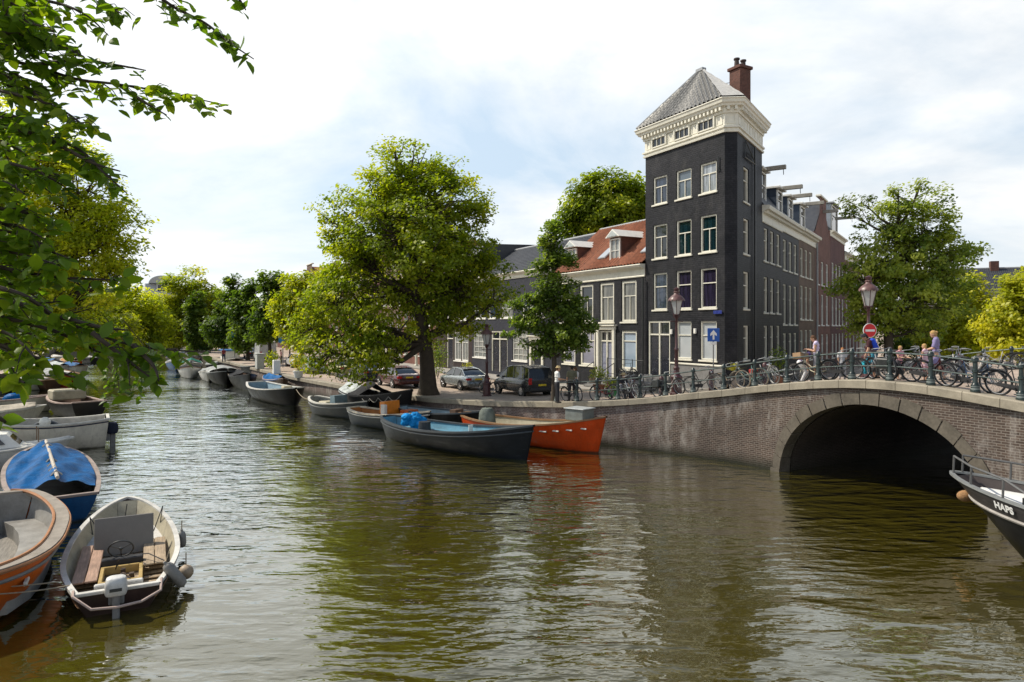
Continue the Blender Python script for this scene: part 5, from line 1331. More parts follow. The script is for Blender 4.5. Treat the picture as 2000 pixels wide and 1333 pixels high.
console(o, -.3, .2, .9, .6, .18, 1.25, P('blue_grey_panel', (.17,.24,.28), .5)); mb = MB(); mb.bbox(-1.7, -.8, -.4, .4, .5, .82, .06); mb.build('seat_cushion', INNER['beige'], o)
o, h = boat('steel_launch', 'tall black steel boat with drooping rope loops along its bow', (-11.0, 45.0), (-5.75, 38.9), 2.3, fb=1.25, bow=.6, stern=.1, sw=.4, rake=.35, um=.42, bp=2.8)
h.shell(HULL['black'], o); h.lining(INNER['dark'], o, .3); h.gunwale(GUN['black'], o); h.deck(P('black_deck', (.04,.042,.045), .6), o, .62, .98); h.cover(TARPC, o, .02, .3, .5, 'pale_canopy', 4); h.cover(TARPK, o, .33, .5, .75, 'black_hood', 6)
mb = MB()
for k in range(4):
    u0, u1 = .55+.1*k, .65+.1*k; pts = []
    for q in np.linspace(0, 1, 9):
        u = u0+(u1-u0)*q; y, z = h.sec(u, .1+.14*math.sin(math.pi*q)); pts.append((h.x(u, z), -y-.03, z))
    mb.tube(pts, .022, 5)
mb.build('rope_loops', P('rope_pale', (.33,.32,.30), .9), o, True)
o, h = boat('open_sloop', 'wide black boat with white foredeck and grey-blue inner sides facing the viewer', (-20.3, 54.2), (-14.7, 46.4), 2.9, fb=.95, bow=.35, stern=.15, sw=.5, rake=.3, um=.45, bp=3.2, bq=.62)
h.shell(HULL['black'], o); h.lining(INNER['greyblue'], o, .3); h.gunwale(GUN['white'], o, .12, .05); h.deck(INNER['white'], o, .74, .98, .05); h.thwart(INNER['greyblue'], o, .4, .7, .38); mb = MB(); mb.bbox(h.x(.8, 1)-.3, h.x(.8, 1)+.3, -.3, .3, 1.05, 1.3, .03); mb.build('hatch', INNER['beige'], o)
o, h = boat('open_boat', 'boat with bright blue cover behind the wide black boat', (-22.0, 61.8), (-18.6, 55.6), 1.8, fb=.95, bow=.3, sw=.5, rake=.4); h.shell(HULL['brown'], o); h.gunwale(GUN['pink'], o); h.cover(TARPB, o, .02, .92, .28, 'blue_cover', 9)
o, h = boat('cabin_sloop', 'black boat with stretched grey cover and dark oval cockpit opening', (-30.6, 71.3), (-26.4, 63.3), 3.0, fb=1.0, bow=.35, sw=.5, rake=.4, um=.45, bp=3.0, bq=.65)
h.shell(HULL['black'], o); h.lining(INNER['dark'], o, .3); h.gunwale(GUN['grey'], o, .12, .05); h.cover(TARPG, o, .05, .72, .5, 'grey_cover', 11, flat=3); h.deck(INNER['dark'], o, .8, .98, .1)
o, h = boat('motor_boat', 'low white speedboat beside the black boat with grey cover', (-33.2, 75.5), (-29.8, 67), 2.2, fb=.75, bow=.4, sw=.8, rake=.9); h.shell(HULL['white'], o); h.gunwale(GUN['white'], o); h.deck(INNER['white'], o, .5, .98, 0, camber=.14); h.lining(INNER['dark'], o, .2); h.cover(TARPG, o, .05, .5, .35, 'cover', 3)
o, h = boat('open_sloop', 'long black boat close to the quay, right of the grey-covered boat', (-26.6, 66.0), (-22.2, 57.9), 2.2, fb=1.0, bow=.45, sw=.3, rake=.4); h.shell(HULL['black'], o); h.lining(INNER['brown'], o, .2); h.gunwale(GUN['black'], o); h.thwart(INNER['wood'], o, .4, .7); h.cover(TARPK, o, .1, .6, .4, 'black_cover', 5)
o, h = boat('open_sloop', 'dark boat with brown inside lying behind the long black boat', (-31.2, 80.5), (-26.6, 72), 2.4, fb=1.05, bow=.4, sw=.3, rake=.4); h.shell(HULL['black'], o); h.lining(INNER['brown'], o, .2); h.gunwale(GUN['grey'], o); h.thwart(INNER['wood'], o, .5, .7)
o, h = boat('motor_boat', 'white motor boat with rounded bow and green cover far along the quay', (-41.3, 88), (-37.4, 79.5), 2.5, fb=.95, bow=.35, sw=.8, rake=.8, bp=3); h.shell(HULL['white'], o); h.gunwale(GUN['white'], o); h.deck(INNER['white'], o, .6, .98, 0, camber=.2); h.lining(INNER['grey'], o, .2); h.cover(TARPT, o, .05, .55, .6, 'green_cover', 3)
o, h = boat('open_boat', 'dark small boat between the white motor boat and the blue cabin boat', (-38.6, 88), (-34.6, 80.5), 2.1, fb=.85, bow=.35, sw=.5, rake=.6); h.shell(HULL['charcoal'], o); h.gunwale(GUN['grey'], o); h.lining(INNER['dark'], o, .2); h.cover(TARPG, o, .3, .9, .3, 'cover', 13)
o, h = boat('cabin_boat', 'black hulled cabin boat with white wheelhouse and blue roof', (-41.0, 98), (-35.0, 86.5), 3.0, fb=1.0, bow=.5, sw=.6, rake=.6); h.shell(HULL['black'], o); h.gunwale(GUN['white'], o); h.deck(INNER['white'], o, .0, .98, .0)
mb = MB(); mb.bbox(-3.2, 1.0, -1.05, 1.05, 1.02, 2.25, .05); cb_ = mb.build('cabin', WHITE, o); mb = MB(); mb.bbox(-3.5, 1.4, -1.25, 1.25, 2.252, 2.42, .04); mb.build('cabin_roof', P('blue_roof', (.05,.16,.36), .5), cb_)
for x in (-2.6, -1.3, 0):
    for sg in (-1, 1):
        mb = MB(); mb.box(x-.4, x+.4, sg*1.053-.01, sg*1.053+.01, 1.5, 2.05); mb.build('window', G_DARK, cb_)
for k, (a, b_, c, lab) in enumerate([((-45.2, 91.5), (-41.4, 84.2), 'blue', 'small blue boat just beyond the white motor boat with green cover'), ((-36.9, 77.8), (-33.6, 71.4), 'white', 'small white boat tied outside the low white speedboat'), ((-56, 116), (-50.8, 107), 'white', 'white boat moored near the far end of the right quay'), ((-52.5, 106), (-48.6, 98.5), 'charcoal', 'dark boat next to the far white boat'), ((-62, 128), (-57, 119), 'brown', 'brown boat at the far end of the canal'), ((-47.5, 101), (-44, 93.5), 'white', 'small white boat far along the right quay beside a dark one')]):
    o, h = boat('moored_boat', lab, a, b_, 2.3, fb=.9, bow=.4, sw=.6, rake=.6); h.shell(HULL[c], o); h.gunwale(GUN['white' if k % 2 == 0 else 'wood'], o); h.lining(INNER['grey'], o, .2); h.deck(INNER['white'], o, .6, .98)
    h.cover([TARPG, TARPK, TARPC, TARPB][k % 4], o, .08, .55, .5, 'cover', k)

# --- left side
o, h = boat('open_sloop', 'big orange sloop with grey rim at the lower left edge', (-13.2, 17.7), (-9.6, 11.3), 3.2, fb=1.0, bow=.12, stern=.12, sw=.25, rake=.35, srake=.3, um=.5, bp=3.4, bq=.55)
h.shell(HULL['rust_orange'], o); h.lining(INNER['concrete'], o, .16, floormat=DECKG); h.gunwale(P('rim_grey_paint', (.27,.235,.195), .7, var=.3, scale=4, grime=.3), o, .22, .06, .1, .035)
mb = MB()
for sg in (-1, 1):
    for q, zz in ((.075, -.02), (-.23, .045)):
        mb.tube([(h.x(u, h.z(u)), sg*max(0, h.b(u)+q), h.z(u)+zz) for u in h.us(34)], .035, 6)
mb.build('orange_edge', GUN['orange'], o, True); h.strake(GUN['grey'], o, .16, .04)
h.bench(INNER['concrete'], o, .06, .9, .5, .62, -1, down=.3); h.bench(INNER['concrete'], o, .06, .9, .5, .62, 1, down=.3)
mb = MB(); mb.bbox(1.0, 1.9, -.5, .45, .17, .60, .03); mb.build('white_box', WHITE, o); h.deck(INNER['concrete'], o, .84, .985, .25, 'end_seat', 0)
y, z = h.sec(.86, .28); mb = MB(); mb.bbox(h.x(.86, z)-.3, h.x(.86, z)+.3, y-.03, y+.03, z-.04, z+.04, .01); mb.build('slot', GUN['white'], o)
ob = o
o, h = boat('wooden_boat', 'small weathered boat with wooden benches, grey board and white outboard motor', (-7.45, 12.9), (-10.05, 17.85), 2.2, fb=.45, bow=.50, stern=.0, sw=.62, rake=.75, srake=.05, um=.45, bp=2.3, bq=.62)
h.shell(P('dark_hull_paint', (.05,.03,.026), .45, var=.4, scale=2, grime=.5), o); h.lining(INNER['beige'], o, .1, floormat=DECKW)
h.gunwale(GUN['white'], o, .07, .035, .06); h.strake(GUN['black'], o, .08, .03); h.strake(GUN['wood'], o, .30, .02, 'lower_strake'); h.deck(INNER['white'], o, .70, .955, .34, 'bow_seat', 0)
PINKW = WOOD('pinkish_bench_wood', (.38,.24,.17), .65, axis=0)
for j in range(2):
    for sg, mt in ((1, PINKW), (-1, DECKW)):
        mb = MB(); y0 = sg*(.40+.23*j); y1 = sg*(.615+.23*j); mb.bbox(-1.75 if sg > 0 else -1.15, .85, min(y0, y1), max(y0, y1), .31, .35, .01); mb.build('bench_plank', mt, o)
for k in range(9):
    for sg in (1, -1):
        x = -2.35+.3*k; y = h.yin(min(.9, max(.05, x/h.L+.5)), .14)
        mb = MB(); mb.bbox(x, x+.13, min(sg*.42, sg*(y-.02)), max(sg*.42, sg*(y-.02)), .125, .15, .008); mb.build('floor_slat', DECKW, o)
for j in range(4):
    mb = MB(); mb.bbox(-2.3, 1.0, -.40+.205*j, -.21+.205*j, .14, .165, .008); mb.build('floor_board', DECKW, o)
mb = MB(); m_ = Matrix.Translation((.42, 0, .17)) @ Matrix.Rotation(R(14), 4, 'Y'); mb.bbox(-.04, .04, -.60, .60, 0, .86, .015, m_); mb.build('grey_board', P('grey_board', (.19,.18,.165), .7, var=.15, scale=2), o)
mb = MB()
for a in ((-1.95, -1.88, -.40, .38), (-.98, -.91, -.40, .38), (-1.88, -.98, -.40, -.33), (-1.88, -.98, .31, .38)): mb.bbox(a[0], a[1], a[2], a[3], .17, .34, .01)
mb.build('engine_frame', P('ochre_frame', (.45,.31,.11), .6), o)
mb = MB(); rg = random.Random(8)
for k in range(16): mb.bbox(*(lambda x, y, s_, z: (x, x+s_, y, y+s_*.9, .17, .19+z))(rg.uniform(-1.82, -1.15), rg.uniform(-.3, .15), rg.uniform(.08, .2), rg.uniform(.02, .14)), .01)
mb.build('engine_parts', P('engine_brown', (.09,.06,.04), .5, var=.6, scale=12), o)
mb = MB(); mb.bbox(-.86, -.68, -.40, .38, .17, .46, .02); cs = mb.build('helm_box', P('helm_black', (.03,.03,.033), .5), o); wheel(cs, -.84, .02, .66, .235, .55); 
mb = MB(); mb.bbox(-2.62, -2.5, -.42, .40, .24, .52, .02); mb.build('motor_board', P('worn_white_board', (.6,.58,.54), .6, grime=.4), o)
outboard(o, h.x(0, .5)-.16, .02, .42, s=1.0)
mb = MB(); mb.tube([(h.x(0, .5)+.12, .72, .50), (h.x(0, .5)-.2, .7, .5), (h.x(0, .5)-.42, .4, .30), (h.x(0, .5)-.46, 0, .28), (h.x(0, .5)-.42, -.4, .30), (h.x(0, .5)-.2, -.72, .38), (h.x(0, .5)+.12, -.74, .50)], .026, 6); mb.build('stern_rail', GUN['pink'], o, True)
mb = MB()
for p in ([(-1.2, .1, .35), (-1.5, .05, .6), (-2.2, 0, .85)], [(-.6, -.3, .42), (-.9, -.5, .5), (-1.4, -.8, .45)], [(1.2, .5, .5), (1.5, .75, .85), (1.6, .7, .4)], [(1.25, -.6, .4), (1.4, -.8, .95), (1.6, -.75, .5)], [(2.3, 0, .9), (2.25, .04, .6), (2.1, -.02, .5)]): mb.tube(p, .012, 5)
mb.build('cables', P('cable_black', (.02,.02,.022), .6), o)
def onboat(o, x, y, z): c, s_ = math.cos(o.rotation_euler[2]), math.sin(o.rotation_euler[2]); return (o.location.x+c*x-s_*y, o.location.y+s_*x+c*y, z)
fender('grey cylinder fender tilted on the stern corner of the small wooden boat', *onboat(o, -2.35, -.98, .42), tilt=-.6, L=.6, r=.11, rz=o.rotation_euler[2])
fender('round beige ball fender near the stern of the small wooden boat', *onboat(o, -1.85, -1.20, .28), ballf=True, r=.1, mat=P('fender_beige', (.38,.29,.20), .6, grime=.5))
fender('small grey fender with dark tip beside the wooden bench of the small boat', *onboat(o, .35, -1.20, .36), tilt=.1, L=.4, r=.09)
wb = o
o, h = boat('covered_boat', 'boat under a tented bright blue tarpaulin at the left', (-12.35, 18.6), (-17.4, 25.4), 2.5, fb=.72, bow=.35, stern=.05, sw=.72, rake=.6, um=.5, bp=2.6)
h.shell(HULL['blue'], o); h.lining(INNER['dark'], o, .12); h.gunwale(P('worn_rim', (.30,.24,.21), .7, var=.4, grime=.5), o, .09, .04); h.cover(TARPB, o, .10, .86, .50, 'blue_tarp', 21, drape=.25, wr=.10, over=.0)
mb = MB(); mb.tube([(h.x(.0+.02, .7)+.35, 0, h.z(.1)+.47), (h.x(.86, .7), 0, h.z(.86)+.42)], .05, 8)
mb.build('ridge_pole', P('ridge_cream', (.48,.43,.36), .8, var=.3), o, True)
for k in range(7):
    u = .14+.1*k; x = h.x(u, .7); mb = MB(); mb.tube([(x-.1, -.14, h.z(u)+.44), (x, 0, h.z(u)+.57), (x+.1, .14, h.z(u)+.44)], .022, 5); mb.tube([(x+.1, -.14, h.z(u)+.44), (x, 0, h.z(u)+.57), (x-.1, .14, h.z(u)+.44)], .022, 5)
    mb.build('lashing', P('rope_pale', (.33,.32,.30), .9), o)
h.deck(INNER['grey'], o, .0, .09, .12, 'stern_seat', 0)
o, h = boat('cabin_cruiser', 'small white cabin boat with framed windscreen behind the blue tarpaulin', (-23.0, 24.2), (-17.6, 27.4), 2.1, fb=.7, bow=.3, sw=.75, rake=.7)
h.shell(HULL['white'], o); h.gunwale(GUN['white'], o); h.lining(INNER['white'], o, .25); h.deck(INNER['white'], o, .55, .98, 0, camber=.1)
mb = MB(); mb.add([(-.6, -.75, .75), (1.5, -.62, .85), (1.0, -.5, 1.35), (-.6, -.6, 1.4), (-.6, .75, .75), (1.5, .62, .85), (1.0, .5, 1.35), (-.6, .6, 1.4)], [(0,1,2,3), (5,4,7,6), (1,5,6,2), (3,2,6,7), (4,0,3,7)]); cb_ = mb.build('cabin', WHITE, o)
mb = MB(); mb.add([(.2, -.722, .95), (1.0, -.672, .98), (.78, -.605, 1.24), (.2, -.652, 1.26)], [(0,1,2,3)]); mb.build('window', G_DARK, cb_, fix=False); mb = MB(); mb.add([(1.43, -.52, .93), (1.43, .52, .93), (1.12, .44, 1.26), (1.12, -.44, 1.26)], [(0,1,2,3)]); mb.build('window', GLASS('pane_amber', (.16,.11,.06)), cb_, fix=False)
mb = MB()
for y in (-.72, .72): mb.tube([(-2.1, y, .75), (-1.6, y, 1.5), (-.6, y*.85, 1.45)], .025, 6)
mb.tube([(-1.6, -.72, 1.5), (-1.6, .72, 1.5)], .025, 6); mb.tube([(2.0, -.3, .95), (2.0, -.3, 1.5)], .02, 6); mb.tube([(1.9, .3, .95), (1.9, .3, 1.5)], .02, 6); mb.build('hood_frame', P('wood_frame', (.22,.14,.08), .6), o, True)
o, h = boat('rowing_boat', 'white open boat with dark engine inside and black outboard on its stern', (-18.5, 31.3), (-22.9, 28.6), 2.6, fb=1.22, bow=.35, stern=.1, sw=.72, rake=.6, um=.5, bp=2.2)
h.shell(HULL['cream'], o); h.lining(P('inner_pale_grey', (.44,.42,.38), .6, grime=.3), o, .55); h.gunwale(GUN['white'], o, .09, .045); h.strake(P('dark_blue_line', (.02,.025,.06), .5), o, .07, .028); h.thwart(INNER['wood'], o, .35, .7, .35); outboard(o, h.x(0, .8)-.2, 0, .55, P('cover_navy', (.012,.016,.035), .7), 1.5)
mb = MB(); mb.ball((-.2, -.2, .9), (.55, .42, .42), 16); mb.build('engine', BLKMET, o, True); mb = MB(); mb.ball((-.2, .55, 1.3), .22, 14); mb.build('buoy', WHITE, o, True)
o, h = boat('open_boat', 'dark brown open boat with white cuddy ahead of the white rowing boat', (-24.6, 39.8), (-29.6, 44.3), 2.4, fb=.95, bow=.25, sw=.75, rake=.5); h.shell(HULL['charcoal'], o); h.lining(INNER['brown'], o, .2); h.gunwale(GUN['pink'], o); h.thwart(INNER['brown'], o, .3, .6); mb = MB(); mb.bbox(.4, 1.6, -.9, .9, .9, 1.55, .08); mb.build('cuddy', INNER['beige'], o)
o, h = boat('open_boat', 'cream boat under a taut beige cover at the left edge', (-31.5, 34.8), (-26.2, 38.4), 2.3, fb=.8, bow=.25, sw=.75, rake=.6); h.shell(HULL['cream'], o); h.gunwale(GUN['white'], o); h.cover(tarpmat('beige_cover', (.46,.41,.33), .7), o, .03, .92, .25, 'beige_cover', 8, flat=2)
o, h = boat('open_boat', 'pinkish boat holding a blue bundle at the left edge', (-35.0, 42.0), (-29.4, 44.2), 2.3, fb=.85, bow=.25, sw=.7, rake=.5); h.shell(HULL['cream'], o); h.gunwale(GUN['pink'], o, .15); h.lining(INNER['grey'], o, .2); mb = MB(); mb.ball((.6, 0, .8), (.6, .5, .45), 14); mb.build('blue_bundle', TARPB, o, True)
o, h = boat('open_boat', 'beige low boat partly hidden behind the hanging leaf', (-27, 27.6), (-22.4, 31.0), 2.0, fb=.7, bow=.25, sw=.7, rake=.5); h.shell(HULL['cream'], o); h.gunwale(GUN['wood'], o); h.lining(INNER['beige'], o, .2); h.thwart(INNER['wood'], o, .4, .5)
for k, (px, py, c, gm, cov, lab) in enumerate([(150, 740, 'red', 'wood', None, 'red hulled boat farthest out among the left bank boats'), (118, 738, 'white', 'white', TARPG, 'white boat with grey cover just left of the red boat'), (85, 742, 'charcoal', 'white', None, 'dark boat with pale rim among the left bank boats'), (128, 722, 'white', 'cream', TARPC, 'white boat with pale cover behind the red boat'),
        (95, 724, 'brown', 'pink', None, 'brown boat with pinkish rim on the left bank'), (110, 712, 'blue', 'white', TARPB, 'boat with blue cover far along the left bank'), (150, 711, 'rust_orange', 'cream', tarpmat('orange_cover', (.45,.24,.10), .7), 'boat with pale orange cover far along the left bank'), (50, 735, 'teal', 'grey', TARPK, 'dark teal boat close to the left bank'), (185, 704, 'charcoal', 'white', None, 'farthest dark boat along the left bank'), (60, 718, 'white', 'white', None, 'white open boat under the trees of the left bank')]):
    x, y = PX(px, py, .5); o, h = boat('moored_boat', lab, (x, y), (x-4.5, y+4.2), 2.1, fb=.8, bow=.35, sw=.65, rake=.5); h.shell(HULL[c], o); h.gunwale(GUN[gm], o, .12, .05); h.lining(INNER[['grey', 'white', 'brown', 'beige'][k % 4]], o, .2)
    if cov: h.cover(cov, o, .1, .8, .4, 'cover', k+30)
    else: h.thwart(INNER['wood'], o, .4, .55); h.deck(INNER['white'], o, .68, .98)

for k, (px, py, c, gm, cov, lab) in enumerate([(20, 752, 'charcoal', 'cream', None, 'dark boat with cream rim tucked under the left bank leaves'), (70, 752, 'white', 'white', TARPG, 'white covered boat between the dark left bank boats'), (105, 752, 'brown', 'wood', None, 'brown wooden boat in the near part of the left bank row'), (40, 716, 'red', 'white', TARPK, 'red boat with black cover deep in the left bank row'), (78, 708, 'charcoal', 'pink', None, 'dark boat deep in the left bank row beside a covered one'),
        (130, 703, 'white', 'cream', None, 'white boat deep in the left bank row'), (160, 722, 'cream', 'wood', TARPB, 'cream boat with blue cover next to the red hulled boat'), (20, 722, 'grey', 'grey', None, 'grey boat far to the left in the row')]):
    x, y = PX(px, py, .5); o, h = boat('moored_boat', lab, (x, y), (x-4.2, y+3.4), 2.0, fb=.8, bow=.35, sw=.65, rake=.5); h.shell(HULL[c], o); h.gunwale(GUN[gm], o, .12, .05); h.lining(INNER[['white', 'grey', 'beige', 'brown'][k % 4]], o, .2)
    if cov: h.cover(cov, o, .1, .8, .4, 'cover', k+50)
    else: h.thwart(INNER['wood'], o, .4, .55); h.deck(INNER['white'], o, .68, .98)

# --- boat at the right edge
o, h = boat('steel_launch', 'dark grey steel boat with white deck, bow rail and white lettering', (14.95, 8.5), (11.45, 17.75), 2.9, fb=1.35, bow=.30, stern=.05, sw=.6, rake=1.9, um=.45, bp=2.6, bq=.7, flare=.24)
h.shell(HULL['black'], o); h.shell(HULL['charcoal'], o, 'bulwark', -.002, .21); h.strake(P('strake_grey', (.30,.28,.26), .6, grime=.3), o, .225, .045); h.gunwale(GUN['grey'], o, .1, .03, .05)
h.lining(P('brown_bulwark_inside', (.05,.04,.038), .6), o, 1.15, floormat=INNER['white'])
mb = MB(); rows = []
for i in range(16):
    u = .15+.80*i/15; z = 1.30; b_ = max(.03, h.yin(u, 1.36)-.10); rows.append([(h.x(u, z), b_*q, z+.12*(1-q*q)) for q in (-1, -.5, 0, .5, 1)])
mb.grid(rows); mb.build('white_deck', P('white_deck', (.74,.73,.70), .5, var=.06), o, True, fix=False)
mb = MB(); rows = []
for i in range(9):
    u = .2+.5*i/8; b_ = h.yin(u, 1.3)-.55; rows.append([(h.x(u, 1), b_*q, z_) for q, z_ in ((-1, 1.25), (-.9, 1.5), (.9, 1.5), (1, 1.25))])
mb.grid(rows); mb.add(rows[-1], [(0, 1, 2, 3)]); mb.build('cabin_top', P('cream_cabin', (.66,.60,.48), .5, var=.06), o, fix=False)
for k in (.0,):
    y0 = 0
mb = MB(); pts = {}
for sg in (-1, 1):
    us_ = [.985, .90, .80, .66]; tp_ = []
    for u in us_[:3]:
        b_ = h.b(u)-.06; z = h.z(u); x = h.x(u, z); tp_.append((x-.02, sg*b_, z+.46)); 
        mb.tube([(x, sg*b_, z), (x-.02, sg*b_, z+.46)], .026, 6)
    u = .66; tp_.append((h.x(u, 1.4), sg*(h.b(u)-.06), h.z(u)+.03))
    mb.tube(tp_, .028, 6)
mb.build('bow_rail', P('rail_grey', (.10,.10,.10), .4), o, True)
y, z = h.sec(.93, .17); fx = h.x(.93, z)
mb = MB()
for k in range(2): mb.tube([(h.x(.74, 1.3)+.16*k, h.b(.74)-.22, 1.3), (h.x(.74, 1.3)+.16*k, h.b(.74)-.22, 1.62)], .045, 8)
mb.build('bollards', BLKMET, o, True)
def hulltext(o, h, txt, u, k, size, sg, mat):
    cu = bpy.data.curves.new('lettering', 'FONT'); cu.body = txt; cu.size = size; cu.extrude = .004; cu.align_x = 'CENTER'; cu.offset = .008
    t_ = bpy.data.objects.new('tmp_text', cu); COL.objects.link(t_); bpy.context.view_layer.update()
    me = bpy.data.meshes.new_from_object(t_.evaluated_get(bpy.context.evaluated_depsgraph_get())); bpy.data.objects.remove(t_)
    y0, z0 = h.sec(u, k); x0 = h.x(u, z0); y1, z1 = h.sec(u+.02, k); y2, z2 = h.sec(u, k+.05)
    p = Vector((x0, sg*y0, z0)); ex = (Vector((h.x(u+.02, z1), sg*y1, z1))-p).normalized(); ez = (p-Vector((h.x(u, z2), sg*y2, z2))).normalized()
    if sg > 0: ex = -ex
    ez = (ez-ex*ez.dot(ex)).normalized(); n_ = ex.cross(ez)
    me.materials.clear(); me.materials.append(mat); ob_ = bpy.data.objects.new('lettering', me); COL.objects.link(ob_); ob_.parent = o
    M = Matrix((( ex.x, ez.x, n_.x, 0), (ex.y, ez.y, n_.y, 0), (ex.z, ez.z, n_.z, 0), (0, 0, 0, 1))); M.translation = p+n_*.03; ob_.matrix_local = M; return ob_
LET = P('letter_white', (.78,.78,.77), .4, var=.03)
HT = hulltext(o, h, 'HAPS', .80, .13, .23, 1, LET)
fb_ = thing('bow_fender', 'brown coir bow fender tied to the stem of the dark grey boat', 'fender', onboat(o, h.x(1, 1.2)+.10, .08, 1.12), 0)
mb = MB(); mb.ball((0, 0, 0), (.22, .16, .15), 14); mb.build('body', P('coir', (.30,.17,.08), .95, var=.4, scale=20, bmp=.8), fb_, True); mb = MB(); mb.tube([(.15, 0, .02), (.5, -.1, .05)], .03, 6); mb.build('cord', BLKMET, fb_)
ropeobj('two mooring ropes end on the orange sloop, upper one', [onboat(wb, -2.3, .95, .6), onboat(ob, 3.2, -.6, 1.0)], .012, .05)
ropeobj('lower thin rope from the small wooden boat to the orange sloop', [onboat(wb, -2.45, .8, .55), onboat(ob, 3.5, -.1, .95)], .012, .08)
ropeobj('slack rope between the black boat with white foredeck and the grey work boat', [(-14.6, 46.2, 1.2), (-12.6, 43.4, 1.0)], .025, .35)
ropeobj('slack pale rope from the grey-covered boat to the long black boat', [(-26.2, 63.0, 1.1), (-22.3, 58.3, 1.2)], .03, .7)
# ---------------------------------------------------------------- street furniture
def lamp(label, x, y, z, h, sc=.88):
    o = thing('street_lamp', label, 'street lamp', (x, y, z), .3, 'crown-topped lantern street lamps')
    mb = MB(); mb.lathe([(.30,0),(.30,.12),(.24,.16),(.23,.75),(.27,.78),(.27,.86),(.17,.95),(.12,1.15),(.14,1.2),(.14,1.26),(.085,1.32)], n=8); mb.build('base', MAROON, o, True)
    mb = MB(); mb.lathe([(.085,1.31),(.075,2.0),(.1,2.04),(.1,2.1),(.065,2.16),(.05,h-1.25),(.09,h-1.2),(.06,h-1.12)], n=12)
    mb.tube([(-.28,0,h-1.42),(.28,0,h-1.42)], .018, 6); mb.ball((-.28,0,h-1.42), .035, 8); mb.ball((.28,0,h-1.42), .035, 8)
    for k in range(4):
        a = k*math.pi/2+.4; c, s_ = math.cos(a), math.sin(a); mb.tube([(.05*c,.05*s_,h-1.3),(.16*c,.16*s_,h-1.2),(.17*c,.17*s_,h-1.08)], .014, 5)
    mb.build('pole', MAROON, o, True)
    mb = MB(); mb.lathe([(.16*sc,h-1.12),(.33*sc,h-.48)], n=6); ln = mb.build('lantern', GLASS('lantern_glass', (.50,.50,.48), rough=.12), o)
    mb = MB()
    for k in range(6):
        a = k*math.pi/3; c, s_ = math.cos(a), math.sin(a); mb.tube([(.163*sc*c,.163*sc*s_,h-1.12),(.335*sc*c,.335*sc*s_,h-.48)], .014, 5)
    mb.lathe([(.17*sc,h-1.15),(.17*sc,h-1.1)], n=6); mb.build('lantern_frame', MAROON, ln)
    mb = MB(); rows = []
    for r, zz, am in ((.42,h-.50,.03),(.40,h-.43,.0),(.27,h-.30,0),(.15,h-.22,0),(.12,h-.16,0),(.15,h-.12,.02),(.06,h-.06,0),(.03,h,0),(.005,h+.06,0)):
        rows.append([(r*sc*math.cos(t), r*sc*math.sin(t), zz+am*math.cos(12*t)) for t in np.linspace(0, 2*math.pi, 48, endpoint=False)])
    mb.grid(rows, closed=True); cp = mb.build('lantern_cap', P('faded_pink_paint', (.13,.07,.066), .4, var=.5), o, True)
    mb = MB(); mb.ball((0,0,h-.1), .09, 10); mb.lathe([(.1,h-.06),(.13,h+.04),(.02,h+.1)], n=8); mb.build('crown_finial', MAROON, cp, True)
    return o
lamp('maroon lantern lamp in front of the black corner house', 7.35, 30.5, H(*TOST(7.35, 30.5)), 4.75)
lamp('maroon lantern lamp on the quay between the silver car and black van', -1.5, 40.6, 1.25, 4.25)
lx, ly = 14.1, 27.0; lz = H(*TOST(lx, ly))
lamp('maroon lantern lamp on the bridge carrying the red no-entry sign', lx, ly, lz, 7.35-lz)
cr = -.16*0
o = thing('no_entry_sign', 'round red no-entry sign with white bar on the bridge lamp post', 'road sign', (lx-.02, ly-.13, 5.28), R(8))
mrot = Matrix.Rotation(R(90), 4, 'X')
mb = MB(); mb.lathe([(.285,-.012),(.285,.012)], n=40, m=mrot); mb.build('rim', P('sign_white', (.72,.72,.70), .35, var=.06), o)
mb = MB(); mb.lathe([(.262,.010),(.262,.018)], n=40, m=mrot); mb.build('red_disc', P('sign_red', (.55,.015,.02), .35, var=.1), o)
mb = MB(); mb.box(-.20,.20,-.024,-.016,-.042,.042); mb.build('white_bar', P('sign_white', (.72,.72,.70), .35), o)
mb = MB(); mb.box(-.02,.02,.01,.08,-.3,.3); mb.build('bracket', BLKMET, o)
o = thing('one_way_sign', 'square blue one-way sign with white upward arrow by the corner house', 'road sign', (10.3, 34.9, HXY(10.3, 34.9)), R(-6))
zs = 5.02-o.location.z
mb = MB(); mb.bbox(-.30,.30,-.012,.012,zs-.34,zs+.34,.01); mb.build('blue_panel', P('sign_blue', (.015,.09,.38), .35, var=.08), o)
mb = MB(); mb.prism([(-.045,zs-.24),(.045,zs-.24),(.045,zs+.02),(.16,zs-.06),(.16,zs+.06),(0,zs+.25),(-.16,zs+.06),(-.16,zs-.06),(-.045,zs+.02)], -.02, -.014); mb.build('arrow', P('sign_white', (.72,.72,.70), .35), o)
mb = MB(); mb.bbox(-.16,.16,-.012,.012,zs-.50,zs-.37,.01); mb.build('small_plate', P('sign_white', (.72,.72,.70), .35), o)
mb = MB(); mb.tube([(0,.04,0),(0,.04,zs+.3)], .03, 8); mb.build('post', P('post_grey', (.13,.13,.13), .5), o)
BOLL = thing('bollard', 'maroon bollard between the parked bicycles, nearest the lamp post', 'bollard', (0,0,0), 0, 'maroon bollards along the pavement')
mb = MB(); mb.lathe([(.11,0),(.11,.3),(.095,.32),(.085,.78),(.11,.80),(.11,.86),(.08,.93),(.03,.97)], n=12); mb.build('body', MAROON, BOLL, True)
mb = MB(); mb.lathe([(.117,.55),(.117,.62)], n=12); mb.build('band', MAROON, BOLL, True)
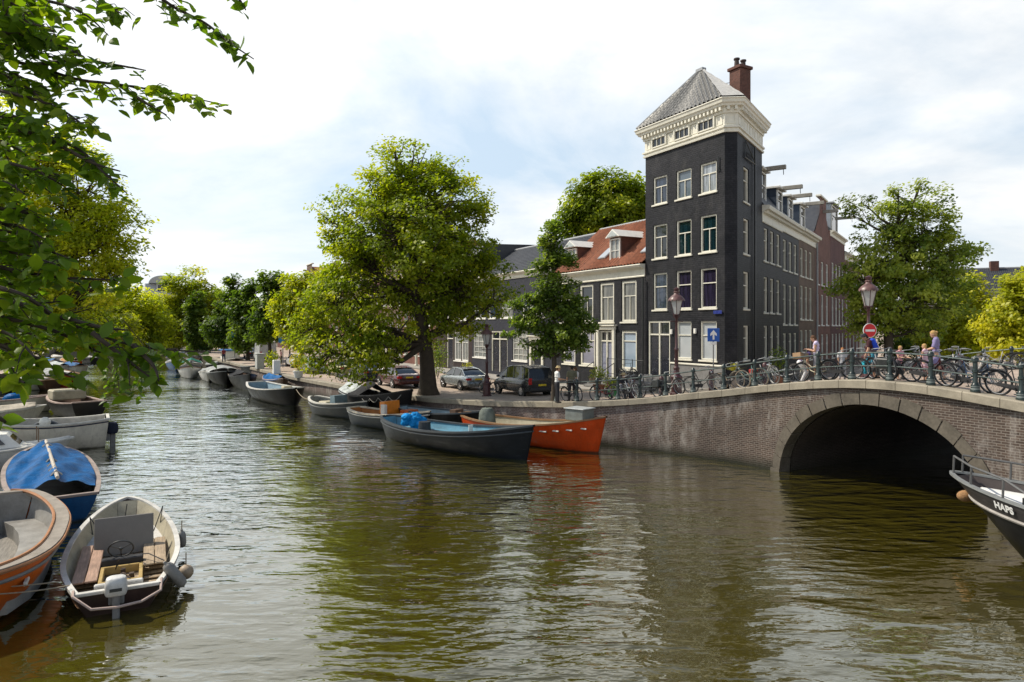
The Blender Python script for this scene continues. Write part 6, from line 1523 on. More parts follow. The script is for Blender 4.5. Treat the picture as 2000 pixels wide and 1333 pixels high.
for k, (px, Y, lab) in enumerate([(1292, 31.2, None), (1236, 32.3, 'maroon bollard under the seat of the straw-hatted person'), (1389, 30.2, 'maroon bollard right of the lamp post near the bridge ramp'), (1494, 28.4, 'maroon bollard in front of the black row house')]):
    x = (px-1000)/F*Y; b_ = BOLL if k == 0 else dup(BOLL, (0,0,0), 0, lab); b_.location = (x, Y, HXY(x, Y))
# utility cabinet, awning neighbours, planters
def gxy(px, Y): x = (px-1000)/F*Y; return (x, Y, HXY(x, Y))
o = thing('utility_cabinet', 'pale grey utility cabinet standing on the far quay', 'cabinet', gxy(507, 70), ANG); mb = MB(); mb.bbox(-.7,.7,-.35,.35,0,1.5,.03); mb.build('body', P('cabinet_grey', (.42,.43,.40), .6), o); mb = MB(); mb.bbox(-.75,.75,-.4,.4,1.502,1.58,.02); mb.build('lid', P('cabinet_grey', (.42,.43,.40), .6), o)
o = thing('utility_cabinet', 'small white cabinet beside the yellow-flowered planter', 'cabinet', gxy(540, 62), ANG); mb = MB(); mb.bbox(-.35,.35,-.3,.3,0,1.25,.03); mb.build('body', WHITE, o)
def plant(name, label, loc, r, hgt, n, leaf, mat, seed, pot=None, potm=None, flowers=None):
    o = thing(name, label, 'plant', loc); rg = np.random.default_rng(seed); pz = 0
    if pot:
        mb = MB(); mb.lathe([(pot*.75,0),(pot,pot*1.2),(pot*1.08,pot*1.22),(pot*1.08,pot*1.4),(pot*.9,pot*1.4)], n=14); mb.build('pot', potm or P('terracotta', (.30,.13,.07), .8), o, True); pz = pot*1.3
    d = unit(rg.normal(size=(n, 3))); c = d*(rg.random((n, 1))**.5)*np.array([r, r, hgt/2])+np.array([0, 0, pz+hgt*.55])
    leaf_object('foliage', o, c, unit(rg.normal(size=(n, 3))+[0,0,.6]), unit(rg.normal(size=(n, 3))), leaf*(.7+.6*rg.random(n)), .55, .5+.2*rg.normal(size=n), mat)
    if flowers is not None:
        k = n//3; d = unit(rg.normal(size=(k, 3))); c = d*np.array([r, r, hgt/2])*.98+np.array([0,0,pz+hgt*.6]); leaf_object('flowers', o, c, d, unit(rg.normal(size=(k,3))), np.full(k, leaf*.8), .9, rg.random(k), flowers)
    mb = MB()
    for k in range(6): a = k*1.05; mb.tube([(0,0,pz*.8),(r*.5*math.cos(a), r*.5*math.sin(a), pz+hgt*.6)], .012, 4)
    mb.build('stems', BARK, o); return o
FLY = LEAF('yellow_petals', (.45,.32,.01), (.60,.45,.015), (.7,.58,.03), .3)
plant('planter_shrub', 'yellow-flowering shrub in a white planter at the quay edge', gxy(583, 57), .75, 1.5, 420, .17, L_YEL, 1, .42, WHITE, FLY)
plant('planter_shrub', 'leafy green plant against the portico of the red-roofed house', gxy(1170, 41), .7, 1.1, 500, .12, L_ELM, 2, .35)
plant('planter_shrub', 'low green plant beside the seated person', gxy(1196, 36.5), .55, .7, 300, .1, L_ELM, 3, .25, P('green_pot', (.03,.25,.06), .5))
plant('planter_shrub', 'pale green shrub by the steps of the dark brown house', gxy(912, 57), .6, 1.3, 320, .14, L_YEL, 4)
plant('planter_shrub', 'green climbing shrub between the big trunk and the portico', gxy(855, 56), .9, 3.2, 900, .15, L_DARK, 5)
plant('planter_shrub', 'tall grassy shrub on the far quay by the cabinet', gxy(533, 66), .8, 2.0, 420, .2, L_ELM, 6)
plant('planter_shrub', 'dark window-box plant beside the black row house', (*(lambda p: (p[0], p[1]))((14.2, 36.4)), H(*TOST(14.2, 36.4))), .55, 1.6, 420, .12, L_DARK, 7, .3)
o = thing('spiky_plant', 'yellow-green spiky plant at the foot of the black corner', 'plant', gxy(1433, 33.6)); rg = random.Random(4); mb = MB(); mb.lathe([(.2,0),(.26,.4),(.28,.42),(.28,.5),(.2,.5)], n=12); mb.build('pot', PLINTH, o, True); mb = MB()
for k in range(46):
    a = rg.uniform(0, 6.28); e = rg.uniform(.1, 1.0); L = rg.uniform(.4, .75); c, s_ = math.cos(a), math.sin(a); w_ = .03
    p0 = Vector((.05*c,.05*s_,.9)); p1 = p0+Vector((c*L*.5*e, s_*L*.5*e, L*.55*(1.2-e))); p2 = p0+Vector((c*L*1.0*e, s_*L*1.0*e, L*.75*(1.15-e)))
    q = Vector((-s_, c, 0))*w_; mb.add([p0-q, p0+q, p1+q, p1-q, p2], [(0,1,2,3), (3,2,4)])
mb.build('leaves', P('spiky_leaf', (.36,.34,.03), .5, var=.4, scale=8), o, fix=False); mb = MB(); mb.tube([(0,0,.45),(0,0,.95)], .06, 8); mb.build('stem', BARK, o)
mb = MB(); mb.bbox(-.08,.08,-.02,.02,-.1,.1,.01)
# stoop railings
o = thing('stoop_railing', 'black iron stoop railing in front of the white double door', 'railing', (P0[0], P0[1], 0), ANG); mb = MB()
for s_ in (-16.6, -15.6, -14.2, -13.2): mb.tube([(s_, 4.3, 1.75), (s_, 4.3, 3.55)], .025, 6)
for z in (3.5, 2.6): mb.tube([(-16.6, 4.3, z), (-13.2, 4.3, z)], .02, 6)
mb.build('bars', BLKMET, o); mb = MB(); mb.bbox(-16.7, -13.1, 4.2, 5.5, 1.6, 2.2, .02); mb.build('stoop', PLINTH, o)
o = thing('stoop_railing', 'pair of slanting iron handrails beside the portico steps', 'railing', (P0[0], P0[1], 0), ANG); mb = MB(); u = S6(1184)
for sg in (-1.1, 1.1): mb.tube([(u+sg, 6.0, 3.1), (u+sg, 4.9, 2.5), (u+sg, 4.9, 1.6)], .024, 6); mb.tube([(u+sg, 6.0, 3.1), (u+sg, 6.0, 2.0)], .024, 6)
mb.build('bars', BLKMET, o)
# wooden bench under the seated person and a stone kerb block
o = thing('bench', 'plain dark bench carrying the person in the straw hat', 'bench', gxy(1217, 33.8), R(-20)); mb = MB(); mb.bbox(-.7,.7,-.2,.2,.40,.45,.01); mb.build('seat', WOOD('bench_wood', (.10,.06,.035), .6), o)
for sx in (-.55, .55):
    mb = MB(); mb.bbox(sx-.04, sx+.04, -.17, .17, 0, .40, .01); mb.build('leg', BLKMET, o)
o = thing('yellow_board', 'yellow board fixed to the far bridge railing at the right edge', 'board', (*ST(9.35, 12.9), H(9.35)+.40), ANG); mb = MB(); mb.bbox(-1.2,.5,-.02,.02,0,.62,.01); mb.build('panel', P('yellow_board', (.62,.40,.01), .5, var=.08), o); mb = MB(); mb.bbox(-1.2,.5,-.024,.018,-.10,-.004,.005); mb.build('white_edge', WHITE, o)
for k, (px, Y, lab) in enumerate([(458, 88, 'blue parking sign under the columnar trees'), (552, 72, 'blue banner on a post left of the yellow-green tree')]):
    o = thing('blue_sign', lab, 'sign', gxy(px, Y), R(-10)); mb = MB(); mb.tube([(0,.05,0),(0,.05,4.0)], .05, 6); mb.build('post', P('post_grey', (.13,.13,.13), .5), o); mb = MB(); mb.bbox(-.45,.45,-.03,.03,2.6,3.7,.02); mb.build('panel', P('sign_teal_blue', (.02,.16,.34), .4), o)
lamp('dark lantern lamp far along the quay near the cabinets', *gxy(566, 74), 4.6)

# ---------------------------------------------------------------- bicycles
BMET = P('dull_bike_metal', (.24,.25,.26), .5, metal=.3, var=.3)
MUDD = P('worn_black_paint', (.03,.03,.032), .5)
WR = .345
def _wheel():
    t = MB(); n = 32
    t.tube([(WR*math.cos(a), 0, WR*math.sin(a)) for a in np.linspace(0, 2*math.pi, n+1)], .024, 6, cap=False)
    r = MB(); r.tube([((WR-.03)*math.cos(a), 0, (WR-.03)*math.sin(a)) for a in np.linspace(0, 2*math.pi, n+1)], .011, 4, cap=False)
    for k in range(18):
        a = 2*math.pi*k/18; sg = .03 if k % 2 else -.03; r.tube([(.02*math.cos(a+.8), sg, .02*math.sin(a+.8)), ((WR-.03)*math.cos(a), 0, (WR-.03)*math.sin(a))], .0034, 3, cap=False)
    r.tube([(0,-.05,0),(0,.05,0)], .028, 8)
    return t.mesh('tyre', None, True), r.mesh('rim', None, True)
TYM, RIM = _wheel()
def make_bike(label, fm, tyre=RUBBER, crate=None, bag=None, child=False, high=False, baskm=None, mud=MUDD):
    o = thing('bicycle', label, 'bicycle', (0,0,0), 0, 'bicycles parked along the bridge and quay'); rx, fx, z = -.54, .56, WR+.02
    for x, nm in ((rx, 'rear'), (fx, 'front')):
        w_ = bpy.data.objects.new('wheel', None); COL.objects.link(w_); w_.parent = o; w_.location = (x, 0, z); w_.empty_display_size = .1
        inst('tyre', mver(TYM, tyre), w_); inst('rim', mver(RIM, BMET), w_)
    mb = MB(); bb = (-.08, 0, .30); st_ = (-.26, 0, .86); hd = (.40, 0, .86); hl = (.44, 0, .66)
    mb.tube([bb, st_], .017, 7); mb.tube([hd, hl], .019, 7)
    if high: mb.tube([(-.24,0,.82), (.405,0,.84)], .015, 7); mb.tube([bb, hl], .017, 7)
    else: mb.tube([bb, (.15,0,.40), (.36,0,.62), (.41,0,.80)], .017, 7); mb.tube([(-.16,0,.56), (.1,0,.52), (.34,0,.72), (.40,0,.84)], .014, 7)
    for sg in (-.05, .05): mb.tube([bb, (rx, sg, z)], .010, 5); mb.tube([(-.235,0,.78), (rx, sg, z)], .009, 5); mb.tube([(.445,sg*.7,.64), (.50,sg,.50), (fx, sg, z)], .011, 5)
    mb.build('frame', fm, o, True)
    mb = MB(); mb.tube([hd, (.365,0,1.02)], .013, 6); mb.tube([(.12,-.30,1.04),(.22,-.29,1.06),(.36,-.16,1.07),(.375,0,1.03),(.36,.16,1.07),(.22,.29,1.06),(.12,.30,1.04)], .012, 6); mb.build('handlebar', BMET, o, True)
    mb = MB(); mb.tube([st_, (-.29,0,.95)], .013, 6)
    mb.grid([[(x, y*w_, .985+dz) for y in (-1,-.5,0,.5,1)] for x, w_, dz in ((-.44,.05,0),(-.42,.10,.012),(-.34,.105,.0),(-.26,.05,-.005),(-.16,.022,-.01),(-.13,.012,-.015))]); mb.grid([[(x, y*w_, .95+dz) for y in (1,.5,0,-.5,-1)] for x, w_, dz in ((-.44,.05,0),(-.42,.10,0),(-.34,.105,0),(-.26,.05,0),(-.16,.022,.01),(-.13,.012,.015))]); mb.build('saddle', P('saddle_leather', (.03,.02,.015), .5), o, True)
    mb = MB()
    for x, a0, a1 in ((rx, .15, 3.3), (fx, .25, 2.3)):
        rows = []
        for a in np.linspace(a0, a1, 14): rows.append([(x+(WR+.035)*math.cos(a), y, z+(WR+.035+(.0 if y == 0 else -.008))*math.sin(a)) for y in (-.026, 0, .026)])
        mb.grid(rows)
    mb.build('mudguards', mud, o, True, fix=False)
    mb = MB(); mb.prism([(-.58,.33),(-.55,.39),(-.1,.385),(.01,.37),(.03,.30),(-.03,.225),(-.2,.25),(-.56,.29)], -.062, -.045); mb.build('chain_guard', mud, o)
    mb = MB(); mb.tube([(-.08,-.09,.30),(-.02,-.09,.15)], .012, 5); mb.tube([(-.08,.09,.30),(-.14,.09,.45)], .012, 5); mb.box(-.06,.02,-.18,-.09,.135,.155); mb.box(-.18,-.10,.09,.18,.445,.465); mb.tube([(-.08,-.09,.30),(-.08,.09,.30)], .02, 6); mb.build('crank', BLKMET, o)
    mb = MB(); mb.box(-.86,-.36,-.065,-.05,.735,.748); mb.box(-.86,-.36,.05,.065,.735,.748); mb.box(-.86,-.845,-.05,.05,.735,.748); mb.box(-.6,-.585,-.05,.05,.735,.748)
    for sg in (-.06,.06): mb.tube([(-.8,sg,.735),(rx,sg,z)], .008, 4)
    mb.build('rack', BLKMET, o)
    mb = MB(); mb.ball((.47,0,.80), (.05,.035,.045), 8); mb.build('headlight', CHROME, o, True)
    if crate:
        mb = MB(); mb.box(.38,.74,-.22,.22,.86,.875)
        for a in ((.38,.395,-.22,.22),(.725,.74,-.22,.22),(.38,.74,-.22,-.205),(.38,.74,.205,.22)): mb.box(a[0],a[1],a[2],a[3],.876,1.08)
        mb.build('front_crate', crate, o)
    if bag:
        for sg in (-1, 1):
            mb = MB(); mb.bbox(-.82,-.42,sg*.14-.065,sg*.14+.065,.40,.74,.03); mb.build('pannier_bag', bag, o)
    return o
def place_bike(b_, s_, t, head=1, lean=.1, rot=0.0, zoff=0.0):
    x, y = ST(s_, t); a = ANG+rot+(0 if head > 0 else math.pi)
    dx, dy = math.cos(a), math.sin(a); s1, t1 = TOST(x+dx*.5, y+dy*.5); s0, t0_ = TOST(x-dx*.5, y-dy*.5)
    pitch = -math.atan2(H(s1, t1)-H(s0, t0_), 1.0)
    b_.location = (x, y, H(s_, t)+zoff); b_.rotation_euler = (lean, pitch, a)
BF = {k: P('bike_'+k, c, .35, var=.15, spec=.6) for k, c in [('black', (.02,.02,.022)), ('white', (.62,.60,.55)), ('mint', (.22,.36,.33)), ('blue', (.03,.07,.15)), ('cream', (.55,.50,.36)), ('silver', (.40,.41,.42)), ('maroon', (.12,.02,.025)), ('green', (.03,.08,.05))]}
CREAMTYRE = P('cream_tyre', (.42,.34,.25), .8); GREYTYRE = P('grey_tyre', (.18,.17,.16), .8)
bikes = [ # px on the railing line, extra t, heading, lean, rot, frame, options, label
 (1118, .42, 1, .12, 0, 'black', {}, 'black bicycle by the quay end of the railing, before the man in olive'),
 (1180, .45, -1, .10, .2, 'maroon', {'crate': P('dark_rattan', (.10,.07,.04), .8)}, 'bicycle with rattan crate leaning right of the man in olive'),
 (1232, .5, 1, .12, -.2, 'silver', {'bag': P('grey_bag', (.2,.21,.24), .7)}, 'silver bicycle with grey bags before the seated person'),
 (1268, .42, -1, .10, 0, 'black', {'bag': BLKMET}, 'black bicycle with black bags left of the lamp post'),
 (1312, .5, 1, .11, 0, 'white', {}, 'pale bicycle directly before the lamp post'),
 (1376, .5, 1, .1, .35, 'black', {'tyre': GREYTYRE}, 'black bicycle with chrome light right of the lamp post'),
 (1432, .42, 1, .1, .1, 'black', {'tyre': CREAMTYRE}, 'bicycle with cream front tyre leaning on the railing post'),
 (1466, .48, -1, -.1, .1, 'mint', {'tyre': CREAMTYRE, 'mud': BF['mint']}, 'mint green bicycle with cream tyres on the ramp'),
 (1499, .55, 1, .1, -.3, 'white', {'bag': P('red_bag', (.32,.03,.025), .7), 'tyre': GREYTYRE}, 'white bicycle with red bag on the bridge ramp'),
 (1528, .7, -1, .1, .4, 'silver', {'tyre': GREYTYRE}, 'silver bicycle tilted beside the crouching person'),
 (1592, .38, -1, .08, 0, 'cream', {'crate': P('brown_box', (.33,.21,.12), .85)}, 'cream bicycle carrying a brown box in front of the person with the phone'),
 (1652, .45, 1, .1, .1, 'black', {}, 'black bicycle in front of the red-haired child'),
 (1700, 1.3, -1, .1, .5, 'black', {}, 'black bicycle behind the railing near the teal shopping bag'),
 (1722, .6, 1, .08, -.5, 'silver', {}, 'silver bicycle right of the teal shopping bag'),
 (1768, .42, 1, .1, 0, 'black', {'bag': BLKMET}, 'black bicycle with black bags beside the small child in pink'),
 (1812, .4, 1, .1, -.1, 'maroon', {}, 'dark bicycle in front of the girl in the pink dress'),
 (1896, .42, 1, .08, 0, 'blue', {}, 'dark blue bicycle closest at the right end of the railing'),
 (1990, .4, 1, .08, 0, 'black', {'crate': P('yellow_crate', (.60,.40,.01), .5)}, 'black bicycle cut off by the right edge'),
 (1870, 2.6, 1, .1, -.9, 'white', {}, 'white bicycle standing behind the dark blue one, left of another white one'),
 (1900, 2.4, -1, .1, .6, 'white', {}, 'white bicycle with raised handlebar behind the dark blue one, right of another white one'),
 (1848, 3.4, 1, .1, .3, 'maroon', {}, 'maroon bicycle behind the person in the lilac dress'),
 (1775, 3.2, 1, .1, .5, 'silver', {}, 'silver bicycle with wide handlebar behind the small child in pink')]
def s_of_px_t(px, t):
    lo, hi = -40.0, 20.0
    for _ in range(50):
        m_ = (lo+hi)/2; x, y = ST(m_, TE(m_)+t)
        if 1000+x/y*F < px: lo = m_
        else: hi = m_
    return lo
for px, dt, hd_, ln, rt, fr, op, lab in bikes:
    s_ = s_of_px_t(px, dt); place_bike(make_bike(lab, BF[fr], **op), s_, TE(s_)+dt, hd_, ln, rt)
bk = make_bike('white bicycle parked on the stoop of the white double door', BF['white']); place_bike(bk, -15.2, 4.8, 1, .08); bk.location.z = 2.2
base_b = bk
for k, (s_, t, lab) in enumerate([(-33.5, -6.6, 'bicycle at the quay edge under the drooping elm branches, right one'), (-35.5, -6.9, 'bicycle at the quay edge under the drooping elm branches, left one'), (-20.8, -1.8, 'bicycle in front of the black van'), (2.5, 12.6, 'bicycle leaning on the far railing behind the plane tree side'), (5.2, 12.6, 'bicycle leaning on the far railing near the middle'), (7.0, 12.7, 'bicycle leaning on the far railing toward the right'), (1.0, 12.7, 'bicycle leaning on the far railing left of the others')]):
    nb = make_bike(lab, BF[['black', 'silver', 'green', 'black', 'maroon', 'black', 'silver'][k]]) ; place_bike(nb, s_, t, 1 if k % 2 else -1, .1, .1*k)

# ---------------------------------------------------------------- cars
def make_car(label, paint, kind='sedan', plate=(.62,.46,.02), cat='car', name='parked_car'):
    o = thing(name, label, cat, (0,0,0), 0, 'cars parked along the quay street')
    if kind == 'sedan':
        bs = [(-2.38,.42,.72,.70),(-2.34,.32,.92,.82),(-2.1,.26,.99,.88),(-1.5,.24,1.0,.91),(-.5,.22,.96,.92),(.5,.22,.94,.92),(1.1,.24,.92,.91),(1.7,.26,.86,.88),(2.15,.28,.76,.82),(2.36,.34,.66,.70),(2.42,.42,.56,.55)]
        gs = [(-1.95,1.0,.80,.78),(-1.15,1.36,.78,.60),(-.3,1.45,.79,.62),(.35,1.42,.79,.61),(1.15,.96,.80,.76)]; wx = (-1.42, 1.42); wr = .33
    elif kind == 'van':
        bs = [(-2.36,.42,1.0,.80),(-2.32,.32,1.1,.88),(-2.0,.26,1.12,.93),(-1.0,.24,1.10,.95),(.4,.24,1.06,.95),(1.2,.26,1.02,.93),(1.75,.28,.92,.89),(2.2,.32,.78,.80),(2.38,.42,.62,.62)]
        gs = [(-2.30,1.1,.86,.86),(-2.05,1.68,.80,.70),(-1.2,1.78,.80,.70),(0,1.76,.80,.70),(.6,1.66,.80,.68),(1.5,1.02,.84,.80)]; wx = (-1.45, 1.45); wr = .34
    else:
        bs = [(-2.9,.5,1.2,.9),(-2.85,.4,1.3,.98),(1.2,.35,1.25,1.0),(1.9,.4,1.1,.96),(2.6,.45,1.0,.85),(2.7,.5,.8,.7)]
        gs = [(-2.85,1.25,.97,.97),(-2.8,2.5,.95,.90),(.9,2.5,.95,.90),(1.3,2.3,.92,.84),(2.1,1.15,.9,.85)]; wx = (-1.8, 1.7); wr = .37
    mb = MB(); rows = []
    for x, zb, zs_, w_ in bs:
        rows.append([(x, w_*q, z) for q, z in ((-.80,zb),(-.97,zb+.10),(-1,zb+(zs_-zb)*.45),(-.99,zs_-.14),(-.93,zs_-.04),(-.80,zs_),(0,zs_+.03),(.80,zs_),(.93,zs_-.04),(.99,zs_-.14),(1,zb+(zs_-zb)*.45),(.97,zb+.10),(.80,zb))])
    mb.grid(rows, closed=True); mb.add(rows[0], [tuple(range(13))]); mb.add(rows[-1], [tuple(reversed(range(13)))]); mb.build('body', paint, o, True)
    mb = MB(); rows = [[(x, -wb if i in (0, len(gs)-1) else -wb, min(z, gs[0][1]) if 0 else (gs[0][1]+(gs[-1][1]-gs[0][1])*i/(len(gs)-1))-.03), (x, -wt, z), (x, 0, z+.03), (x, wt, z), (x, wb, (gs[0][1]+(gs[-1][1]-gs[0][1])*i/(len(gs)-1))-.03)] for i, (x, z, wb, wt) in enumerate(gs)]
    rows[0] = [(p[0], p[1], rows[0][0][2]+.001*k) for k, p in enumerate(rows[0])]; mb.grid(rows); mb.build('glasshouse', G_DARK if kind != 'box' else paint, o, True)
    mb = MB(); mid = gs[1:-1]; rows = [[(x, -wt*1.01, z+.004), (x, -wt*.6, z+.03), (x, wt*.6, z+.03), (x, wt*1.01, z+.004)] for x, z, wb, wt in mid]; rows[0] = [(p[0]-.06, p[1], p[2]-.0) for p in rows[0]]; mb.grid(rows)
    for sg in (-1, 1):
        for i in range(len(gs)-1):
            mb.tube([(gs[i][0], sg*(gs[i][3] if i else gs[i][3]), gs[i][1]+.005), (gs[i+1][0], sg*gs[i+1][3], gs[i+1][1]+.005)], .035, 6)
        for xp in ([-1.05, -.05] if kind == 'sedan' else [-1.5, -.3, .6]):
            zt_ = float(np.interp(xp, [g[0] for g in gs], [g[1] for g in gs])); wt_ = float(np.interp(xp, [g[0] for g in gs], [g[3] for g in gs])); mb.tube([(xp, sg*wt_, zt_), (xp-.06, sg*(gs[2][2]+.005), gs[0][1]-.04)], .03, 5)
    mb.build('roof', paint, o, True)
    for x in wx:
        for sg in (-1, 1):
            w_ = bpy.data.objects.new('wheel', None); COL.objects.link(w_); w_.parent = o; w_.location = (x, sg*.83, wr); w_.empty_display_size = .1
            m_ = Matrix.Rotation(R(90), 4, 'X'); mb = MB(); mb.lathe([(wr*.6,-.10),(wr*.95,-.10),(wr,-.06),(wr,.06),(wr*.95,.10),(wr*.6,.10)], n=24, m=m_); mb.build('tyre', RUBBER, w_, True)
            mb = MB(); mb.lathe([(wr*.62,-.108),(wr*.55,-.09),(.06,-.10),(.05,-.115),(.01,-.115)] if sg > 0 else [(wr*.62,-.108),(wr*.55,-.09),(.06,-.10),(.05,-.115),(.01,-.115)], n=20, m=Matrix.Rotation(R(90 if sg < 0 else -90), 4, 'X') @ Matrix.Scale(-1, 4, (0,0,1)) if 0 else Matrix.Rotation(R(-90 if sg < 0 else 90), 4, 'X'))
            for k in range(6):
                a = k*math.pi/3; mb.box(-.02, .02, -.118, -.10, .05, wr*.58, (Matrix.Rotation(math.pi, 4, 'Z') if sg > 0 else Matrix()) @ Matrix.Rotation(a, 4, 'Y'))
            mb.build('rim', CHROME, w_)
            mb = MB(); mb.lathe([(wr*1.13,-.06),(wr*1.13,.097)], n=24, m=Matrix.Rotation(R(90 if sg < 0 else -90), 4, 'X')); mb.build('wheel_arch', BLKMET, w_)
    xr, xf = bs[1][0]-.04, bs[-2][0]; zr = bs[1][2]
    for sg in (-1, 1):
        mb = MB(); mb.bbox(xr-.015, xr+.2, min(sg*.5, sg*.84), max(sg*.5, sg*.84), zr-.22, zr-.06, .03) if kind == 'sedan' else mb.bbox(xr-.01, xr+.1, min(sg*.68, sg*.89), max(sg*.68, sg*.89), zr-.35, zr+.05, .03); mb.build('tail_light', P('tail_red', (.40,.015,.015), .2), o)
        mb = MB(); mb.bbox(xf-.25, xf+.03, min(sg*.4, sg*.72), max(sg*.4, sg*.72), bs[-2][2]-.14, bs[-2][2]-.01, .04); mb.build('headlight', P('lamp_clear', (.55,.56,.57), .12), o)
        mb = MB(); mb.bbox(gs[-1][0]-.35, gs[-1][0]-.15, min(sg*.93, sg*1.08), max(sg*.93, sg*1.08), gs[-1][1]+.0, gs[-1][1]+.14, .03); mb.build('wing_mirror', paint, o)
    mb = MB(); mb.bbox(xr-.025, xr+.03, -.26, .26, zr-.20 if kind == 'sedan' else zr-.42, zr-.09 if kind == 'sedan' else zr-.31, .005); mb.build('number_plate', P('plate_yellow', plate, .4), o)
    mb = MB(); mb.bbox(xr-.07, xr+.15, -.80, .80, bs[1][1]+.06, bs[1][1]+.26, .05); mb.build('bumper', paint if kind == 'sedan' else P('bumper_dark', (.03,.03,.032), .5), o)
    return o
def car_at(c, px, Y, back=True, off=0.0):
    x = (px-1000)/F*Y; a = math.atan2(-SY, -SX)+(0 if back else math.pi); d = Vector((math.cos(a), math.sin(a)))
    cx_, cy_ = x+d.x*2.4+off*TX, Y+d.y*2.4+off*TY; c.location = (cx_, cy_, HXY(cx_, cy_)); c.rotation_euler = (0, 0, a)
CP = {k: P('car_'+k, c, .25, var=.05, metal=mt, coat=.8, bmp=0) for k, c, mt in [('silver', (.34,.37,.37), .6), ('black', (.012,.014,.016), 0), ('white', (.60,.61,.60), 0), ('dark', (.03,.035,.04), .2), ('wine', (.06,.012,.014), 0), ('ltblue', (.42,.48,.52), .3), ('olive', (.40,.36,.12), 0)]}
car_at(make_car('silver sedan parked behind the quay lamp, rear to the viewer', CP['silver']), 935, 44.6)
car_at(make_car('black people carrier parked behind the slender tree', CP['black'], 'van'), 1060, 39.6)
car_at(make_car('dark wine-coloured car left of the big elm trunk', CP['wine']), 800, 46.5)
car_at(make_car('dark grey car under the drooping elm branches', CP['dark']), 733, 52.3)
car_at(make_car('yellowish car under the drooping elm branches', CP['olive']), 684, 57.3)
car_at(make_car('pale blue-grey car parked left of the drooping branches', CP['ltblue']), 622, 61.5)
car_at(make_car('white car near the yellow-flowering shrub', CP['white']), 590, 71)
car_at(make_car('light delivery van far along the quay between the columnar trees', P('van_silver', (.45,.46,.46), .3), 'box', name='delivery_van', cat='van'), 522, 83)
car_at(make_car('dark car far along the quay behind the columnar trees', CP['dark']), 498, 93)
# ---------------------------------------------------------------- people
def rcone(mb, a, b, ra, rb, n=12):
    """tapered limb segment with rounded ends"""
    a, b = Vector(a), Vector(b); d = b-a; L = max(1e-5, d.length); d = d/L; pts = []; rr = []
    for k in range(4): t = (k+.35)/4.35*math.pi/2; pts.append(a-d*ra*math.cos(t)); rr.append(ra*math.sin(t))
    pts += [a.lerp(b, q) for q in (0, .5, 1)]; rr += [ra, (ra+rb)/2, rb]
    for k in range(4): t = (k+.65)/4.35*math.pi/2; pts.append(b+d*rb*math.sin(t)); rr.append(rb*math.cos(t))
    mb.tube(pts, rr, n)
def fuse(name, mb, mat, parent, voxel, it=3):
    o = mb.build(name, mat); r = o.modifiers.new('r', 'REMESH'); r.mode = 'VOXEL'; r.voxel_size = voxel
    if it: s_ = o.modifiers.new('s', 'SMOOTH'); s_.iterations = it; s_.factor = .5
    bpy.context.view_layer.update(); me = bpy.data.meshes.new_from_object(o.evaluated_get(bpy.context.evaluated_depsgraph_get()))
    old = o.data; o.modifiers.clear(); o.data = me; bpy.data.meshes.remove(old); me.materials.clear(); me.materials.append(mat)
    me.polygons.foreach_set('use_smooth', [True]*len(me.polygons)); o.parent = parent; return o
SKIN = P('skin', (.50, .29, .19), .5, var=.12, scale=12, bmp=.03); SKIN2 = P('skin_tan', (.42, .23, .14), .5, var=.12, scale=12, bmp=.03)
def V3(*a): return Vector(a)
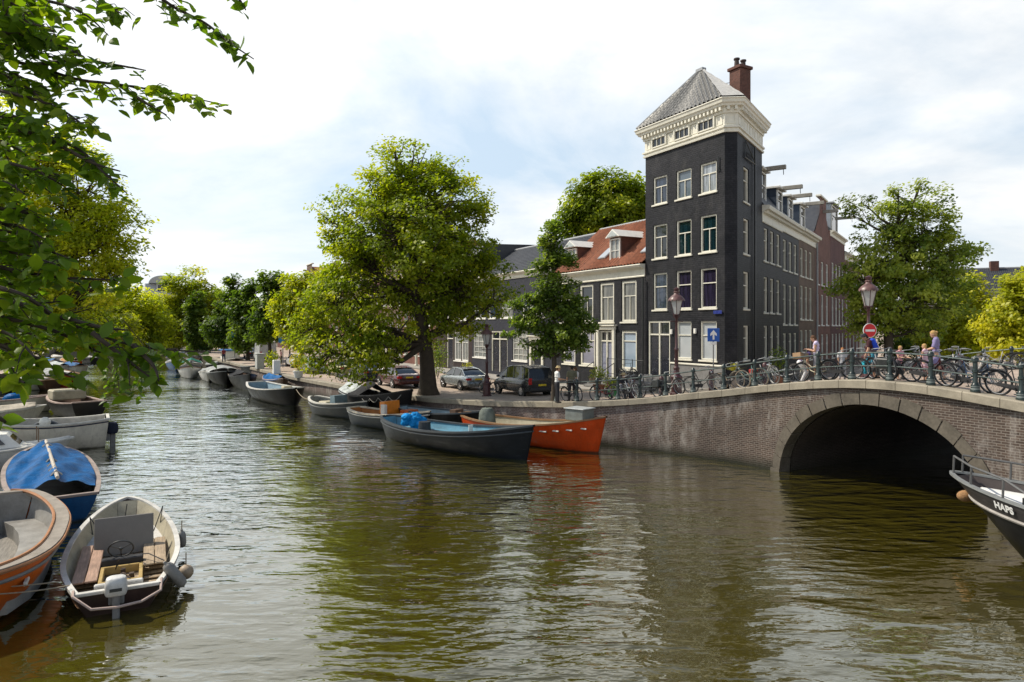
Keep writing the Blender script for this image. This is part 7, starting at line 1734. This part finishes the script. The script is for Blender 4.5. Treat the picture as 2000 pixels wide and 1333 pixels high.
def person(label, loc, rz, h, shirt, bottom, hair, arms, legs, lean=0.0, head=(0, 0), sleeves=.55, trousers='long', hairlen='short', hat=None, skin=None, female=False, skirt=None, shoes=None, sit=0.0, twist=0.0):
    """faces +y locally. arms: 2 x (upper dir, forearm dir), legs: 2 x (thigh dir, shin dir); right side is +x"""
    skin = skin or SKIN; o = thing('person', label, 'person', loc, rz); k = h; w_ = .92 if female else 1.0
    lowest = 0; pz = 0
    L_T, L_S = .245*k, .235*k
    J = {}
    for i, sx in enumerate((-1, 1)):
        td, sd_ = Vector(legs[i][0]).normalized(), Vector(legs[i][1]).normalized(); hp_ = V3(sx*.052*k, 0, 0); kn = hp_+td*L_T; an = kn+sd_*L_S; J[i] = [hp_, kn, an]; lowest = min(lowest, an.z-.042*k)
    up = Matrix.Rotation(-lean, 3, 'X')
    base = V3(0, 0, -lowest)
    def T(v): return up @ Vector(v)+base
    ch = T((0, .005*k, .20*k)); sh = T((0, 0, .285*k)); nk = T((0, .008*k, .335*k)); hm = up @ Matrix.Rotation(-head[0], 3, 'X') @ Matrix.Rotation(head[1], 3, 'Z'); hc = nk+hm @ V3(0, .018*k, .065*k)
    S_ = [T((sx*.098*k*w_, 0, .282*k)) for sx in (-1, 1)]; A = {}
    for i in (0, 1):
        ud, fd = up @ Vector(arms[i][0]).normalized(), up @ Vector(arms[i][1]).normalized(); el = S_[i]+ud*.165*k; wr = el+fd*.145*k; A[i] = (S_[i], el, wr, fd)
    def torso(mb, g):
        for z, rx, ry in ((0, .082, .062), (.06, .076, .058), (.12, .070 if female else .078, .054), (.19, .088*w_, .062), (.25, .092*w_, .058), (.285, .075*w_, .045)):
            m = Matrix.Translation(T((0, 0, z*k))) @ up.to_4x4(); mb.ball((0, 0, 0), (rx*k+g, ry*k+g, .055*k+g), 14, m)
        for i in (0, 1): rcone(mb, T((0, 0, .272*k)), S_[i], .040*k+g, .037*k+g)
    mb = MB(); torso(mb, 0); rcone(mb, sh, nk+V3(0, 0, .01*k), .034*k, .030*k)
    hm4 = Matrix.Translation(hc) @ hm.to_4x4()
    mb.ball((0, 0, .008*k), (.043*k, .053*k, .060*k), 16, hm4); mb.ball((0, .014*k, -.030*k), (.032*k, .036*k, .034*k), 14, hm4); mb.ball((0, .054*k, -.010*k), (.0075*k, .012*k, .013*k), 8, hm4)
    mb.ball((0, .046*k, -.034*k), (.014*k, .008*k, .005*k), 8, hm4); mb.ball((0, .040*k, -.056*k), (.014*k, .012*k, .009*k), 8, hm4)
    for sx in (-1, 1): mb.ball((sx*.044*k, -.004*k, -.006*k), (.006*k, .012*k, .018*k), 8, hm4); mb.ball((sx*.018*k, .046*k, .012*k), (.014*k, .006*k, .005*k), 8, hm4)
    for i, sx in enumerate((-1, 1)):
        s0, el, wr, fd = A[i]; rcone(mb, s0, el, .033*k, .025*k); rcone(mb, el, wr, .025*k, .017*k)
        side = fd.cross(V3(0, 0, 1)); side = side.normalized() if side.length > .1 else V3(1, 0, 0); nr = side.cross(fd).normalized()
        if side.dot(V3(1, 0, 0))*sx > 0: thumb = -side
        else: thumb = side
        m = Matrix((( side.x, nr.x, fd.x), (side.y, nr.y, fd.y), (side.z, nr.z, fd.z))).to_4x4(); m.translation = wr+fd*.026*k; mb.ball((0, 0, 0), (.021*k, .010*k, .030*k), 10, m)
        for q, ln in enumerate((.040, .046, .043, .034)):
            b0 = wr+fd*.050*k+side*(q-1.5)*.0105*k; kn_ = b0+(fd*.9-nr*.35)*ln*.55*k; tp_ = kn_+(fd*.55-nr*.8)*ln*.5*k; rcone(mb, b0, kn_, .0056*k, .0052*k, 8); rcone(mb, kn_, tp_, .0052*k, .0044*k, 8)
        b0 = wr+fd*.018*k+thumb*.017*k; m1 = b0+(thumb*.75+fd*.65)*.024*k; rcone(mb, b0, m1, .0068*k, .006*k, 8); rcone(mb, m1, m1+(fd*.85+thumb*.2-nr*.3)*.02*k, .006*k, .005*k, 8)
        hp_, kn, an = [p+base for p in J[i]]; rcone(mb, hp_, kn, .054*k, .034*k); calf = kn.lerp(an, .3)+V3(0, -.006*k, 0); rcone(mb, kn, calf, .033*k, .033*k); rcone(mb, calf, an, .033*k, .020*k)
        ft = an+V3(0, .085*k, -.022*k) if sit == 0 else an+V3(0, .085*k, -.02*k); rcone(mb, an+V3(0, -.012*k, -.018*k), ft, .022*k, .016*k)
    body = fuse('body', mb, skin, o, .0058*k if h > 1.3 else .0068*k, 2)
    # clothing
    mb = MB(); torso(mb, .012)
    for i in (0, 1):
        s0, el, wr, fd = A[i]
        if sleeves > 0:
            rcone(mb, s0, s0.lerp(el, min(1, sleeves)), .040*k+.006, .034*k+.006)
            if sleeves > 1: rcone(mb, el, el.lerp(wr, sleeves-1), .032*k+.006, .026*k+.006)
    if skirt:
        prev = None
        for q in range(6):
            f = q/5; c = T((0, 0, 0)).lerp(V3(0, .04*k*f, base.z-skirt*k), f); m = Matrix.Translation(c); mb.ball((0, 0, 0), (.095*k+.05*k*f, .075*k+.05*k*f, .05*k), 14, m)
    fuse('dress' if skirt else 'shirt', mb, shirt, o, .013, 2)
    if bottom:
        mb = MB(); m = Matrix.Translation(T((0, 0, .005*k))); mb.ball((0, 0, 0), (.092*k, .074*k, .065*k), 14, m)
        for i in (0, 1):
            hp_, kn, an = [p+base for p in J[i]]; rcone(mb, hp_, kn if trousers == 'long' else hp_.lerp(kn, .8), .062*k, .044*k)
            if trousers == 'long': rcone(mb, kn, kn.lerp(an, .94), .043*k, .032*k)
        fuse('trousers' if trousers == 'long' else 'shorts', mb, bottom, o, .013, 2)
    mb = MB()
    for i in (0, 1):
        an = J[i][2]+base; rcone(mb, an+V3(0, -.014*k, -.022*k), an+V3(0, .088*k, -.027*k), .025*k, .020*k)
    fuse('shoes', mb, shoes or P('shoe_dark', (.05, .045, .04), .6), o, .011, 1)
    if hair:
        mb = MB(); mb.ball((0, -.008*k, .020*k), (.048*k, .055*k, .055*k), 16, hm4); mb.ball((0, -.028*k, -.008*k), (.045*k, .036*k, .05*k), 14, hm4)
        if hairlen == 'long': mb.ball((0, -.036*k, -.06*k), (.045*k, .026*k, .075*k), 12, hm4)
        if hairlen == 'bun': mb.ball((0, -.064*k, .02*k), (.026*k, .026*k, .026*k), 12, hm4)
        if hairlen == 'tail': rcone(mb, hm4 @ V3(0, -.06*k, .02*k), hm4 @ V3(0, -.085*k, -.07*k), .02*k, .012*k)
        mb.ball((0, .036*k, .045*k), (.030*k, .015*k, .012*k), 10, hm4)
        fuse('hair', mb, hair, o, .009, 1)
    for sx in (-1, 1):
        mb = MB(); mb.ball((sx*.018*k, .0495*k, .004*k), (.006*k, .004*k, .004*k), 8, hm4); mb.build('eye', P('eye_dark', (.02, .015, .012), .2), o, True)
    if hat:
        mb = MB(); brim, mat_ = hat; mb.lathe([(.050*k, .030*k), (brim*k, .024*k), (brim*k, .030*k), (.058*k, .038*k), (.054*k, .072*k), (.040*k, .082*k), (.005*k, .083*k)], n=22, m=hm4); mb.build('hat', mat_, o, True)
    o['_h'] = 0; del o['_h']
    return o, A, base
def FC(n, c): return P('cloth_'+n, c, .85, var=.18, scale=7, fine=60, bmp=.3)
HB, HBL, HG, HD = FC('hair_brown', (.10,.05,.025)), FC('hair_blond', (.42,.26,.10)), FC('hair_ginger', (.36,.15,.05)), FC('hair_dark', (.02,.015,.012))
DN = ((-.10,.05,-1), (-.04,.25,-1)); DNR = ((.10,.05,-1), (.04,.25,-1)); ST_ = ((-.06,.03,-1), (-.02,-.03,-1)); STR = ((.06,.03,-1), (.02,-.03,-1))
TW = Matrix.Rotation
def onquay(px, Y): return gxy(px, Y)
STRAW = P('straw', (.50,.38,.20), .85, var=.2, scale=30)
person('person in white shirt and pale hat with dark trousers at the quay edge', onquay(1088, 32.2), R(-78), 1.74, FC('white', (.70,.69,.66)), FC('black', (.025,.025,.03)), HB, [((-.12,.15,-1), (.1,1,-.1)), ((.12,.2,-1), (-.2,1,-.05))], [ST_, STR], sleeves=.6, hat=(.085, STRAW), head=(.1, 0))
person('person with dark hair in olive shirt seen from behind, next to the white shirt', onquay(1117, 32.9), R(8), 1.76, FC('olive', (.13,.125,.08)), FC('black', (.025,.025,.03)), HD, [((-.2,.05,-1), (.15,.6,-.7)), ((.2,.05,-1), (-.1,.6,-.7))], [((-.1,.02,-1), (-.02,-.02,-1)), ((.1,.04,-1), (.03,-.04,-1))], sleeves=.7)
person('person in white mostly hidden behind the one in olive', onquay(1125, 33.9), R(60), 1.68, FC('white', (.70,.69,.66)), FC('navy', (.03,.04,.07)), HB, [DN, DNR], [ST_, STR], sleeves=.6)
person('seated person with wide straw hat in black clothes', (lambda p: (p[0], p[1], p[2]))(onquay(1217, 33.75)), R(200), 1.68, FC('black', (.025,.025,.03)), FC('black', (.025,.025,.03)), HB, [((-.2,.35,-1), (.3,1,-.1)), ((.2,.35,-1), (-.3,1,-.05))], [((-.12,1,-.05), (0,.05,-1)), ((.12,1,-.05), (0,.05,-1))], sleeves=.6, hat=(.12, STRAW), female=True, sit=1)
def onbr(px, dt): s_ = s_of_px_t(px, dt); t = TE(s_)+dt; x, y = ST(s_, t); return (x, y, H(s_, t)+.005)
pw, A_, bs_ = person('person with short light brown hair in white and purple top looking at a phone', onbr(1594, 1.2), R(60), 1.76, FC('white_purple', (.58,.50,.66)), FC('grey_shorts', (.33,.33,.36)), HB, [((-.1,.1,-1), (.25,1,.25)), ((.1,.15,-1), (-.3,1,.25))], [ST_, STR], head=(.5, 0), sleeves=0, trousers='short', female=True)
hand = (A_[0][2]+A_[1][2])/2+V3(0, .07, .03); m_ = Matrix.Rotation(R(60), 4, 'Z'); hw = Vector(pw.location)+(m_ @ hand)
o = thing('phone', 'dark phone held by the person in the white and purple top', 'phone', hw, R(60)); mb = MB(); mb.bbox(-.04,.04,-.006,.006,-.07,.08,.004, Matrix.Rotation(R(-40), 4, 'X')); mb.build('body', BLKMET, o)
person('crouching person with dark hair, purple top and white trousers beside the cream bicycle', onbr(1562, .85), R(250), 1.62, FC('purple', (.075,.03,.16)), FC('white_trousers', (.66,.65,.66)), HD, [((-.15,.6,-.8), (0,.9,-.5)), ((.15,.5,-.9), (-.1,.7,-.7))], [((-.12,.75,-.7), (0,-.5,-1)), ((.12,.55,-.85), (0,-.45,-1))], lean=.75, head=(.2, 0), sleeves=.4, female=True, hairlen='long')
person('small red-haired child in pale clothes behind the railing', onbr(1645, 1.0), R(170), 1.16, FC('pale', (.60,.58,.58)), FC('white_trousers', (.66,.65,.66)), HG, [DN, DNR], [ST_, STR], sleeves=.6)
pm, A_, bs_ = person('person in dark maroon shirt and cap with blue backpack leaning over a bicycle', onbr(1708, 1.6), R(70), 1.66, FC('maroon', (.05,.014,.018)), FC('teal_shorts', (.04,.22,.30)), HD, [((-.1,.55,-.9), (0,.7,-.7)), ((.12,.3,-1), (0,.35,-1))], [((-.06,.2,-1), (0,-.2,-1)), ((.06,-.1,-1), (0,-.25,-1))], lean=.38, head=(.15, 0), sleeves=.6, trousers='short', hat=(.06, FC('cap_dark', (.04,.04,.045))))
def carried(name, label, cat, pl, rz, local, build, matn):
    p = Vector(pl)+Matrix.Rotation(rz, 4, 'Z') @ Vector(local); o = thing(name, label, cat, p, rz); return o
pl = onbr(1708, 1.6)
o = carried('backpack', 'bright blue backpack worn by the person in maroon', 'bag', pl, R(70), (0, .02, 1.02), None, None); mb = MB(); mb.bbox(-.15,.15,-.16,.04,-.05,.38,.05, Matrix.Rotation(-.38, 4, 'X')); mb.build('body', FC('bright_blue', (.02,.07,.50)), o, True)
hw = Vector(pl)+Matrix.Rotation(R(70), 4, 'Z') @ A_[1][2]
o = thing('shopping_bag', 'teal shopping bag with pale ring motif hanging from a hand', 'bag', (hw.x, hw.y-.02, hw.z-.62), R(5)); mb = MB(); mb.prism([(-.22, 0), (.22, 0), (.25, .44), (-.25, .44)], -.07, .07); mb.build('body', FC('teal_bag', (.02,.38,.50)), o)
mb = MB(); mb.tube([(.09*math.cos(t)-.02, -.074, .22+.09*math.sin(t)) for t in np.linspace(.6, 5.7, 16)], .014, 5); mb.tube([(.08, -.074, .30), (.08, -.074, .12)], .013, 5); mb.build('motif', FC('pale_print', (.55,.70,.72)), o)
mb = MB(); mb.tube([(-.12, 0, .44), (-.06, 0, .60), (.06, 0, .60), (.12, 0, .44)], .012, 5); mb.build('handles', FC('teal_bag', (.02,.38,.50)), o)
person('small child with light brown hair in pink top sitting on a bicycle', onbr(1757, 1.1), R(200), 1.14, FC('pink', (.62,.32,.36)), FC('dark_shorts', (.06,.05,.06)), HBL, [((-.2,.5,-.9), (.1,1,-.1)), ((.2,.5,-.9), (-.1,1,-.1))], [((-.06,.3,-1), (0,-.2,-1)), ((.06,.1,-1), (0,-.1,-1))], sleeves=.4, trousers='short')
person('girl with strawberry blond hair in a pale pink dress beside the person in lilac', onbr(1807, 1.25), R(40), 1.22, FC('pale_pink', (.60,.40,.46)), None, HBL, [((-.15,.4,-1), (.1,1,.3)), ((.15,.4,-1), (-.1,1,.3))], [ST_, STR], sleeves=0, skirt=.20, female=True, hairlen='long')
person('blond person with hair bun in a lilac dress walking left', onbr(1828, 1.75), R(58), 1.68, FC('lilac', (.23,.20,.36)), None, HBL, [((-.12,.25,-1), (.1,.9,-.3)), ((.12,.3,-1), (-.1,.9,-.35))], [((-.05,.3,-1), (0,-.05,-1)), ((.05,-.22,-1), (0,-.45,-1))], sleeves=.8, skirt=.16, female=True, hairlen='bun', head=(.3, 0))
person('person in dark red walking on the far quay between tree trunks', gxy(437, 84), R(40), 1.75, FC('dark_red', (.20,.03,.03)), FC('navy', (.03,.04,.07)), HD, [DN, DNR], [((-.06,.2,-1), (0,-.1,-1)), ((.06,-.15,-1), (0,-.2,-1))])
person('person in pink under the orange awning', gxy(549, 79), R(120), 1.7, FC('pink', (.62,.32,.36)), FC('black', (.025,.025,.03)), HD, [DN, DNR], [ST_, STR])
S.cycles.max_bounces = 6; S.cycles.diffuse_bounces = 3; S.cycles.glossy_bounces = 3; S.cycles.transmission_bounces = 3; S.cycles.transparent_max_bounces = 4
S.cycles.caustics_reflective = False; S.cycles.caustics_refractive = False
S.cycles.use_denoising = True
S.cycles.sample_clamp_indirect = 6
